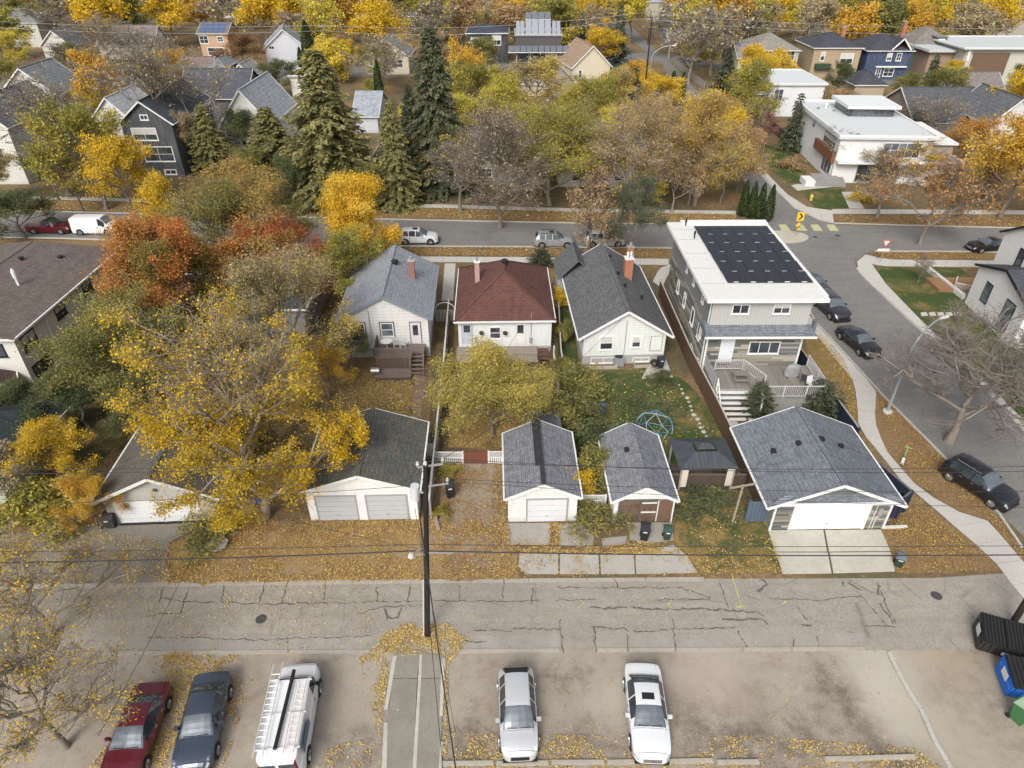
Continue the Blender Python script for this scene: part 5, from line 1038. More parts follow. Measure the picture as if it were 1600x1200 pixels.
for (x0, x1, y, lb, z) in ((-5.45,-3.45,36.6,'white lattice topped fence left of the red brown gate',1.1), (-1.65,-.5,36.6,'white lattice gate right of the red brown gate',1.15), (4.35,6.1,32.4,'white lattice topped fence between the two small garages',1.0)):
    r = empty('lattice_fence', (x0,y,0), 0, lb, 'fence'); L = x1-x0
    m = MB(); k = int(L/.14)
    for i in range(k): m.box(i*L/k+.01,(i+1)*L/k-.03,-.012,.012,.03,z*.5)
    o = m.build('picket', FW, r); o['kind'] = 'stuff'
    m = MB(); lattice(m, (0,0,z*.54), (1,0,0), L, z*.42, .13, .028); m.build('lattice', FW, r)
    m = MB(); m.box(0,L,-.03,.03,z*.5,z*.54); m.box(0,L,-.03,.03,z*.96,z); m.build('rail', FW, r)
    for x in (0, L): MB().box(x-.05,x+.05,-.05,.05,0,z+.05).build('post', FW, r)
# arch gate between the two left bungalows
r = empty('arch_gate', (-6.3, 57.0, 0), 0, 'white wrought arch gate between the white and the red roofed bungalow', 'gate'); m = MB()
for i in range(14): x = -.9+i*.138; m.box(x-.02,x+.02,-.02,.02,.05,1.3+.0*i)
m.build('bars', FW, r); m = MB()
for i in range(12):
    a, b = math.pi*i/12, math.pi*(i+1)/12; m.bar((.9*math.cos(a),0,1.3+.8*math.sin(a)),(.9*math.cos(b),0,1.3+.8*math.sin(b)),.06,.06)
m.build('arch', FW, r)
# ------------------------------------------------------------------ vehicles
TYRE = m_plain((.02,.02,.02), .9); RIM = m_plain((.4,.41,.42), .3, .8); HL = m_plain((.42,.45,.48), .12, .3); TL = m_plain((.26,.012,.012), .25); CBLK = m_plain((.016,.016,.017), .5)
CGLASS = m_glass((.02,.026,.03), .03); WSG = m_plain((.12,.14,.16), .1, .25, .6, .6); CHR = m_plain((.55,.55,.56), .2, .9)  # windshield base colour lightened to carry reflected sky; other car glass left dark
STY = {
 'sedan': dict(L=4.75, W=1.84, top=[(0,.72),(.008,.86),(.03,.98),(.16,1.04),(.23,1.25),(.31,1.40),(.42,1.45),(.52,1.43),(.585,1.34),(.655,1.16),(.72,1.0),(.85,.93),(.95,.82),(.985,.7),(1,.52)],
      belt=[(0,.7),(.03,.88),(.2,.93),(.5,.91),(.72,.9),(.9,.84),(1,.5)], rw=(.165,.30), ws=(.54,.715), sg=(.24,.64), pil=[(.425,.44)], th=[(0,.72),(.16,.80),(.24,.72),(.33,.64),(.5,.64),(.6,.70),(.72,.82),(.9,.78),(1,.6)], whl=(.2,.8)),
 'suv': dict(L=4.7, W=1.9, top=[(0,.85),(.01,1.05),(.025,1.2),(.06,1.45),(.1,1.62),(.18,1.69),(.35,1.71),(.5,1.69),(.57,1.6),(.65,1.36),(.72,1.12),(.84,1.05),(.95,.93),(.985,.78),(1,.55)],
      belt=[(0,.8),(.03,1.02),(.2,1.08),(.5,1.04),(.72,1.0),(.9,.93),(1,.5)], rw=(.03,.095), ws=(.545,.715), sg=(.13,.65), pil=[(.27,.285),(.44,.455)], th=[(0,.74),(.05,.76),(.12,.68),(.5,.68),(.6,.74),(.72,.83),(.9,.8),(1,.62)], whl=(.19,.81)),
 'hatch': dict(L=4.35, W=1.8, top=[(0,.8),(.01,1.0),(.03,1.1),(.08,1.3),(.14,1.48),(.25,1.55),(.4,1.57),(.52,1.53),(.6,1.38),(.68,1.17),(.745,.99),(.86,.92),(.95,.8),(.985,.68),(1,.5)],
      belt=[(0,.75),(.03,.95),(.2,.98),(.5,.93),(.72,.9),(.9,.82),(1,.5)], rw=(.03,.12), ws=(.54,.735), sg=(.15,.67), pil=[(.27,.285),(.45,.465)], th=[(0,.72),(.06,.74),(.15,.64),(.5,.64),(.62,.72),(.74,.82),(.9,.78),(1,.6)], whl=(.18,.81)),
 'van': dict(L=5.5, W=2.0, top=[(0,1.2),(.006,1.8),(.02,2.02),(.05,2.08),(.3,2.1),(.68,2.08),(.72,2.0),(.77,1.7),(.82,1.36),(.88,1.27),(.95,1.15),(.985,.95),(1,.6)],
      belt=[(0,1.0),(.02,1.15),(.2,1.2),(.7,1.18),(.82,1.12),(.92,1.02),(1,.6)], rw=(-1,-1), ws=(.70,.815), sg=(.64,.78), pil=[], th=[(0,.84),(.05,.86),(.6,.86),(.7,.84),(.8,.86),(.92,.84),(1,.7)], whl=(.2,.8)),
 'pickup': dict(L=5.4, W=1.9, top=[(0,.9),(.01,1.05),(.38,1.06),(.385,1.4),(.42,1.68),(.5,1.74),(.58,1.72),(.64,1.5),(.7,1.16),(.84,1.12),(.96,1.02),(.985,.9),(1,.6)],
      belt=[(0,.9),(.03,1.02),(.4,1.04),(.72,1.04),(.92,.98),(1,.6)], rw=(.385,.42), ws=(.575,.70), sg=(.42,.64), pil=[(.53,.545)], th=[(0,.8),(.38,.8),(.44,.7),(.56,.7),(.7,.82),(.95,.82),(1,.7)], whl=(.2,.82))}
def pchip(pts, x):
    xs = np.array([p[0] for p in pts], float); ys = np.array([p[1] for p in pts], float); h = np.diff(xs); d = np.diff(ys)/h; m = np.zeros(len(xs))
    for i in range(1, len(xs)-1):
        if d[i-1]*d[i] > 0: w1 = 2*h[i]+h[i-1]; w2 = h[i]+2*h[i-1]; m[i] = (w1+w2)/(w1/d[i-1]+w2/d[i])
    m[0] = d[0]; m[-1] = d[-1]; x = np.clip(x, xs[0], xs[-1]); i = np.clip(np.searchsorted(xs, x)-1, 0, len(h)-1); t = (x-xs[i])/h[i]
    return (2*t**3-3*t**2+1)*ys[i]+(t**3-2*t**2+t)*h[i]*m[i]+(-2*t**3+3*t**2)*ys[i+1]+(t**3-t**2)*h[i]*m[i+1]
def vehicle(name, label, cat, x, y, heading, style, col, sunroof=False, rails=False, metallic=.35, rim=None, plate=(.6,.6,.6), group=None, scale=1.0, lamps=True, spoiler=False):
    """heading: direction the nose points, degrees clockwise from away-from-camera"""
    S = STY[style]; L, W = S['L'], S['W']; r = empty(name, (x, y, 0), R(-heading), label, cat, group); r.scale = (scale,)*3
    PM = m_paint(col, metallic)
    st = sorted(set(list(np.linspace(0, 1, 42))+[.004,.012,.02,.045,.93,.955,.98,.985,.99,.996]+[a for k in ('rw','ws','sg') for a in S[k] if a >= 0]+[a for p in S['pil'] for a in p])); X = np.array(st)
    top = pchip(S['top'], X); belt = np.minimum(pchip(S['belt'], X), top-.03)
    w = pchip([(0,.68),(.008,.80),(.035,.92),(.12,.985),(.5,1),(.85,.98),(.93,.92),(.97,.82),(.99,.70),(1,.58)], X)*W/2; thw = pchip(S['th'], X)*W/2
    thw = np.minimum(thw, w*.97); zb = np.where((X < .02)|(X > .98), .32, .22)
    rows = []
    for i in range(len(X)):
        zt = max(belt[i]+.012, top[i]-.075); a = w[i]
        sec = [(a*.90,zb[i]),(a*.975,zb[i]+.1),(a,.55*min(1,belt[i]/.8)+.0),(a*.992,(.55+belt[i])/2 if belt[i] > .6 else belt[i]*.9),(a*.97,belt[i]-.015),(a*.935,belt[i]+.004)]
        s5 = a*.925; tw = min(thw[i], s5-.01)
        sec += [(s5+(tw-s5)*.5, belt[i]+.004+(zt-belt[i])*.52),(tw,zt),(tw*.88,top[i]-.04),(tw*.5,top[i]-.012),(0,top[i])]
        full = [(p[0],p[1]) for p in sec]+[(-p[0],p[1]) for p in reversed(sec[:-1])]; rows.append([(q[0], (X[i]-.5)*L, q[1]) for q in full])
    n = len(rows[0]); half = 10
    body = MB(); ws = MB(); rwm = MB(); sgl = [MB(), MB()]; sr = MB(); hdl = [MB(), MB()]; tll = [MB(), MB()]
    def inr(a, b, rg_): return a >= rg_[0]-1e-6 and b <= rg_[1]+1e-6
    for i in range(len(X)-1):
        for j in range(n-1):
            q = [rows[i][j], rows[i][j+1], rows[i+1][j+1], rows[i+1][j]]; k = j if j < half else n-2-j
            tgt = body; hgt = (top[i]+top[i+1])/2-(belt[i]+belt[i+1])/2
            if k in (8,9,) and inr(X[i],X[i+1],S['ws']): tgt = ws
            elif k in (8,9) and inr(X[i],X[i+1],S['rw']): tgt = rwm
            elif k == 7 and (inr(X[i],X[i+1],S['ws']) or inr(X[i],X[i+1],S['rw'])) and style != 'van': tgt = ws if inr(X[i],X[i+1],S['ws']) else rwm
            elif k in (5,6) and inr(X[i],X[i+1],S['sg']) and hgt > .16 and not any(inr(X[i],X[i+1],p) for p in S['pil']): tgt = sgl[0 if j < half else 1]
            elif sunroof and k == 9 and inr(X[i],X[i+1],(.40 if style == 'sedan' else .36,.51)): tgt = sr
            if lamps and tgt is body:
                if inr(X[i],X[i+1],(.945,.99)) and k in ((3,4,5) if style != 'van' else (3,4)): tgt = hdl[0 if j < half else 1]
                elif inr(X[i],X[i+1],(.0,.03)) and k in ((3,4,5) if style == 'sedan' else (4,5,6)): tgt = tll[0 if j < half else 1]
            tgt.poly(q)
    body.poly(list(reversed(rows[0]))); body.poly(rows[-1])
    B = body.build('body', PM, r, True)
    ws.build('windshield', WSG, r, True)
    if rwm.f: rwm.build('rear_window', CGLASS, r, True)
    for g in sgl:
        if g.f: g.build('side_window', CGLASS, r, True)
    if sr.f: sr.build('sunroof', CBLK, r, True)
    for g in hdl:
        if g.f: g.build('headlight', HL, r, True)
    for g in tll:
        if g.f: g.build('taillight', TL, r, True)
    def seam(xf, ja, jb):
        m = MB()
        def row(f):
            i = min(len(X)-2, max(0, int(np.searchsorted(X, f)-1))); t = (f-X[i])/(X[i+1]-X[i]); return [Vector(rows[i][j]).lerp(Vector(rows[i+1][j]), t) for j in range(n)]
        A = row(xf); B2 = row(xf+.0035)
        for j in range(ja, jb):
            up = Vector(((A[j].x+A[j+1].x)/2 and math.copysign(.006, A[j].x+A[j+1].x) if (j < 6 or j >= n-7) else 0, 0, .005 if 5 < j < n-6 else .001)); m.poly([A[j]+up, A[j+1]+up, B2[j+1]+up, B2[j]+up])
        m.build('panel_gap', CBLK, r)
    if style != 'van': seam(S['ws'][1]+.012, 6, n-7)
    seam(.945, 3, n-4)
    for f in ((.45,.30,.66) if style != 'van' else (.62,.8)): seam(f, 1, 5); seam(f, n-6, n-2)
    if style == 'sedan': seam(.155, 6, n-7)
    MB().box(-W*.42, W*.42, -L*.47, L*.47, .18, .3).build('underbody', CBLK, r)
    wr = .33 if style in ('sedan','hatch') else .37
    for fx in S['whl']:
        for sg in (-1, 1):
            yy = (fx-.5)*L; wx = sg*W/2*.985
            MB().tube((wx-sg*.05,yy,wr+.02),(wx+sg*.012,yy,wr+.02),wr+.07,n=20).build('wheel_arch', CBLK, r)
            t = MB().tube((wx-sg*.2,yy,wr),(wx+sg*.03,yy,wr),wr,n=20).build('wheel', TYRE, r)
            m = MB().tube((wx+sg*.03,yy,wr),(wx+sg*.036,yy,wr),wr*.66,n=16)
            for a in range(5):
                an = a*1.2566; m.bar((wx+sg*.045,yy,wr),(wx+sg*.045,yy+math.cos(an)*wr*.62,wr+math.sin(an)*wr*.62),.07,.02)
            m.build('rim', rim or RIM, t)
    f = L/2
    def zt(fr): return float(pchip(S['top'], np.array([fr]))[0])
    def ww(fr): return float(np.interp(fr, X, w))
    MB().box(-.42,.42,f*.985,f*1.006,.42,.62).build('grille', CBLK if style != 'sedan' else CHR, r); MB().box(-.78,.78,f*.93,f*.99,.2,.34).build('bumper', CBLK, r); MB().box(-.78,.78,-f*.995,-f*.93,.22,.38).build('bumper', CBLK, r)
    MB().box(-.26,.26,-f*1.008,-f*.99,.55,.68).build('licence_plate', m_plain(plate), r)
    mx = S['sg'][1]-.035 if style != 'van' else .745
    for sg in (-1,1):
        yy = (mx-.5)*L; zz = float(np.interp(mx, X, belt)); a = W/2
        MB().box(min(sg*(a-.04),sg*(a+.17)),max(sg*(a-.04),sg*(a+.17)),yy-.06,yy+.07,zz,zz+.15).build('mirror', PM if style != 'van' else CBLK, r)
        for hx in ((.30,.47) if style != 'van' else (.6,)): MB().box(min(sg*(a-.04),sg*(a+.02)),max(sg*(a-.04),sg*(a+.02)),(hx-.5)*L,(hx-.5)*L+.16,zz-.12,zz-.08).build('handle', CHR, r)
    if rails:
        for sg in (-1,1): MB().bar((sg*W*.31,(.16-.5)*L,zt(.2)+.03),(sg*W*.31,(.52-.5)*L,zt(.5)+.03),.04,.05).build('roof_rail', CBLK if col[0] > .3 else CHR, r)
    if spoiler: MB().slab([(-W*.33,-f*.86,zt(.09)+.03),(W*.33,-f*.86,zt(.09)+.03),(W*.31,-f*.70,zt(.13)+.03),(-W*.31,-f*.70,zt(.13)+.03)], .03).build('spoiler', CBLK, r)
    for sg in (-1, 1): MB().bar((sg*.05,(S['ws'][1]-.503)*L,zt(S['ws'][1])+.015),(sg*.05+.5*sg,(S['ws'][1]-.505)*L-.02,zt(S['ws'][1])+.01),.025,.02).build('wiper', CBLK, r)
    return r
def car_at(px, py, **k): g = G(px, py, .8); return g
V = vehicle
def vp(px, py): return G(px, py, .75)
V('car', 'burgundy sedan parked under the bare yellow leaved tree', 'car', *vp(212,1140), 176, 'sedan', (.115,.012,.022))
V('car', 'dark blue grey sedan parked between burgundy sedan and white van', 'car', *vp(316,1122), 172.5, 'sedan', (.045,.06,.09))
van = V('van', 'white cargo van with two ladders and black pipe on its roof', 'van', *G(455,1116,1.0), -4.5, 'van', (.72,.73,.74), metallic=0)
V('car', 'silver white hatchback with red tail lights, nose toward the bottom', 'car', *vp(809,1110), 177.5, 'hatch', (.56,.57,.59), rails=False, spoiler=True)
V('car', 'white sedan with dark sunroof, nose toward the bottom of the lot', 'car', *vp(1011,1107), 182.5, 'sedan', (.66,.68,.69), sunroof=True, metallic=.15)
V('car', 'black suv parked under the bare tree on the right', 'car', *vp(1532,752), 152, 'suv', (.018,.019,.024), rails=True)
V('car', 'black sedan parked nearest the streetlight on the side street', 'car', *vp(1343,530), 169, 'sedan', (.014,.014,.017))
V('car', 'dark grey suv parked directly behind the black sedan', 'car', *vp(1300,477), 172, 'suv', (.035,.036,.042))
V('car', 'dark green grey car half hidden behind the modern house', 'car', *vp(1272,440), 172, 'sedan', (.05,.055,.05))
V('car', 'white suv parked in front of the pale roofed bungalow', 'car', *vp(654,369), 90, 'suv', (.68,.69,.7), sunroof=True, metallic=.1)
V('car', 'silver suv parked in the street before the middle bungalow', 'car', *vp(866,374), 90, 'suv', (.33,.34,.35), rails=True, sunroof=True)
V('car', 'white car hidden behind the dark willow by the street', 'car', *vp(945,373), 90, 'suv', (.55,.55,.55))
V('van', 'white panel van parked on the street by the orange maple', 'van', *G(150,351,1.0), 90, 'van', (.7,.71,.72), metallic=0)
V('pickup_truck', 'dark red pickup truck on the street behind the white van', 'pickup', *vp(78,353), 92, 'pickup', (.12,.012,.02))
V('car', 'black car parked on the street beside the white corner house', 'car', *vp(1545,381), 262, 'sedan', (.014,.015,.017))
V('car', 'red car parked far up the side street', 'car', *vp(1007,128), 5, 'suv', (.3,.02,.035))
V('car', 'white car by the far intersection under bare trees', 'car', *vp(1084,92), 95, 'sedan', (.6,.6,.6))
V('car', 'white car parked beside the flat white box house', 'car', *vp(1140,163), 95, 'sedan', (.62,.62,.62))
V('car', 'grey car parked below the far streetlight', 'car', *vp(1022,143), 8, 'sedan', (.2,.2,.2))
# roof load of the van: ladders and pipe (loose things)
def ladder(name, label, a, b, w, z, mt, rung=.3):
    a = Vector((*a, z)); b = Vector((*b, z)); d = (b-a).normalized(); n = Vector((-d.y,d.x,0)); r = empty(name, a, 0, label, 'ladder'); L = (b-a).length
    for s in (-1,1): MB().bar(n*s*w/2, d*L+n*s*w/2, .03, .08).build('side_rail', mt, r)
    for i in range(1, int(L/rung)): MB().tube(d*i*rung-n*w/2, d*i*rung+n*w/2, .018, n=6).build('rung', mt, r)
    return r
cx, cy = van.location.x, van.location.y
ca, sa = math.cos(R(4.5)), math.sin(R(4.5)); VT = lambda u, v: (cx+u*ca-v*sa, cy+u*sa+v*ca)
ladder('ladder', 'long silver extension ladder on the left side of the van roof', VT(-.72,-2.6), VT(-.72,1.9), .42, 2.28, m_plain((.62,.63,.63), .4, .3))
ladder('ladder', 'orange edged white ladder on the right side of the van roof', VT(.55,-2.5), VT(.55,.9), .42, 2.28, m_plain((.62,.52,.47), .5))
o = tag(MB().tube((0,0,0), (VT(.1,1.45)[0]-VT(-.05,-2.3)[0], VT(.1,1.45)[1]-VT(-.05,-2.3)[1], 0), .085, n=12).build('pipe', CBLK), 'long black pipe carried along the middle of the van roof', 'pipe'); o.location = (*VT(-.05,-2.3), 2.28)
for v in (-2.2,-.6,1.0): MB().box(-.98,.98,v-.03,v+.03,2.13,2.18).build('roof_rack', m_plain((.6,.6,.6)), van)
for s in (-.86,.86): MB().box(s-.03,s+.03,-2.2,1.0,2.1,2.12).build('roof_rack', m_plain((.6,.6,.6)), van)
MB().box(1.0,1.008,-2.0,-.6,1.2,1.75).build('side_graphic', m_plain((.1,.16,.25)), van)
for s in (-1,1):
    MB().box(min(s*.08,s*.8),max(s*.08,s*.8),-2.77,-2.745,1.15,1.75).build('rear_window', CGLASS, van)
# ------------------------------------------------------------------ street furniture and yard things
# power poles and lines
BK = m_wood((.02,.018,.016), (.045,.04,.036)); WIRE = m_plain((.03,.03,.032), .6); WIREL = m_plain((.3,.3,.3), .5)
px0, py0 = G(668, 993)
pole = empty('utility_pole', (px0, py0, 0), 0, 'tall black utility pole standing in yellow leaves at the alley edge', 'utility pole')
MB().tube((0,0,-.2), (0,0,12.1), .16, .11, n=14).build('pole', BK, pole)
MB().tube((-.21,-.05,0), (-.17,-.05,4.6), .035, n=6).build('conduit', m_plain((.5,.55,.56)), pole)
MB().tube((-.5,.1,10.0), (-.5,.1,10.8), .21, n=16).build('transformer', m_plain((.5,.52,.53), .4), pole)
MB().bar((-.62,.05,10.5), (0,0,10.5), .08, .08).build('bracket', MGREY, pole)
MB().bar((-.35,0,12.0), (.75,.3,12.0), .07, .07).build('crossarm', MGREY, pole)
MB().bar((.1,0,10.9), (1.0,.25,10.9), .06, .06).build('crossarm', MGREY, pole)
pole.rotation_euler.y = math.atan(.75/12)
for x, y, z in ((-.35,0,12.05),(.72,.3,12.05),(0,0,12.1),(.95,.24,10.95)):
    MB().lathe([(.03,0),(.04,.06),(.08,.1),(.08,.14),(.04,.18),(.07,.21),(.05,.27),(0,.28)], (x,y,z), 10).build('insulator', m_plain((.42,.42,.4), .3), pole)
l = MB().bar((0,-.1,6.5), (-.5,-.15,6.55), .05, .05).build('lamp_arm', MGREY, pole); MB().lathe([(0,0),(.12,.03),(.17,.12),(.12,.26),(0,.3)], (-.72,-.2,6.35), 12).build('lamp_head', m_plain((.45,.47,.48), .3), l)
MB().bar((0,-.05,6.6), (1.3,0,6.6), .05, .07).build('bracket', MGREY, pole)
def wire(label, a, b, sag=.4, r=.014, mat=None, n=24, grp='overhead wires along the alley'):
    a = Vector(a); b = Vector(b); m = MB(); P = []
    for i in range(n+1): t = i/n; p = a.lerp(b, t); p.z -= sag*4*t*(1-t); P.append(p)
    o0 = P[0].copy()
    for p, q in zip(P, P[1:]): m.tube(p-o0, q-o0, r, n=5, cap=False)
    o = m.build('overhead_wire', mat or WIRE); o.location = o0; return tag(o, label, 'wire', grp)
W_ = [('upper thin wire over the garages left of the pole',(-46,24,11.6),(px0-.3,py0,12.3),.9,.014),('upper thin wire over the garages right of the pole',(px0+.7,py0+.3,12.3),(46,24.5,11.6),1.2,.014),
 ('second thin wire left of the pole',(-46,25,11.2),(px0,py0,12.4),.9,.014),('second thin wire right of the pole',(px0,py0,12.4),(46,25.5,11.0),1.0,.014),
 ('third thin wire left of the pole',(-46,23.4,9.9),(px0,py0,10.9),1.0,.012),('third thin wire right of the pole',(px0+.9,py0+.2,11.2),(46,24,10.4),1.0,.012),
 ('fourth thin wire right of the pole',(px0+.5,py0+.1,11.2),(46,23,9.4),.9,.012),
 ('thick black cable across the alley left of the pole',(-46,22.4,6.2),(px0-.1,py0,6.65),.5,.035),('thick black cable across the alley right of the pole',(px0+.1,py0,6.65),(46,22.9,6.7),.5,.032),
 ('thin telephone cable above the thick one, left of the pole',(-46,22.6,6.9),(px0,py0,7.1),.4,.018),('thin telephone cable above the thick one, right of the pole',(px0+.1,py0,7.1),(46,22.9,7.15),.3,.016),
 ('black cable slanting down across the gravel from the pole',(px0+.3,py0-.2,9.2),(-1.2,8.5,7.6),.5,.028),('thin cable beside the slanting one over the gravel',(px0+.3,py0-.2,9.4),(-1.8,8.5,6.4),.5,.014),
 ('guy wire from the pole to the ground by the slab',(px0+.1,py0-.1,9.6),(-2.7,17.4,.0),0,.012),('thin wire slanting left over the parked van',(px0-9,py0+5,9.8),(-16.5,14.5,5.0),.3,.012),
 ('service wire from the pole to the pale roofed bungalow',(px0,py0,11.5),(-12.2,50.9,4.9),.8,.012),('service wire from the pole to the red roofed bungalow',(px0,py0,11.4),(1.5,51.6,4.2),.8,.012),('service wire from the pole to the left grey garage',(px0,py0,6.8),(-22.3,31.1,3.5),.3,.012),
 ('service wire from the pole to the grey roofed bungalow',(px0,py0,11.3),(9.1,49.7,4.4),.9,.012)]
for lb, a, b, sg, rr in W_: wire(lb, a, b, sg, rr)
# right pole, leaning slightly
g = G(1580, 977); p2 = empty('utility_pole', (*g, 0), 0, 'black utility pole behind the dumpsters at the right edge', 'utility pole'); MB().tube((0,0,-.2), (.5,.6,11.5), .17, .13, n=14).build('pole', BK, p2)
MB().tube((.19,-.1,0), (.6,.4,9), .03, n=6).build('conduit', m_plain((.3,.32,.33)), p2)
# far poles and their wires
for px, py, hh, lb in ((515,118,11,'slim far utility pole above the round yellow tree'), (1003,182,17,'tall dark utility pole at the far intersection'), (1012,70,9,'far utility pole up the side street')):
    g = G(px, py); q = empty('utility_pole', (*g, 0), 0, lb, 'utility pole'); MB().tube((0,0,0), (0,0,hh), .16, .12, n=10).build('pole', BK if px > 600 else m_wood((.2,.18,.16),(.26,.24,.2)), q); MB().box(-1.1,1.1,-.06,.06,hh-.4,hh-.28).build('crossarm', MGREY, q)
ga = G(515,118); gb = G(1003,182)
for k, (dz, sg) in enumerate(((-.1,1.5),(-1.2,1.8))):
    wire(('upper','lower')[k]+' pale wire across the far backyards, left stretch', (-160,ga[1]+12,12.5+dz), (ga[0],ga[1],10.9+dz), sg, .035, WIREL, grp='overhead wires across the far backyards')
    wire(('upper','lower')[k]+' pale wire across the far backyards, middle stretch', (ga[0],ga[1],10.9+dz), (gb[0]+2,gb[1]+26,15+dz), sg, .035, WIREL, grp='overhead wires across the far backyards')
    wire(('upper','lower')[k]+' pale wire across the far backyards, right stretch', (gb[0]+2,gb[1]+26,15+dz), (150,gb[1]+38,11+dz), sg, .035, WIREL, grp='overhead wires across the far backyards')
# street lamps
def street_lamp(x, y, hh, reach, label, mt=None, dy=0):
    mt = mt or m_plain((.33,.36,.36), .4, .3); r = empty('street_lamp', (x,y,0), 0, label, 'street lamp')
    MB().lathe([(.36,0),(.36,.18),(.3,.22),(0,.22)], n=14).build('base', m_concrete((.5,.49,.46)), r)
    m = MB(); m.tube((0,0,.2), (0,0,hh*.72), .11, .08, n=10, cap=False); P = [Vector((reach*(1-math.cos(a)), dy*(1-math.cos(a)), hh*.72+hh*.28*math.sin(a))) for a in [math.pi/2*i/10 for i in range(11)]]
    for a, b in zip(P, P[1:]): m.tube(a, b, .07, n=8, cap=False)
    m.build('pole', mt, r, True)
    MB().tube(P[-1], P[-1]+Vector((.75,dy*.2,.02)), .09, .14, n=10).build('lamp_head', m_plain((.6,.61,.62), .3), r); return r
g = G(1386,644); street_lamp(*g, 7.4, 2.3, 'grey streetlight arching over the side street near the bare tree', dy=1.6)
g = G(1012,147); street_lamp(*g, 9.5, 4.0, 'pale streetlight arching over the far intersection')
# signs
def sign(x, y, hh, label, panels, kind='road sign', post=None):
    r = empty('road_sign', (x,y,0), 0, label, kind); MB().tube((0,0,0), (0,0,hh), .03, n=8).build('post', post or MGREY, r)
    for nm, pts, mt, off in panels: MB().slab([(p[0], -.04-off, p[1]) for p in pts], .008).build(nm, mt, r)
    return r
YS = m_plain((.75,.47,.02), .5); g = G(1243,371)
sign(*g, 3.2, 'yellow chevron sign with black arrow on the traffic island', [('sign_face',[(-.42,2.1),(.42,2.1),(.42,3.15),(-.42,3.15)],YS,0), ('chevron',[(-.25,2.25),(-.02,2.25),(.28,2.62),(.05,2.62)],BLACK,.01), ('chevron',[(.05,2.632),(.28,2.632),(-.02,3.0),(-.25,3.0)],BLACK,.01), ('marker_face',[(-.16,1.0),(.16,1.0),(.16,1.85),(-.16,1.85)],YS,0), ('marker_stripe',[(-.14,1.1),(.14,1.35),(.14,1.55),(-.14,1.3)],BLACK,.01)])
g = G(1188,234)
sign(*g, 3.0, 'yellow diamond warning sign at the corner of the far lawn', [('sign_face',[(0,1.9),(.62,2.5),(0,3.1),(-.62,2.5)],YS,0), ('symbol',[(-.12,2.3),(.12,2.3),(.2,2.5),(0,2.72),(-.2,2.5)],BLACK,.01), ('marker_face',[(-.25,1.3),(.25,1.3),(.25,1.75),(-.25,1.75)],YS,0)])
g = G(1374,412)
sign(*g, 2.9, 'yield sign with red border and white tab at the corner', [('sign_face',[(0,1.9),(.5,2.8),(-.5,2.8)],m_plain((.5,.06,.06), .5),0), ('sign_centre',[(0,2.12),(.31,2.69),(-.31,2.69)],WHITE,.01), ('tab',[(-.75,1.5),(.55,1.5),(.62,1.8),(-.68,1.8)],WHITE,0)])
g = G(1267,313); hy = empty('fire_hydrant', (*g,0), 0, 'small pale yellow fire hydrant on the far corner lawn', 'hydrant'); MB().lathe([(.2,0),(.2,.08),(.13,.1),(.13,.6),(.17,.62),(.17,.68),(.1,.8),(0,.86)], n=12).build('barrel', m_plain((.6,.5,.12)), hy); MB().tube((-.24,0,.5),(.24,0,.5),.06,n=8).build('nozzle', m_plain((.6,.5,.12)), hy)
# bins
def bin_(px, py, rz, col, label, hh=1.15, w=.6, tilt=0, lid=None):
    g = G(px, py); r = empty('wheelie_bin', (*g,0), rz, label, 'bin'); r.rotation_euler.x = tilt; mt = m_plain(col, .55); lm = m_plain(lid or sc(col, 1.3), .5)
    m = MB(); a, b = w*.36, w*.5
    B = [(-a,-a,.06),(a,-a,.06),(a,a,.06),(-a,a,.06)]; T = [(-b,-b,hh*.9),(b,-b,hh*.9),(b,b,hh*.94),(-b,b,hh*.94)]
    m.poly(list(reversed(B))); m.poly(T)
    for i in range(4): j = (i+1) % 4; m.poly([B[i],B[j],T[j],T[i]])
    m.build('body', mt, r)
    MB().slab([(-b-.04,-b-.06,hh*.92),(b+.04,-b-.06,hh*.92),(b*.9,0,hh*1.02),(-b*.9,0,hh*1.02)], .03).build('lid', lm, r); MB().slab([(-b*.9,0,hh*1.02),(b*.9,0,hh*1.02),(b+.04,b+.04,hh*.97),(-b-.04,b+.04,hh*.97)], .03).build('lid', lm, r)
    MB().tube((-b,b+.08,hh*.93),(b,b+.08,hh*.93),.025,n=8).build('handle', mt, r)
    for sg in (-1,1): MB().tube((sg*(a+.02),a+.06,.12),(sg*(a+.08),a+.06,.12),.12,n=12).build('wheel', TYRE, r)
    MB().slab([(-.12,-b-.07,hh*.78),(.12,-b-.07,hh*.78),(.12,-b-.075,hh*.86),(-.12,-b-.075,hh*.86)], .01).build('sticker', WHITE2, r)
    return r
bin_(704,776,.15,(.02,.02,.024),'tall black wheelie bin on the leafy drive by the fence',1.25,.62)
bin_(1006,842,-.2,(.022,.022,.028),'black wheelie bin in front of the plank garage doors')
bin_(1041,842,-.1,(.03,.055,.045),'dark green wheelie bin right of the black one by the garage',1.0,.5)
bin_(1402,884,-.5,(.025,.05,.035),'small green bin with grey lid at the corner of the concrete drive',.9,.5,lid=(.13,.15,.18))
bin_(1590,1125,.4,(.05,.16,.06),'green bin with pale lid beside the blue dumpster',1.2,.75,lid=(.3,.42,.28))
bin_(1031,575,.1,(.02,.025,.035),'dark bin beside the right wall of the grey roofed bungalow',1.1,.55)
bin_(176,822,.1,(.05,.05,.05),'dark grey bin at the left corner of the grey garage',1.0,.7)
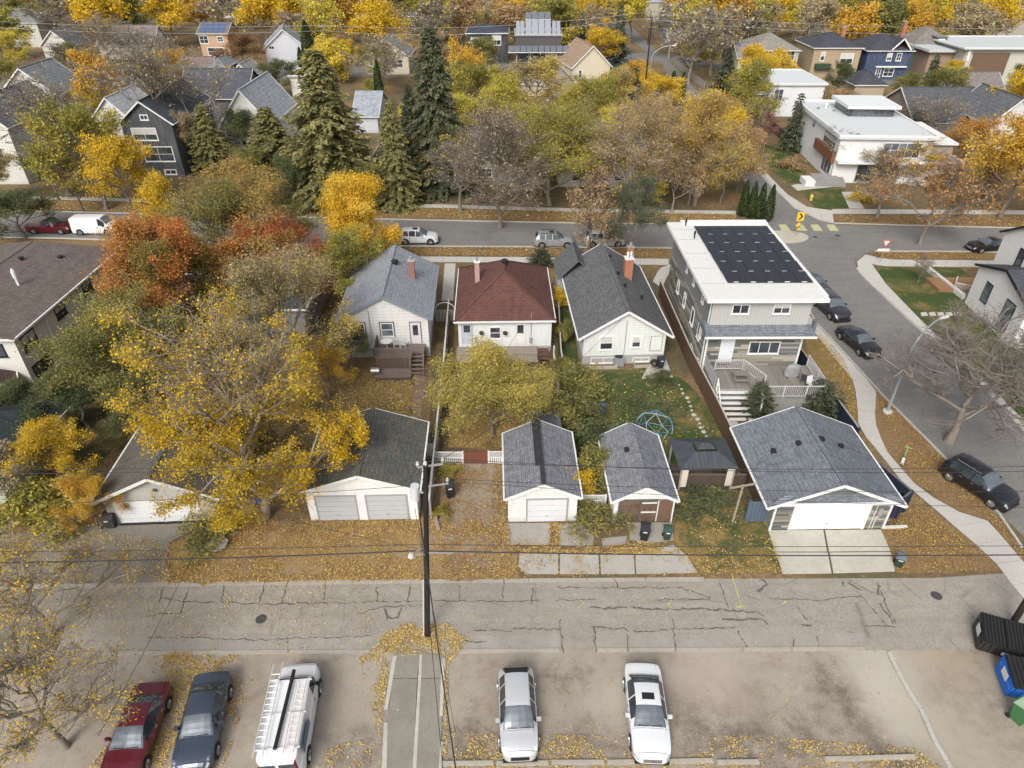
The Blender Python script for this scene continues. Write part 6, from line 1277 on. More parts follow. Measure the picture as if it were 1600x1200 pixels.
def dumpster(cx, cy, rz, col, label, L=2.5, Wd=1.7, hh=1.5):
    r = empty('dumpster', (cx,cy,0), rz, label, 'dumpster'); mt = m_plain(col, .5, vary=.35); m = MB()
    B = [(-L/2,-Wd*.38,.12),(L/2,-Wd*.38,.12),(L/2,Wd/2,.12),(-L/2,Wd/2,.12)]; T = [(-L/2,-Wd/2,hh*.82),(L/2,-Wd/2,hh*.82),(L/2,Wd/2,hh),(-L/2,Wd/2,hh)]
    m.poly(list(reversed(B))); 
    for i in range(4): j = (i+1) % 4; m.poly([B[i],B[j],T[j],T[i]])
    m.build('body', mt, r); m = MB()
    for i in range(7): x = -L/2+.2+i*(L-.4)/6; m.bar((x,-Wd*.40-.02,.2),(x,-Wd/2-.02,hh*.78),.08,.05)
    for s in (-1,1): m.bar((s*(L/2+.03),-Wd*.42,hh*.55),(s*(L/2+.03),Wd*.45,hh*.6),.06,.16)
    m.build('rib', mt, r)
    for k in range(2):
        x0 = -L/2+.02+k*L/2; x1 = x0+L/2-.05; ld = MB().slab([(x0,-Wd/2-.06,hh*.83+.02),(x1,-Wd/2-.06,hh*.83+.02),(x1,Wd/2,hh+.03),(x0,Wd/2,hh+.03)], .04).build('lid', CBLK, r); m = MB()
        for i in range(6): a = x0+.1+i*(x1-x0-.2)/5; m.bar((a,-Wd/2,hh*.83+.05),(a,Wd/2-.05,hh+.05),.07,.04)
        m.build('lid_rib', BLACK, ld)
    for s in (-1,1):
        for yy in (-Wd*.3,Wd*.38): MB().tube((s*L*.42-.04,yy,.07),(s*L*.42+.04,yy,.07),.08,n=10).build('wheel', TYRE, r)
    MB().slab([(-L/2-.07,-.3,.7),(-L/2-.07,.3,.7),(-L/2-.07,.3,1.15),(-L/2-.07,-.3,1.15)], .01).build('label_plate', WHITE2, r); MB().slab([(-.1,-Wd/2-.05,.5),(.9,-Wd/2-.05,.5),(.9,-Wd/2-.06,.72),(-.1,-Wd/2-.06,.72)], .01).build('label_plate', WHITE2, r)
g = G(1563,1000,.6); dumpster(*g, R(-22), (.035,.032,.03), 'black steel dumpster with ribbed plastic lids', 2.1, 1.7, 1.35)
g = G(1614,1068,.6); dumpster(*g, R(-14), (.02,.13,.5), 'blue steel dumpster with black ribbed lid, partly out of view', 2.6, 1.7, 1.35)
# gazebo
gz = empty('gazebo', (12.85, 35.2, 0), R(2), 'dark metal roofed gazebo with small cupola behind the board fence', 'gazebo')
MT = m_siding((.045,.052,.06), .28, True, .1, (.1,.1,.1)); a, b = 1.95, 1.6
for q in ([(-a,-b,2.15),(a,-b,2.15),(.75,-.5,2.75),(-.75,-.5,2.75)],[(a,-b,2.15),(a,b,2.15),(.75,.5,2.75),(.75,-.5,2.75)],[(a,b,2.15),(-a,b,2.15),(-.75,.5,2.75),(.75,.5,2.75)],[(-a,b,2.15),(-a,-b,2.15),(-.75,-.5,2.75),(-.75,.5,2.75)]): MB().slab(q, .05).build('roof_panel', MT, gz)
c, d = .62, .42
for q in ([(-c,-d,2.86),(c,-d,2.86),(.3,0,3.08),(-.3,0,3.08)],[(c,-d,2.86),(c,d,2.86),(.3,0,3.08)],[(c,d,2.86),(-c,d,2.86),(-.3,0,3.08),(.3,0,3.08)],[(-c,d,2.86),(-c,-d,2.86),(-.3,0,3.08)]): MB().slab(q, .04).build('cupola_panel', MT, gz)
MB().box(-.5,.5,-.3,.3,2.7,2.86).build('cupola_frame', BLACK, gz)
for x in (-1.75,1.75):
    for y in (-1.4,1.4): MB().box(x-.06,x+.06,y-.06,y+.06,0,2.15).build('post', m_plain((.3,.27,.23)), gz)
MB().box(-1.7,-1.3,-1.46,-1.40,.5,2.1).build('curtain', m_plain((.55,.5,.42), .8), gz); MB().box(1.3,1.7,-1.46,-1.40,.5,2.1).build('curtain', m_plain((.55,.5,.42), .8), gz)
MB().box(-1.7,1.7,-1.35,1.35,.0,.08).build('floor_deck', m_wood((.1,.08,.06),(.15,.12,.1)), gz)
tag(MB().box(11.9,13.6,34.6,35.4,.09,.75).build('patio_sofa', m_plain((.15,.12,.1))), 'brown outdoor sofa under the gazebo roof', 'sofa')
# geodesic climbing dome
g = G(1022, 668); dm = empty('climbing_dome', (*g,0), 0, 'blue and white geodesic climbing dome on the lawn', 'climbing frame'); rr = 1.45; hh = 1.3
lev = [(1.0,0.0,10),(.93,.36,10),(.68,.72,5),(.0,1.0,1)]; L = []
for k, (f, z, n) in enumerate(lev): L.append([Vector((rr*f*math.cos(2*math.pi*(i+.5*(k % 2))/n), rr*f*math.sin(2*math.pi*(i+.5*(k % 2))/n), hh*z)) for i in range(n)])
B1 = m_plain((.08,.24,.36), .5); B2 = m_plain((.42,.48,.5), .5)
def strut(a, b, k): MB().tube(a, b, .022, n=6, cap=False).build('strut', (B1, B2)[k % 2], dm)
for i in range(10): strut(L[0][i], L[1][i], 1); strut(L[0][(i+1) % 10], L[1][i], 0); strut(L[1][i], L[1][(i+1) % 10], 0)
for i in range(5): strut(L[2][i], L[2][(i+1) % 5], 0); strut(L[2][i], L[3][0], 1); strut(L[1][2*i], L[2][i], 1); strut(L[1][(2*i-1) % 10], L[2][i], 0); strut(L[1][(2*i+1) % 10], L[2][i], 0)
# washing line post beside the brown fence
T = empty('clothes_line_post', (*G(1143,820),0), R(12), 'weathered wooden clothes line post with crossbar on the grassy bank', 'clothes post'); WW = m_wood((.3,.25,.19),(.42,.36,.28))
MB().bar((0,0,0),(.1,0,3.4),.1,.1).build('post', WW, T); MB().bar((-.75,0,3.3),(.95,0,3.35),.1,.08).build('crossbar', WW, T); 
# scooter
g = G(1410, 722); sco = empty('kick_scooter', (*g,0), R(-35), 'white electric kick scooter with green handlebar standing on the verge', 'scooter')
MB().box(-.09,.09,-.5,.35,.12,.18).build('deck', m_plain((.65,.65,.65)), sco); MB().bar((0,.42,.2),(0,.28,1.15),.05,.05).build('stem', m_plain((.2,.5,.1)), sco); MB().tube((-.25,.28,1.15),(.25,.28,1.15),.02,n=8).build('handlebar', m_plain((.25,.5,.1)), sco)
for y in (-.5,.45): MB().tube((-.03,y,.12),(.03,y,.12),.12,n=14).build('wheel', TYRE, sco)
# decks of the bungalows
WD = m_wood((.13,.10,.085),(.25,.21,.18))
def small_deck(label, cx, cy, w, d, z, steps, mat, nboards, sx, rail=True):
    r = empty('deck', (cx,cy,0), R(1.5), label, 'deck'); rg = random.Random(int(w*10))
    for i in range(nboards):
        y0 = -d/2+i*d/nboards; MB().box(-w/2,w/2,y0+.006,y0+d/nboards-.006,z-.05,z+rg.uniform(0,.006)).build('board', mat, r)
    MB().box(-w/2+.04,w/2-.04,-d/2+.05,d/2,0,z-.06).build('skirting', m_wood((.09,.065,.05),(.15,.11,.09)), r)
    if rail:
        railing(r, (-w/2,-d/2,0), (w/2,-d/2,0), z, .9, mat, pick=.14, pw=.035); railing(r, (-w/2,-d/2,0), (-w/2,d/2,0), z, .9, mat, pick=.14, pw=.035)
    for i in range(steps):
        zz = z-(i+1)*z/(steps+1); MB().box(sx-.5,sx+.5,-d/2-.3*(i+1),-d/2-.3*i-.03,zz-.05,zz).build('step', mat, r)
    if steps:
        for s in (-.55,.55): MB().bar((sx+s,-d/2,z*.95),(sx+s,-d/2-.3*steps-.2,.1),.05,.22).build('stringer', mat, r); MB().bar((sx+s,-d/2,z+.85),(sx+s,-d/2-.3*steps,.95),.05,.07).build('handrail', mat, r)
    return r
small_deck('weathered brown deck with railing and steps at the pale roofed bungalow', -10.0, 49.6, 3.1, 2.2, 1.35, 0, WD, 14, 0)
small_deck('brown wooden landing with five steps below the bungalow door', -8.05, 50.0, 1.1, 1.5, 1.35, 5, WD, 9, 0, False)
small_deck('low second tier of the brown deck holding a metal drum', -9.9, 47.7, 3.0, 1.4, .35, 0, WD, 9, 0, False)
small_deck('wide worn grey deck behind the red roofed bungalow', -1.3, 50.0, 7.0, 2.6, .75, 0, m_wood((.25,.21,.18),(.36,.31,.27)), 17, 0, False)
small_deck('short dark flight of steps at the right end of the wide deck', 2.7, 50.4, 1.0, 1.2, .75, 3, m_wood((.1,.05,.04),(.17,.09,.07)), 7, 0, False)
chair(-9.2,50.1,1.36,2.8,(.55,.55,.54),'pale patio chair left of the bungalow door on the brown deck'); chair(-9.9,50.2,1.36,3.4,(.5,.5,.5),'white patio chair beside the round deck table')
t = empty('patio_table', (-10.7,50.0,1.36), 0, 'round white patio table on the brown deck', 'table'); MB().lathe([(0,.7),(.5,.7),(.5,.73),(0,.73)], n=18).build('tabletop', WHITE2, t); MB().tube((0,0,0),(0,0,.7),.04,n=8).build('leg', WHITE2, t)
o = tag(MB().tube((-.35,0,0),(.35,0,0),.28,n=16).build('metal_drum', m_plain((.4,.41,.42),.35,.7)), 'shiny metal drum lying on the low deck tier', 'drum'); o.location = (-11.4,47.6,.64)
ac = empty('air_conditioner', (*G(966,570),0), 0, 'grey air conditioner unit behind the grey roofed bungalow', 'air conditioner'); MB().box(-.42,.42,-.4,.4,.05,.85).build('casing', m_plain((.22,.24,.25)), ac); MB().lathe([(.0,.88),(.34,.88),(.36,.85)], n=16).build('fan_grille', BLACK, ac)
o = tag(MB().lathe([(0,.0),(.35,.1),(.42,.35),(.3,.55),(0,.62)], n=12).build('garbage_bag', m_plain((.02,.02,.022), .3)), 'black garbage bag by the corner of the grey roofed bungalow', 'bag'); o.location = (*G(1022,572),0)
tb = empty('bathtub', (*G(341,856),0), R(20), 'old white fibreglass tub lying on the leafy bank by the grey garage', 'tub')
m = MB()
for k in range(14):
    a, b = 2*math.pi*k/14, 2*math.pi*(k+1)/14
    for (r0,z0),(r1,z1) in (((.3,.02),(.42,.42)),((.42,.42),(.37,.42)),((.37,.42),(.26,.1)),((.26,.1),(0,.08))): m.poly([(r0*1.6*math.cos(a),r0*math.sin(a),z0),(r0*1.6*math.cos(b),r0*math.sin(b),z0),(r1*1.6*math.cos(b),r1*math.sin(b),z1),(r1*1.6*math.cos(a),r1*math.sin(a),z1)])
m.build('shell', WHITE, tb, True)
for x, y, col, lb, s in ((940,643,(.05,.12,.3),'blue plastic slide toy on the lawn behind the shrubs',.6),(1020,735,(.5,.5,.48),'white garden urn beside the gazebo',.4)):
    o = tag(MB().lathe([(0,0),(s*.5,.05),(s*.35,s*.8),(s*.55,s*1.2),(0,s*1.3)], n=10).build('garden_toy' if s > .5 else 'garden_urn', m_plain(col)), lb, 'toy' if s > .5 else 'urn'); o.location = (*G(x,y),0)
o = tag(MB().bar((0,0,0),(1.6,.1,.0),.16,.14).build('timber_beam', m_plain((.6,.58,.54))), 'white timber beam lying right of the large garage', 'beam'); o.location = (*G(1378,826),.1)
o = tag(MB().bar((0,0,0),(-.35,1.3,.0),.22,.2).build('timber_beam', m_wood((.3,.2,.15),(.42,.32,.27))), 'short weathered timber log by the fence at the leafy drive', 'log'); o.location = (*G(685,830),.12)
st_ = empty('stone_edging', (*G(1075,600),0)); st_['kind'] = 'structure'; rg = random.Random(4)
for i in range(16):
    t = i/15; g = G(1062+50*t+rg.uniform(-2,2), 602+100*t); s = rg.uniform(.1,.22)
    MB().lathe([(s,0),(s*.9,.08),(0,.12)], (g[0]-st_.location.x,g[1]-st_.location.y,0), 7).build('stone', m_concrete((.45,.43,.38)), st_)
bnk = tag(MB().box(-1.1,1.1,-.04,.04,.35,.62).build('sunken_panel', m_plain((.03,.09,.25))), 'blue tarp edge under the yellow tree by the double garage', 'tarp'); bnk.location = (*G(398,792),0)
# ------------------------------------------------------------------ trees
P_YEL = ((.30,.23,.035),(.54,.37,.03),(.68,.46,.035),(.74,.54,.08)); P_GOLD = ((.34,.17,.04),(.52,.29,.045),(.62,.39,.05),(.58,.43,.11))
P_ORB = ((.25,.16,.09),(.36,.23,.12),(.44,.31,.16),(.44,.35,.18)); P_MAP = ((.09,.11,.035),(.26,.21,.055),(.50,.26,.07),(.52,.19,.06)); P_RED = ((.13,.13,.04),(.33,.19,.06),(.48,.16,.055),(.44,.10,.045))
P_OLY = ((.10,.11,.035),(.20,.19,.05),(.36,.32,.06),(.52,.42,.08)); P_OLV = ((.065,.08,.03),(.14,.15,.05),(.25,.235,.07),(.38,.31,.09)); P_GRN = ((.04,.058,.027),(.075,.098,.042),(.12,.14,.06),(.19,.2,.08))
P_TAN = ((.24,.19,.12),(.36,.3,.19),(.46,.38,.23),(.52,.42,.2)); P_YTAN = ((.2,.17,.09),(.36,.3,.15),(.52,.4,.1),(.64,.47,.08)); P_SPO = ((.07,.08,.035),(.16,.165,.07),(.27,.25,.10),(.38,.33,.14)); P_SPD = ((.03,.042,.028),(.055,.07,.042),(.09,.105,.06),(.15,.155,.085))
P_BLU = ((.035,.05,.04),(.06,.085,.065),(.10,.125,.10),(.15,.17,.14)); P_CED = ((.025,.045,.015),(.04,.065,.02),(.06,.09,.03),(.09,.12,.04)); P_REDB = ((.12,.06,.05),(.2,.09,.07),(.26,.12,.09),(.3,.16,.12)); P_WIL = ((.06,.075,.05),(.1,.12,.075),(.15,.165,.10),(.2,.2,.12))
BARK = m_bark((.17,.14,.115)); BARKG = m_bark((.21,.185,.16)); BARKD = m_bark((.09,.075,.06)); BARKT = m_bark((.25,.21,.165))
def unit(a): return a/np.maximum(1e-9, np.linalg.norm(a, axis=-1, keepdims=True))
def tubes(S, n=4):
    """S: (m,8) ax ay az bx by bz ra rb -> verts, quads"""
    A = S[:,:3]; B = S[:,3:6]; d = unit(B-A); ref = np.where(np.abs(d[:,2:3]) < .9, [[0,0,1.]], [[1.,0,0]]); u = unit(np.cross(d, ref)); w = np.cross(d, u)
    a = np.arange(n)*2*np.pi/n; cs = np.cos(a)[None,:,None]; sn = np.sin(a)[None,:,None]; off = u[:,None]*cs+w[:,None]*sn
    V = np.concatenate([A[:,None]+off*S[:,6][:,None,None], B[:,None]+off*S[:,7][:,None,None]], 1).reshape(-1,3)
    i = np.arange(n); q = np.stack([i,(i+1)%n,(i+1)%n+n,i+n],1); Q = (np.arange(len(S))[:,None,None]*2*n+q[None]).reshape(-1,4); return V, Q
def branching(rs, H, Rr, fork=.28, limbs=7, ks=(6,6,5), upright=.5, top=.8, lean=(0,0), spread=.75, rtrunk=None):
    rt = rtrunk or .018*H+.05; segs = []; tz = H*top*.8
    tp = np.array([[lean[0]*t*t, lean[1]*t*t, tz*t] for t in np.linspace(0,1,7)]); tp[1:,:2] += rs.normal(size=(6,2))*.012*H
    for i in range(6): segs.append(np.r_[tp[i], tp[i+1], rt*(1-.14*i)*(1.25 if i == 0 else 1), rt*(1-.14*(i+1))][None])
    t = np.linspace(0,1,limbs)**.9*(1-fork/top)+fork/top; t = np.clip(t,0,1); P = np.stack([np.interp(t, np.linspace(0,1,7), tp[:,k]) for k in range(3)],1)
    az = np.arange(limbs)*2.4+rs.rand(limbs)*.7; el = np.radians(28+45*upright*rs.rand(limbs)+35*(t-fork)); D = np.stack([np.cos(az)*np.cos(el), np.sin(az)*np.cos(el), np.sin(el)],1)
    Ln = Rr*.75*(1.15-.45*t)*rs.uniform(.85,1.2,limbs); rad = rt*.5*(1.1-.5*t); lid = np.arange(limbs)
    lev = [(P,D,Ln,rad,lid)]
    for k in ks:
        P,D,Ln,rad,lid = lev[-1]; n = len(P); tt = np.tile(np.linspace(.3,1,k),(n,1))+rs.uniform(-.08,.05,(n,k)); tt = np.clip(tt,.15,1).ravel(); idx = np.repeat(np.arange(n),k)
        bend = np.array([0,0,.12])*Ln[idx][:,None]; Pn = P[idx]+D[idx]*(Ln[idx]*tt)[:,None]+bend*(tt**2)[:,None]
        Dn = unit(D[idx]+rs.normal(size=(n*k,3))*spread+np.array([0,0,.18])); Lnn = Ln[idx]*.56*(1.15-.35*tt)*rs.uniform(.75,1.25,n*k); lev.append((Pn,Dn,Lnn,rad[idx]*.5,lid[idx]))
    for li,(P,D,Ln,rad,lid) in enumerate(lev):
        ns = 3 if li < 2 else (2 if li < 3 else 1); pr = P
        for s in range(ns):
            f = (s+1)/ns; q = P+D*(Ln*f)[:,None]+np.array([0,0,.12])*(Ln*f*f)[:,None]+(rs.normal(size=P.shape)*.03*Ln[:,None] if li < 3 else 0)
            if s == ns-1: q = P+D*Ln[:,None]+np.array([0,0,.12])*Ln[:,None]
            segs.append(np.concatenate([pr,q,(rad*(1-.5*s/ns))[:,None],(rad*(1-.5*f))[:,None]],1)); pr = q
    S = [segs[0:6]]; S = np.concatenate(segs,0); tips = lev[-1]; T0 = tips[0]; T1 = tips[0]+tips[1]*tips[2][:,None]
    c0 = lean[0]*.6; c1 = lean[1]*.6; rr = np.hypot(T1[:,0]-c0, T1[:,1]-c1); sx = Rr/np.percentile(rr, 88); zf = H*fork; sz = (H-zf)/max(.1, np.percentile(T1[:,2],99)-zf)
    def fix(Pt):
        Q = Pt.copy(); m = np.clip((Pt[:,2]-zf*.6)/(zf*.5+.01),0,1)[:,None]; ctr = np.array([c0,c1])*np.clip(Pt[:,2:3]/H,0,1); Q[:,:2] = ctr*(1)+ (Pt[:,:2]-ctr)*(1+(sx-1)*m); ro = np.linalg.norm(Q[:,:2]-ctr,axis=1)/Rr; lim = 1+.35*np.tanh(np.maximum(0,ro-1)/.5); kk = np.where(ro > 1, lim/np.maximum(ro,1e-6), 1)[:,None]; Q[:,:2] = ctr+(Q[:,:2]-ctr)*kk; Q[:,2] = np.where(Pt[:,2] > zf, zf+(Pt[:,2]-zf)*sz, Pt[:,2]); return Q
    S[:,:3] = fix(S[:,:3]); S[:,3:6] = fix(S[:,3:6]); return S, fix(T0), fix(T1), tips[4], lev
def dec_mesh(seed, H, Rr, leaf, per, ltw=.5, fork=.28, limbs=7, ks=(6,6,5), upright=.5, bare_top=0, spread=.75, sig=.32, lean=(0,0), rmin=.012, tuft=0, zt=.0, lvl=None, rtrunk=None):
    rs = np.random.RandomState(seed); S, T0, T1, lid, lev = branching(rs, H, Rr, fork, limbs, ks, upright, .8, lean, spread, rtrunk)
    S[:,6:] = np.maximum(S[:,6:], rmin); big = S[:,6] > .05
    V1,Q1 = tubes(S[big],6) if big.any() else (np.zeros((0,3)),np.zeros((0,4),int)); V2,Q2 = tubes(S[~big],3); V = np.concatenate([V1,V2]); Q = np.concatenate([Q1,Q2+len(V1)])
    trunk = np_mesh('branches', V, Q, [BARK], smooth=True); crown = None
    if per > 0:
        n = len(T0); cnt = rs.poisson(per*rs.uniform(.35,1.65,n))
        if tuft: cnt = np.where(rs.rand(n) < tuft, cnt, 0)
        if bare_top:
            zz = T1[:,2]/H; rr = np.hypot(T1[:,0]-lean[0]*.6,T1[:,1]-lean[1]*.6)/Rr; p = 1-bare_top*np.clip((zz-.46)/.2,0,1)*np.clip((1.3-rr)*1.6,0,1); cnt = (cnt*np.clip(p,.06,1)).astype(int)
        idx = np.repeat(np.arange(n), cnt); f = rs.rand(len(idx))[:,None]*1.05; P = T0[idx]*(1-f)+T1[idx]*f+rs.normal(size=(len(idx),3))*sig*np.array([1,1,.8])
        P[:,2] = np.maximum(P[:,2], .25); lt = rs.rand(64); bt = rs.rand(n); t = (.05 if ltw < .6 else 0)+ltw*lt[lid[idx]]+(.8-ltw)*bt[idx]+.2*rs.rand(len(idx))+zt*(P[:,2]/H-.5)
        Vl,Ql = leaf_quads(P, np.full(len(P),leaf), rs, 1.3); crown = np_mesh('crown', Vl, Ql, [BARK], np.clip(t,0,1))
    return trunk, crown
def spruce_mesh(seed, H, Rr, layers, per, leaf, droop=.25, base=.06, pw=.85, gap=.0, nseg=7):
    rs = np.random.RandomState(seed); zs = H*(base+(1-base)*np.linspace(0,.985,layers)**1.02); A = []; B = []; W = []; T = []
    for z in zs:
        r = Rr*(1-(z/H-base)/(1-base)).clip(0,1)**pw*rs.uniform(.8,1.12); k = max(4, int(per*(.45+.55*r/Rr))); az = rs.rand()*6+np.arange(k)*2*np.pi/k+rs.normal(size=k)*.18; rr = r*rs.uniform(.5,1.22,k)+.12
        a = np.stack([0*az,0*az,np.full(k,z)+rs.normal(size=k)*.05*H/layers],1); b = np.stack([np.cos(az)*rr,np.sin(az)*rr,a[:,2]-rr*droop+rs.normal(size=k)*.04*rr],1); A.append(a); B.append(b); W.append(rr); T.append(rs.rand(k))
    A = np.concatenate(A); B = np.concatenate(B); W = np.concatenate(W); T = np.concatenate(T); S = np.concatenate([A,B,np.full((len(A),1),.03),np.full((len(A),1),.01)],1); S = np.concatenate([np.array([[0,0,0,0,0,H*.98,.02*H,.01]]),S])
    V,Q = tubes(S,4); trunk = np_mesh('trunk_mesh', V, Q, [BARKD])
    cnt = np.maximum(3,(W/leaf*nseg*.5)).astype(int); idx = np.repeat(np.arange(len(A)),cnt); f = rs.uniform(.18,1.05,len(idx))[:,None]; P = A[idx]*(1-f)+B[idx]*f; d = unit(B-A)[idx]; side = unit(np.cross(d,[[0,0,1.]])); sg = rs.choice([-1,1],len(idx))[:,None]
    u = unit(d*.75+side*sg*rs.uniform(.3,.9,(len(idx),1))+np.array([0,0,-.25])+rs.normal(size=(len(idx),3))*.22); ln = leaf*rs.uniform(.7,1.5,len(idx))[:,None]*(1.25-.5*f); w = unit(np.cross(u, np.array([[0,0,1.]])+rs.normal(size=(len(idx),3))*.5))*leaf*.3; P = P+side*sg*rs.rand(len(idx),1)*leaf*.4; P[:,2] += rs.normal(size=len(idx))*leaf*.25
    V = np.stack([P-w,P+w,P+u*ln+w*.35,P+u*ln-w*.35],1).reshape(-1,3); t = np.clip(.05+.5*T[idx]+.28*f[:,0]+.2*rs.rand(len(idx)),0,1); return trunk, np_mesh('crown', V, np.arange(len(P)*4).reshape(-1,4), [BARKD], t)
def column_mesh(seed, H, Rr, n, leaf, sharp=1.6):
    rs = np.random.RandomState(seed); z = rs.rand(n)**.9; prof = np.clip((z/.12),0,1)**.5*(1-z**sharp)**.6; az = rs.rand(n)*2*np.pi; r = Rr*prof*(.72+.28*rs.rand(n))*(1+.08*np.sin(az*5+z*9)); P = np.stack([np.cos(az)*r,np.sin(az)*r,.1+z*H],1)
    V,Q = leaf_quads(P, np.full(n,leaf), rs, 1.2); t = np.clip(.5+.3*np.sin(az*3+z*6)+rs.normal(size=n)*.2,0,1); tr = MB().tube((0,0,0),(0,0,H*.9),.07,.02,n=6); return tr.data('trunk_mesh',[BARKD]), np_mesh('crown', V, Q, [BARKD], t)
PROTO = {}
def proto(key):
    if key in PROTO: return PROTO[key]
    k, v = key
    if k == 'near': r = dec_mesh(10+v, 10, 4.5, .125, 40, tuft=.75, ks=(6,6,5), sig=.30), 10, 4.5
    elif k == 'mid': r = dec_mesh(20+v, 10, 4, .18, 30, tuft=.72, fork=(.28,.2,.32)[v%3], ks=(6,5,4), sig=.36, upright=(.5,.8,.3)[v%3]), 10, 4
    elif k == 'sparse': r = dec_mesh(40+v, 10, 4, .22, 3.4, ks=(6,6,5), sig=.25, upright=.7, rmin=.018), 10, 4
    elif k == 'bare': r = dec_mesh(50+v, 10, 4, .2, .35, fork=(.3,.22,.35)[v%3], ks=(6,6,6), sig=.2, upright=.8, rmin=.014, limbs=8), 10, 4
    elif k == 'far': r = dec_mesh(60+v, 10, 4, .32, 14, tuft=.75, ks=(5,5,4), sig=.5, upright=.6), 10, 4
    elif k == 'farbare': r = dec_mesh(70+v, 10, 4, .4, .5, ks=(6,5,5), sig=.3, upright=.8, rmin=.03), 10, 4
    elif k == 'shrub': r = dec_mesh(80+v, 2.6, 1.7, .14, 9, fork=.06, limbs=8, ks=(5,5,3), sig=.18, upright=.5, rmin=.008, rtrunk=.05), 2.6, 1.7
    elif k == 'weeds': r = dec_mesh(85+v, 1.2, 1.5, .13, 5, fork=.04, limbs=9, ks=(5,4,3), sig=.14, upright=.4, rmin=.006, rtrunk=.03), 1.2, 1.5
    elif k == 'ball': r = dec_mesh(90+v, 8, 3.6, .3, 12, fork=.1, limbs=9, ks=(6,5,4), sig=.4, upright=.5), 8, 3.6
    elif k == 'spruce': r = spruce_mesh(100+v, 16, 3.4, 64, 15, .32, droop=.3, pw=(.6,.75,.55)[v%3], nseg=14), 16, 3.4
    elif k == 'farspruce': r = spruce_mesh(110+v, 12, 3, 24, 10, .7, droop=.25), 12, 3
    elif k == 'pine': r = spruce_mesh(120+v, 5, 2.2, 16, 12, .34, droop=-.1, pw=.5), 5, 2.2
    elif k == 'cedar': r = column_mesh(130+v, 5, .9, 3200, .2), 5, .9
    PROTO[key] = r; return r
LM = {}
TREES = []
def put_tree(kind, v, x, y, h, rad, pal, label, cat='tree', bark=None, name='tree', group=None, rz=None, tr=.3):
    (tm, cm), H0, R0 = proto((kind, v)); r = empty(name, (x,y,0), rz if rz is not None else (x*7.1+y*3.3) % 6.28, label, cat, group); sx = rad/R0; sz = h/H0
    for nm, me, mt in (('trunk' if cat == 'tree' else 'stem', tm, bark or BARK), ('crown' if cat == 'tree' else 'foliage', cm, m_leaf(pal, tr))):
        if me is None: continue
        o = bpy.data.objects.new(nm, me); COL.objects.link(o); o.parent = r; o.scale = (sx,sx,sz); o.material_slots[0].link = 'OBJECT'; o.material_slots[0].material = mt
    TREES.append((x,y,rad)); return r
def T(kind, v, cx, cy, zc, wpx, h, pal, label, **k):
    """crown seen centred at pixel (cx, cy) at height zc, wpx wide"""
    x, y = G(cx, cy, zc); rad = wpx/2*depth(y, zc)/FPX; return put_tree(kind, v, x, y, h, rad, pal, label, **k)
def TB(kind, v, bx, by, h, wpx, pal, label, **k):
    x, y = G(bx, by); rad = wpx/2*depth(y, h*.5)/FPX; return put_tree(kind, v, x, y, h, rad, pal, label, **k)
# the large ones, each with a crown of its own
def hero(label, cx, cy, zc, wpx, h, pal, bark=None, name='tree', **k):
    x, y = G(cx, cy, zc); rad = wpx/2*depth(y, zc)/FPX; key = ('hero', label); PROTO[key] = (dec_mesh(h=None, **k) if False else dec_mesh(H=h, Rr=rad, **k), h, rad); (tm, cm), _, _ = PROTO[key]
    r = empty(name, (x,y,0), 0, label, 'tree')
    for nm, me, mt in (('trunk', tm, bark or BARK), ('crown', cm, m_leaf(pal, .3))):
        if me is None: continue
        o = bpy.data.objects.new(nm, me); COL.objects.link(o); o.parent = r; o.material_slots[0].link = 'OBJECT'; o.material_slots[0].material = mt
    TREES.append((x,y,rad)); return r
hero('huge yellow tree with bare grey twigs at its top, between the two left garages', 374, 672, 7.2, 275, 15, P_YEL, seed=3, leaf=.108, per=88, tuft=.75, ltw=.6, fork=.13, limbs=13, ks=(7,6,6), bare_top=.96, sig=.2, spread=.8, bark=BARKT, upright=.6)
hero('tan half bare tree rising behind the huge yellow one', 440, 500, 7.5, 200, 13, P_YTAN, seed=5, leaf=.11, per=16, fork=.25, limbs=8, ks=(7,6,6), sig=.25, bark=BARKG, upright=.9)
hero('orange and green maple left of the grey annex roof', 255, 448, 6.5, 170, 12.0, P_MAP, ltw=.78, seed=7, leaf=.125, per=58, tuft=.75, fork=.18, limbs=10, ks=(6,6,5), sig=.33, zt=.12)
hero('tall olive and orange maple beside the street', 368, 345, 8.0, 200, 12.5, ((.09,.10,.04),(.18,.18,.06),(.32,.26,.08),(.48,.27,.08)), ltw=.7, seed=9, leaf=.14, per=48, tuft=.8, fork=.2, limbs=9, ks=(6,6,5), sig=.36, zt=.2)
hero('red orange maple in the middle of the maple group', 425, 402, 5.5, 130, 9.0, P_RED, ltw=.65, seed=11, leaf=.12, per=62, tuft=.8, fork=.2, limbs=8, ks=(6,6,5), sig=.34)
hero('olive green tree with yellow top beside the cream house wall', 200, 565, 4.6, 215, 9.5, P_OLV, seed=13, leaf=.12, per=52, tuft=.8, fork=.15, limbs=9, ks=(6,6,5), sig=.32, zt=.35)
hero('golden green tree behind the red roofed bungalow', 768, 618, 3.6, 178, 7.2, ((.16,.15,.05),(.3,.26,.07),(.44,.37,.09),(.54,.43,.12)), seed=15, leaf=.1, per=60, tuft=.8, fork=.15, limbs=9, ks=(6,6,5), sig=.26, zt=.2, upright=.9)
hero('brilliant yellow tree on the verge left of the white suv', 545, 340, 6.0, 112, 10, ((.5,.33,.04),(.66,.42,.04),(.74,.49,.05),(.76,.55,.1)), seed=17, leaf=.135, per=58, fork=.15, limbs=9, ks=(6,6,4), sig=.34, upright=1.0, bark=BARKD)
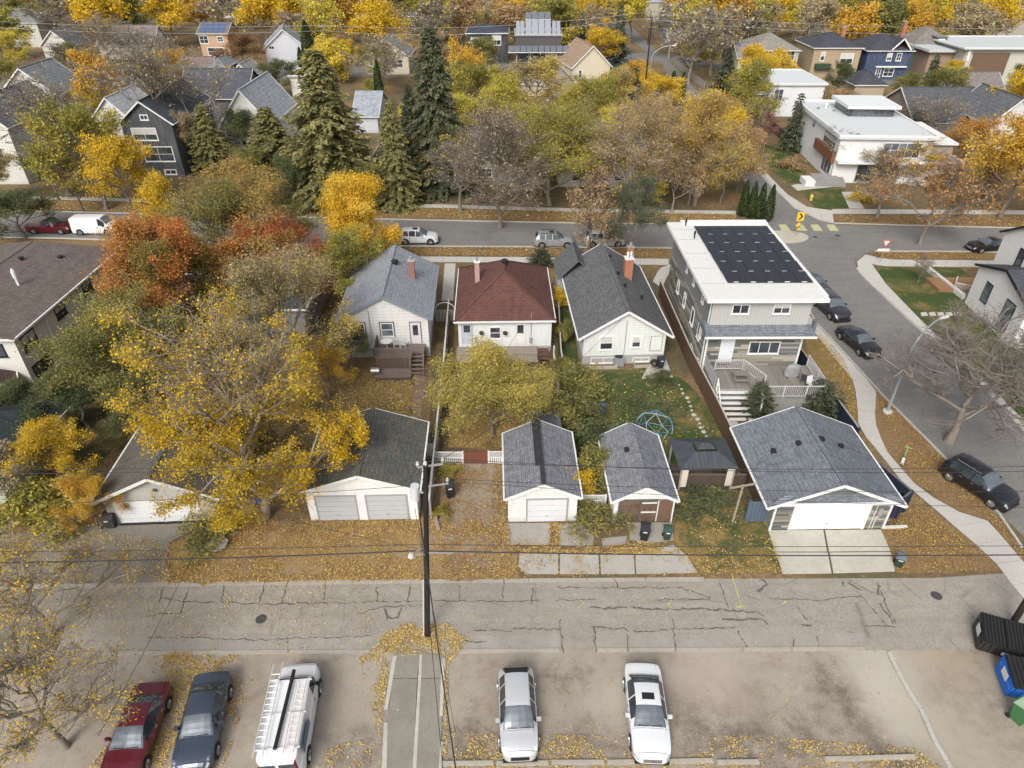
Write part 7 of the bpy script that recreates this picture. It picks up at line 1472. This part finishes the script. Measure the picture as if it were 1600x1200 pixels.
hero('large grey bare tree on the verge over the black suv', 1525, 600, 5.2, 270, 10.5, P_TAN, seed=19, leaf=.1, per=.02, fork=.28, limbs=11, ks=(8,7,7), sig=.2, upright=.5, bark=BARKG, rmin=.012, rtrunk=.34)
hero('half bare tree with yellow tufts over the bottom left parked cars', 28, 1060, 5.5, 235, 7.4, P_YEL, seed=21, leaf=.085, per=26, tuft=.11, fork=.25, limbs=9, ks=(7,7,5), sig=.2, upright=.4, bark=BARKG, rmin=.011)
hero('bare yellow tufted tree by the old drive at the left edge', 25, 900, 4.8, 250, 7.0, P_YEL, seed=23, leaf=.085, per=24, tuft=.14, fork=.22, limbs=9, ks=(7,7,5), sig=.2, upright=.5, bark=BARKT, rmin=.011)
hero('grey bare tree across the street in front of the middle houses', 780, 255, 8.0, 150, 14, P_TAN, seed=25, leaf=.16, per=1.6, fork=.15, limbs=12, ks=(8,7,6), sig=.3, upright=1.1, bark=BARK, rmin=.016)
hero('tall bare tree with forked pale trunk before the slate blue house', 232, 120, 13.0, 200, 19, P_TAN, seed=27, leaf=.22, per=1.6, fork=.35, limbs=9, ks=(7,6,6), sig=.5, upright=1.3, bark=BARKG, rmin=.022, rtrunk=.42)
hero('tall bare tree over the left porch house', 60, 175, 11.0, 150, 16, P_TAN, seed=29, leaf=.2, per=1.0, fork=.3, limbs=8, ks=(7,6,6), sig=.5, upright=1.2, bark=BARKG, rmin=.022)
hero('brown orange tree right of the grey bare tree across the street', 990, 245, 7.5, 135, 14.5, ((.26,.19,.1),(.38,.27,.13),(.44,.32,.16),(.5,.38,.16)), seed=31, leaf=.16, per=15, tuft=.75, fork=.22, limbs=9, ks=(6,6,5), sig=.4, upright=.9, bark=BARKG)
hero('orange and yellow tree beside the side street corner', 1100, 225, 8.0, 140, 14, ((.24,.15,.06),(.4,.25,.08),(.5,.36,.1),(.5,.4,.1)), seed=33, leaf=.16, per=24, tuft=.7, fork=.2, limbs=9, ks=(6,6,5), sig=.4, upright=.9, bark=BARKG)
hero('olive yellow tree hiding the white house across the street', 862, 225, 8.0, 165, 13, P_OLY, seed=35, leaf=.16, per=28, tuft=.75, fork=.2, limbs=9, ks=(6,6,5), sig=.45, upright=.9, bark=BARKG)
hero('rusty half bare tree on the verge with trunk by the lane', 1470, 290, 7.0, 150, 10.5, ((.24,.11,.04),(.38,.18,.06),(.46,.25,.08),(.42,.26,.12)), seed=37, leaf=.22, per=2.6, fork=.25, limbs=8, ks=(6,6,6), sig=.35, upright=.7, bark=BARKG, rmin=.02)
# further named trees
T('mid',0, 545,418,4.5,100,8.0,P_OLY,'olive yellow tree beside the pale roofed bungalow')
T('mid',1, 250,320,7.0,70,10,P_YEL,'yellow maple top left of the tall olive maple')
T('mid',2, 140,250,6.5,120,13,P_OLY,'yellow olive tree left of the slate blue house')
T('mid',0, 185,270,5.5,90,10,P_YEL,'yellow bush like tree leaning over the far pavement')
T('far',0, 155,135,6.5,62,12,P_GOLD,'small orange tree behind the white rear garage')
T('near',1, 75,700,3.4,120,5.4,P_YEL,'small yellow tree beside the dark green garage roof')
T('sparse',0, 15,735,3.0,120,5,P_TAN,'bare twiggy shrub tree before the dark green garage')
T('near',0, 118,625,2.8,150,5.0,P_GRN,'dark green bush below the cream house')
T('near',2, 210,655,2.4,90,4.2,P_GRN,'dark green bush left of the grey garage roof')
T('near',0, 20,635,2.4,110,4.2,P_GRN,'dark green bush at the left edge below the playhouse')
T('near',1, 135,780,2.6,90,4.2,P_GOLD,'small orange yellow tree at the corner of the grey garage')
T('shrub',0, 60,790,1.6,130,3.0,P_OLY,'low yellow green thicket left of the grey garage')
T('shrub',1, 215,470,2.5,120,4.5,P_OLV,'olive shrub by the dark blue lean-to')
T('mid',0, 455,430,5.0,90,8,P_ORB,'brown tinged tree between the maples and the pale bungalow')
T('mid',2, 310,440,5.0,150,9.0,P_MAP,'orange tinted tree below the grey annex roof')
T('near',2, 545,545,2.0,78,4.0,P_GRN,'dark round shrub at the left corner of the pale roofed bungalow', cat='shrub', name='shrub')
T('near',1, 505,570,3.0,90,5.2,P_GOLD,'orange yellow tree just left of the brown deck')
T('near',2, 990,345,5.0,78,9.5,P_WIL,'grey green willow like tree by the street behind the orange chimneys')
T('sparse',1, 925,335,5.5,90,10,P_ORB,'thin leaning tree before the silver suv')
T('pine',0, 845,404,.8,42,2.0,P_SPD,'low spreading juniper by the red roofed bungalow front', cat='shrub', name='shrub')
for i,(x,y,w,hh,pal,lb) in enumerate(((903,604,85,3.2,P_OLV,'olive shrub at the left corner of the green lawn'),(895,648,95,3.0,P_OLV,'orange tinged shrub left of the climbing dome'),(925,690,80,2.6,P_GRN,'green shrub between the two small garage roofs, upper one'),(930,728,85,2.6,P_OLV,'green shrub between the two small garage roofs, lower one'),(906,762,42,2.6,P_YEL,'small yellow shrub by the lattice topped fence'),(878,575,40,2.0,P_OLV,'slim shrub along the grey roofed bungalow wall'),(884,520,32,2.2,P_OLV,'narrow hedge shrub between the red and grey roofed bungalows'),(877,470,30,2.2,P_YEL,'yellow hedge shrub beside the grey bungalow gutter'),(1036,590,40,1.4,P_GRN,'low green shrub at the brown board fence'))):
    T('shrub',i%3,x,y,hh*.5,w,hh,pal,lb,cat='shrub',name='shrub')
for x,y,w,hh,pal,lb in ((935,806,95,1.0,P_OLV,'weedy plants below the lattice topped fence'),(1110,782,110,.7,P_GRN,'low green weeds on the grassy bank'),(325,838,95,1.3,P_OLV,'low brown green bush beside the old white tub'),(1020,640,90,.4,P_GRN,'tall grass tuft around the climbing dome'),(700,735,40,.9,P_OLY,'low yellow green plants by the lattice fence'),(690,800,30,.8,P_OLY,'weeds along the fence foot by the black bin'),(1330,246,60,.9,P_REDB,'reddish low shrubs on the far corner lawn'),(1347,308,40,.8,P_YEL,'yellow green clump on the far front lawn'),(1235,255,50,1.2,P_ORB,'russet low hedge beside the white modern house')):
    T('weeds',int(x)%2,x,y,hh*.5,w,hh,pal,lb,cat='plants',name='low_plants')
T('pine',0, 1186,628,1.4,54,3.2,P_SPD,'dark pine beside the deck steps of the modern house')
T('pine',1, 1283,624,1.4,80,3.0,P_SPD,'dark spreading pine between the deck and the navy fence')
for i,(x,y) in enumerate(((1158,338),(1171,341),(1184,343),(1198,346))): TB('cedar',0,x,y,4.6,17,P_CED,('leftmost','second from left','second from right','rightmost')[i]+' columnar cedar behind the modern house roof',cat='tree',name='cedar',group='row of columnar cedars by the corner')
for x,y,hh,w,lb in ((300,172,7,14,'narrow dark cedar before the slate blue roof'),(596,178,9.5,19,'single tall narrow cedar between the spruces'),(487,112,11,26,'slim columnar cedar right of the lavender house'),(472,108,5,11,'small pointed cedar by the lavender house'),(1047,166,6.5,16,'left cedar by the far streetlight'),(1062,168,6.5,16,'right cedar by the far streetlight')): TB('cedar',0,x,y,hh,w,P_CED,lb,name='cedar')
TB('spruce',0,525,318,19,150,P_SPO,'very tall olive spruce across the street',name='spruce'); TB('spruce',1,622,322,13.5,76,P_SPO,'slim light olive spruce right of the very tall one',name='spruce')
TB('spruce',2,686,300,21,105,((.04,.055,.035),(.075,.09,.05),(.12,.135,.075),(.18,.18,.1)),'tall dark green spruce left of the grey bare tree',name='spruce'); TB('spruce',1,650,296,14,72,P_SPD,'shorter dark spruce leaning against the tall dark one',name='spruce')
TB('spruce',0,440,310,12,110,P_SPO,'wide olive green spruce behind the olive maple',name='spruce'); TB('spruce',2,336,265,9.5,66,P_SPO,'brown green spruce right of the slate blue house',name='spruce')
TB('mid',1,300,268,8.5,52,P_TAN,'pale tan tree right of the slate blue house')
TB('farspruce',0,963,106,14,46,P_BLU,'silvery blue spruce beside the far side street',name='spruce'); TB('farspruce',1,908,80,10,24,P_BLU,'slim blue spruce left of the silvery one',name='spruce'); TB('farspruce',0,884,84,11,34,P_SPD,'green spruce behind the cream gabled house',name='spruce')
TB('farspruce',1,985,195,10,46,P_SPD,'dark spruce beside the dark utility pole',name='spruce'); TB('farspruce',0,1130,146,9,48,P_SPD,'dark pine left of the yellow green house',name='spruce'); TB('farspruce',1,1233,236,9,38,P_SPD,'dark spruce left of the white modern house',name='spruce')
TB('ball',0,1207,136,7.5,52,((.5,.34,.05),(.6,.42,.05),(.68,.5,.08),(.68,.5,.1)),'round golden tree before the grey roofed house')
TB('ball',1,520,130,9,66,((.5,.4,.05),(.6,.48,.06),(.68,.54,.08),(.68,.56,.1)),'round lemon yellow tree above the tall spruce'); TB('far',1,500,78,8,24,P_RED,'small scarlet tree behind the round lemon yellow one')
TB('mid',0,1305,158,7.5,44,P_GRN,'green tree before the tan house with green balcony'); TB('mid',1,1410,170,6.5,56,P_OLV,'dark olive pine like tree before the navy house'); TB('mid',2,1465,186,9,70,P_OLV,'spreading olive pine left of the grey brown garage'); TB('farspruce',0,1446,148,8,36,P_SPD,'black green spruce before the green house',name='spruce')
TB('bare',0,1192,236,6.5,44,P_REDB,'reddish bare shrub tree beside the flat white box house',bark=m_bark((.22,.12,.1))); TB('bare',1,1440,228,8.5,110,P_TAN,'grey bare tree before the broad dark grey roof',bark=BARKG); TB('bare',2,1310,278,7,66,P_TAN,'small bare tree before the white modern house',bark=BARKG); TB('bare',0,1365,292,6,60,P_TAN,'bare brown tree at the white modern house steps',bark=BARK)
TB('sparse',0,1370,340,8,96,P_ORB,'rusty tree with thick leaning trunk on the far verge',bark=BARKG); TB('mid',1,1562,340,12,140,P_GOLD,'large golden tree at the right edge of the far pavement'); TB('mid',0,1590,225,12,110,P_YEL,'bright yellow tree beside the white gabled house'); TB('mid',2,1500,262,7,80,((.26,.11,.04),(.42,.19,.05),(.5,.27,.06),(.45,.3,.12)),'low orange tree hiding the patio wing'); TB('sparse',1,1420,285,6.5,80,P_GOLD,'thin orange tree right of the clerestory house front'); TB('mid',1,1530,310,5,60,P_ORB,'low rusty tree behind the far pavement')
TB('bare',1,1434,442,3.2,34,P_TAN,'little bare sapling on the green corner lawn',bark=BARK)
TB('mid',1,40,372,5.5,115,P_GRN,'dark green tree behind the cream house roof'); TB('mid',2,92,312,6.5,70,P_GRN,'dark green conifer like bush left of the yellow olive tree'); TB('mid',0,0,322,7,90,P_YTAN,'pale yellow tree at the left edge of the street'); TB('far',2,725,168,12,56,P_GOLD,'slender orange tree right of the tall dark spruce')
TB('mid',0,725,240,9,80,((.2,.19,.05),(.4,.36,.06),(.52,.44,.08),(.58,.48,.1)),'lemon green tree left of the grey bare tree'); TB('mid',1,790,225,10.5,84,((.2,.19,.05),(.4,.36,.06),(.52,.44,.08),(.58,.48,.1)),'lemon green tree behind the grey bare tree'); TB('mid',2,915,218,10,90,P_OLY,'yellow green tree behind the brown orange one'); TB('mid',0,1150,300,9,70,P_ORB,'orange tan tree overhanging the side street'); TB('bare',2,720,330,9,110,P_TAN,'grey bare tree on the verge right of the dark spruces',bark=BARKG)
TB('sparse',0,1050,332,8,70,P_ORB,'thin tree with leaning trunk before the brown garage',bark=BARKG); TB('mid',1,1000,330,6,70,P_OLY,'low olive shrub tree behind the far pavement'); TB('mid',2,905,300,8,80,P_OLV,'dark olive tree before the half hidden white house'); TB('sparse',1,1215,165,5,40,P_TAN,'pale bare shrub beside the white box house')
TB('far',0,340,22,0+9,40,P_GOLD,'orange tree left of the half timbered house'); TB('bare',1,170,100,12,120,P_TAN,'bare brownish tree before the grey brown gabled cottage',bark=BARKT); TB('bare',2,600,150,12,110,P_TAN,'bare tan tree before the beige stucco house',bark=BARKT); TB('bare',0,110,128,8,100,P_OLV,'twiggy olive thicket below the small white cottage'); TB('mid',0,415,190,7,54,P_REDB,'dark red tree left of the tall spruce'); TB('mid',1,383,112,8.5,70,((.1,.07,.04),(.2,.12,.06),(.3,.16,.07),(.2,.18,.07)),'reddish brown tree right of the solar tan house'); TB('mid',2,440,150,7,60,P_GRN,'dark green trees below the lavender house')
TB('farbare',0,1075,132,16,90,P_TAN,'tall grey bare tree by the far intersection',bark=BARKG); TB('farbare',1,1110,118,15,90,P_TAN,'second tall grey bare tree right of the far intersection',bark=BARKG); TB('farbare',0,1045,92,14,80,P_TAN,'bare tree before the far grey house',bark=BARKG); TB('farbare',1,1160,98,14,80,P_TAN,'bare tree behind the yellow green house',bark=BARKG); TB('bare',0,1190,196,8,60,P_TAN,'grey bare tree behind the orange tan one',bark=BARKG)
for k,(x,y,hh,w,pal,lb,kd,vv) in enumerate(((700,300,9,90,P_YTAN,'pale yellow tree between the dark spruce and the grey bare tree','mid',0),(830,300,9,90,P_OLY,'olive yellow verge tree right of the grey bare tree','mid',1),(745,200,11,80,P_OLY,'broad lemon olive tree behind the grey bare tree','mid',2),(840,190,11,90,P_YTAN,'yellow tan tree below the solar bank house','mid',0),(940,300,9,84,P_YTAN,'yellow tan tree left of the brown orange one','mid',1),(1075,320,9,70,P_ORB,'rusty tree in front of the brown garage','mid',2),(1125,320,8,60,P_YTAN,'yellow tan tree beside the cedars','mid',0),(960,200,10,76,P_YTAN,'pale yellow tree above the brown orange one','mid',1),(1020,260,10,80,((.2,.14,.06),(.36,.25,.1),(.46,.33,.12),(.5,.4,.14)),'tawny tree left of the side street','mid',2),(580,330,6,60,P_OLV,'olive bush behind the brilliant yellow tree','mid',0),(405,330,8,80,P_OLV,'dark olive tree at the far pavement behind the maples','mid',1),(130,330,7,70,P_YTAN,'tan yellow tree on the far verge above the white van','sparse',1),(385,255,8,70,P_GRN,'deep green tree before the white cottage','mid',1),(560,300,7,60,P_OLV,'olive tree at the foot of the very tall spruce','mid',2),(470,330,7,64,P_GRN,'green tree left of the very tall spruce foot','mid',0),(20,250,9,80,P_OLV,'olive tree before the left porch house','mid',1))): TB(kd,vv,x,y,hh,w,pal,lb)
# tree belts and garden trees farther out, each its own tree
rf = random.Random(21); pl = [('yellow',P_YEL),('golden',P_GOLD),('olive yellow',P_OLY),('lemon yellow',((.28,.25,.06),(.48,.4,.06),(.6,.5,.08),(.64,.54,.12))),('brown orange',P_ORB),('olive green',P_OLV),('pale tan',P_TAN)]
hs = list(BG.values()); used = {}
def near_lm(x, y):
    b = min(hs, key=lambda h: (h[1]-x)**2+(h[2]-y)**2); dx, dy = x-b[1], y-b[2]
    rel = 'behind' if dy > abs(dx) else ('right of' if dx > abs(dy)*.8 else ('left of' if dx < -abs(dy)*.8 else 'in front of')); s = SHORT.get(b[0], b[0]); return rel, s
SHORT = {v[0]: k for k, v in BG.items()}
SN = dict(dark_gable='the slate blue gabled house', dark_wing='the dark grey wing', light_roof='the white cottage with pale roof', white_rear='the white rear garage', left_porch='the left porch house', left_grey='the left grey roofed house', brown_white='the brown and white house', cottage_tl='the small top left cottage', cottage_gable='the grey brown gabled cottage', solar_tan='the tan solar house', tudor='the half timbered house', lavender='the lavender house', cream_arch='the small cream house', tan_stucco='the beige stucco house', black_box='the near black house', solar_house='the house with solar banks', tan_gable='the cream house with tan roof', hip_small='the blue hip roofed garage', hip_small2='the grey brown hip garage', row_grey='the grey sunroom house', row_tan='the tan house with green balcony', row_navy='the navy house', row_green='the green house with dormer', concrete_modern='the big pale modern house', dark_garage='the low tan garage', brown_garage='the grey brown gable garage', white_mid='the flat white box house', yellow_green='the yellow green house', dark_wide='the broad dark roof', white_gable_r='the white gabled house at right', terrace_low='the patio wing', behind_trees='the half hidden white house', brown_front='the brown house behind spruces', hidden_mid='the middle grey house', brown_low='the brown garage', mid_red='the red brown roofed house', mid_dark='the small dark brown house', mid_garage='the small white garage', mid_white='the white house by the spruce', mid_blue='the pale blue garage', mid_grey='the white shed roof', far_blue='the dark blue roofed far house', far_bare='the far grey house', far_solar='the far solar house', far_orange='the house in golden trees', far_corner='the top right grey roofed house', shed_tin='the tin roofed shed')
sizes = ['', 'tall ', 'broad ', 'slim ', 'loose ', 'dense ', 'ragged ', 'low ', 'rounded ', 'leaning ']
def auto_tree(x, y, h, rad, kinds, far):
    cn, pal = rf.choice(kinds); bare = cn == 'bare'; rel, key = near_lm(x, y); base = f"{cn} {'grey brown ' if bare else ''}tree {rel} {SN.get(key, 'the far houses')}"
    k = ('farbare' if bare else 'far') if far else ('bare' if bare else 'mid'); r = put_tree(k, rf.randrange(2 if bare or far else 3), x, y, h, rad, P_TAN if bare else pal, base, bark=BARKG if bare else BARK); used.setdefault(base, []).append((x/y, r))
def px_of(x, y, z=0):
    d = y*_c+(CAM_H-z)*_s; u = y*_s+(z-CAM_H)*_c; return 800+FPX*x/d, 600-FPX*u/d
def free(x, y, rad, z=6, front=9):
    for (lb, hx, hy) in hs:
        if abs(x-hx) < 7+rad*.4 and -7-front < y-hy < 7+rad*.3: return False
    for tx, ty, tr in TREES:
        if math.hypot(x-tx, y-ty) < (rad+tr)*.55: return False
    a, b = px_of(x, y)
    road = [(960,40),(1035,100),(1060,150),(1105,190),(1150,260),(1190,345),(1310,355),(1240,325),(1165,236),(1110,165),(1080,125),(1005,60)]
    rp = [G(*p) for p in road]
    if in_poly(np.array([x]), np.array([y]), rp)[0] or any(math.hypot(x-q[0], y-q[1]) < rad*.7+2 for q in rp): return False
    return True
kn = [pl[0],pl[1],pl[2],pl[3],pl[4],('bare',None),pl[5]]; kf = [pl[0],pl[0],pl[1],pl[2],pl[3],pl[4],pl[5],pl[6],('bare',None),('bare',None)]
cnt = 0
for rowY, step in ((205,11),(222,12),(240,12),(262,13),(290,14),(325,15),(365,17),(410,19)):
    half = rowY*.72+12; x = -half
    while x < half:
        xx = x+rf.uniform(-3,3); yy = rowY+rf.uniform(-6,6); rad = rf.uniform(4.5,7.5); h = rf.uniform(10,17)
        if free(xx, yy, rad*.6, front=16 if rowY < 235 else 6): auto_tree(xx, yy, h, rad, kf, True); cnt += 1
        x += step*rf.uniform(.8,1.25)
for i in range(2500):
    yy = rf.uniform(92,200); xx = rf.uniform(-1,1)*(yy*.78); rad = rf.uniform(2.2,4.8); h = rad*rf.uniform(1.6,2.4)
    if cnt > 290: break
    if 84 < yy < 96: continue
    if free(xx, yy, rad, front=6.5+rad*.5): auto_tree(xx, yy, h, rad, kn, False); cnt += 1
ORD = ['first','second','third','fourth','fifth','sixth','seventh','eighth','ninth','tenth','eleventh','twelfth','thirteenth','fourteenth','fifteenth','sixteenth']
for base, L in used.items():
    L.sort(key=lambda q: q[0])
    if len(L) > 1:
        for i, (_, r) in enumerate(L): r['label'] = ((('left' if i == 0 else 'right')+' one of two: ') if len(L) == 2 else (ORD[min(i, 15)]+' from left: '))+base
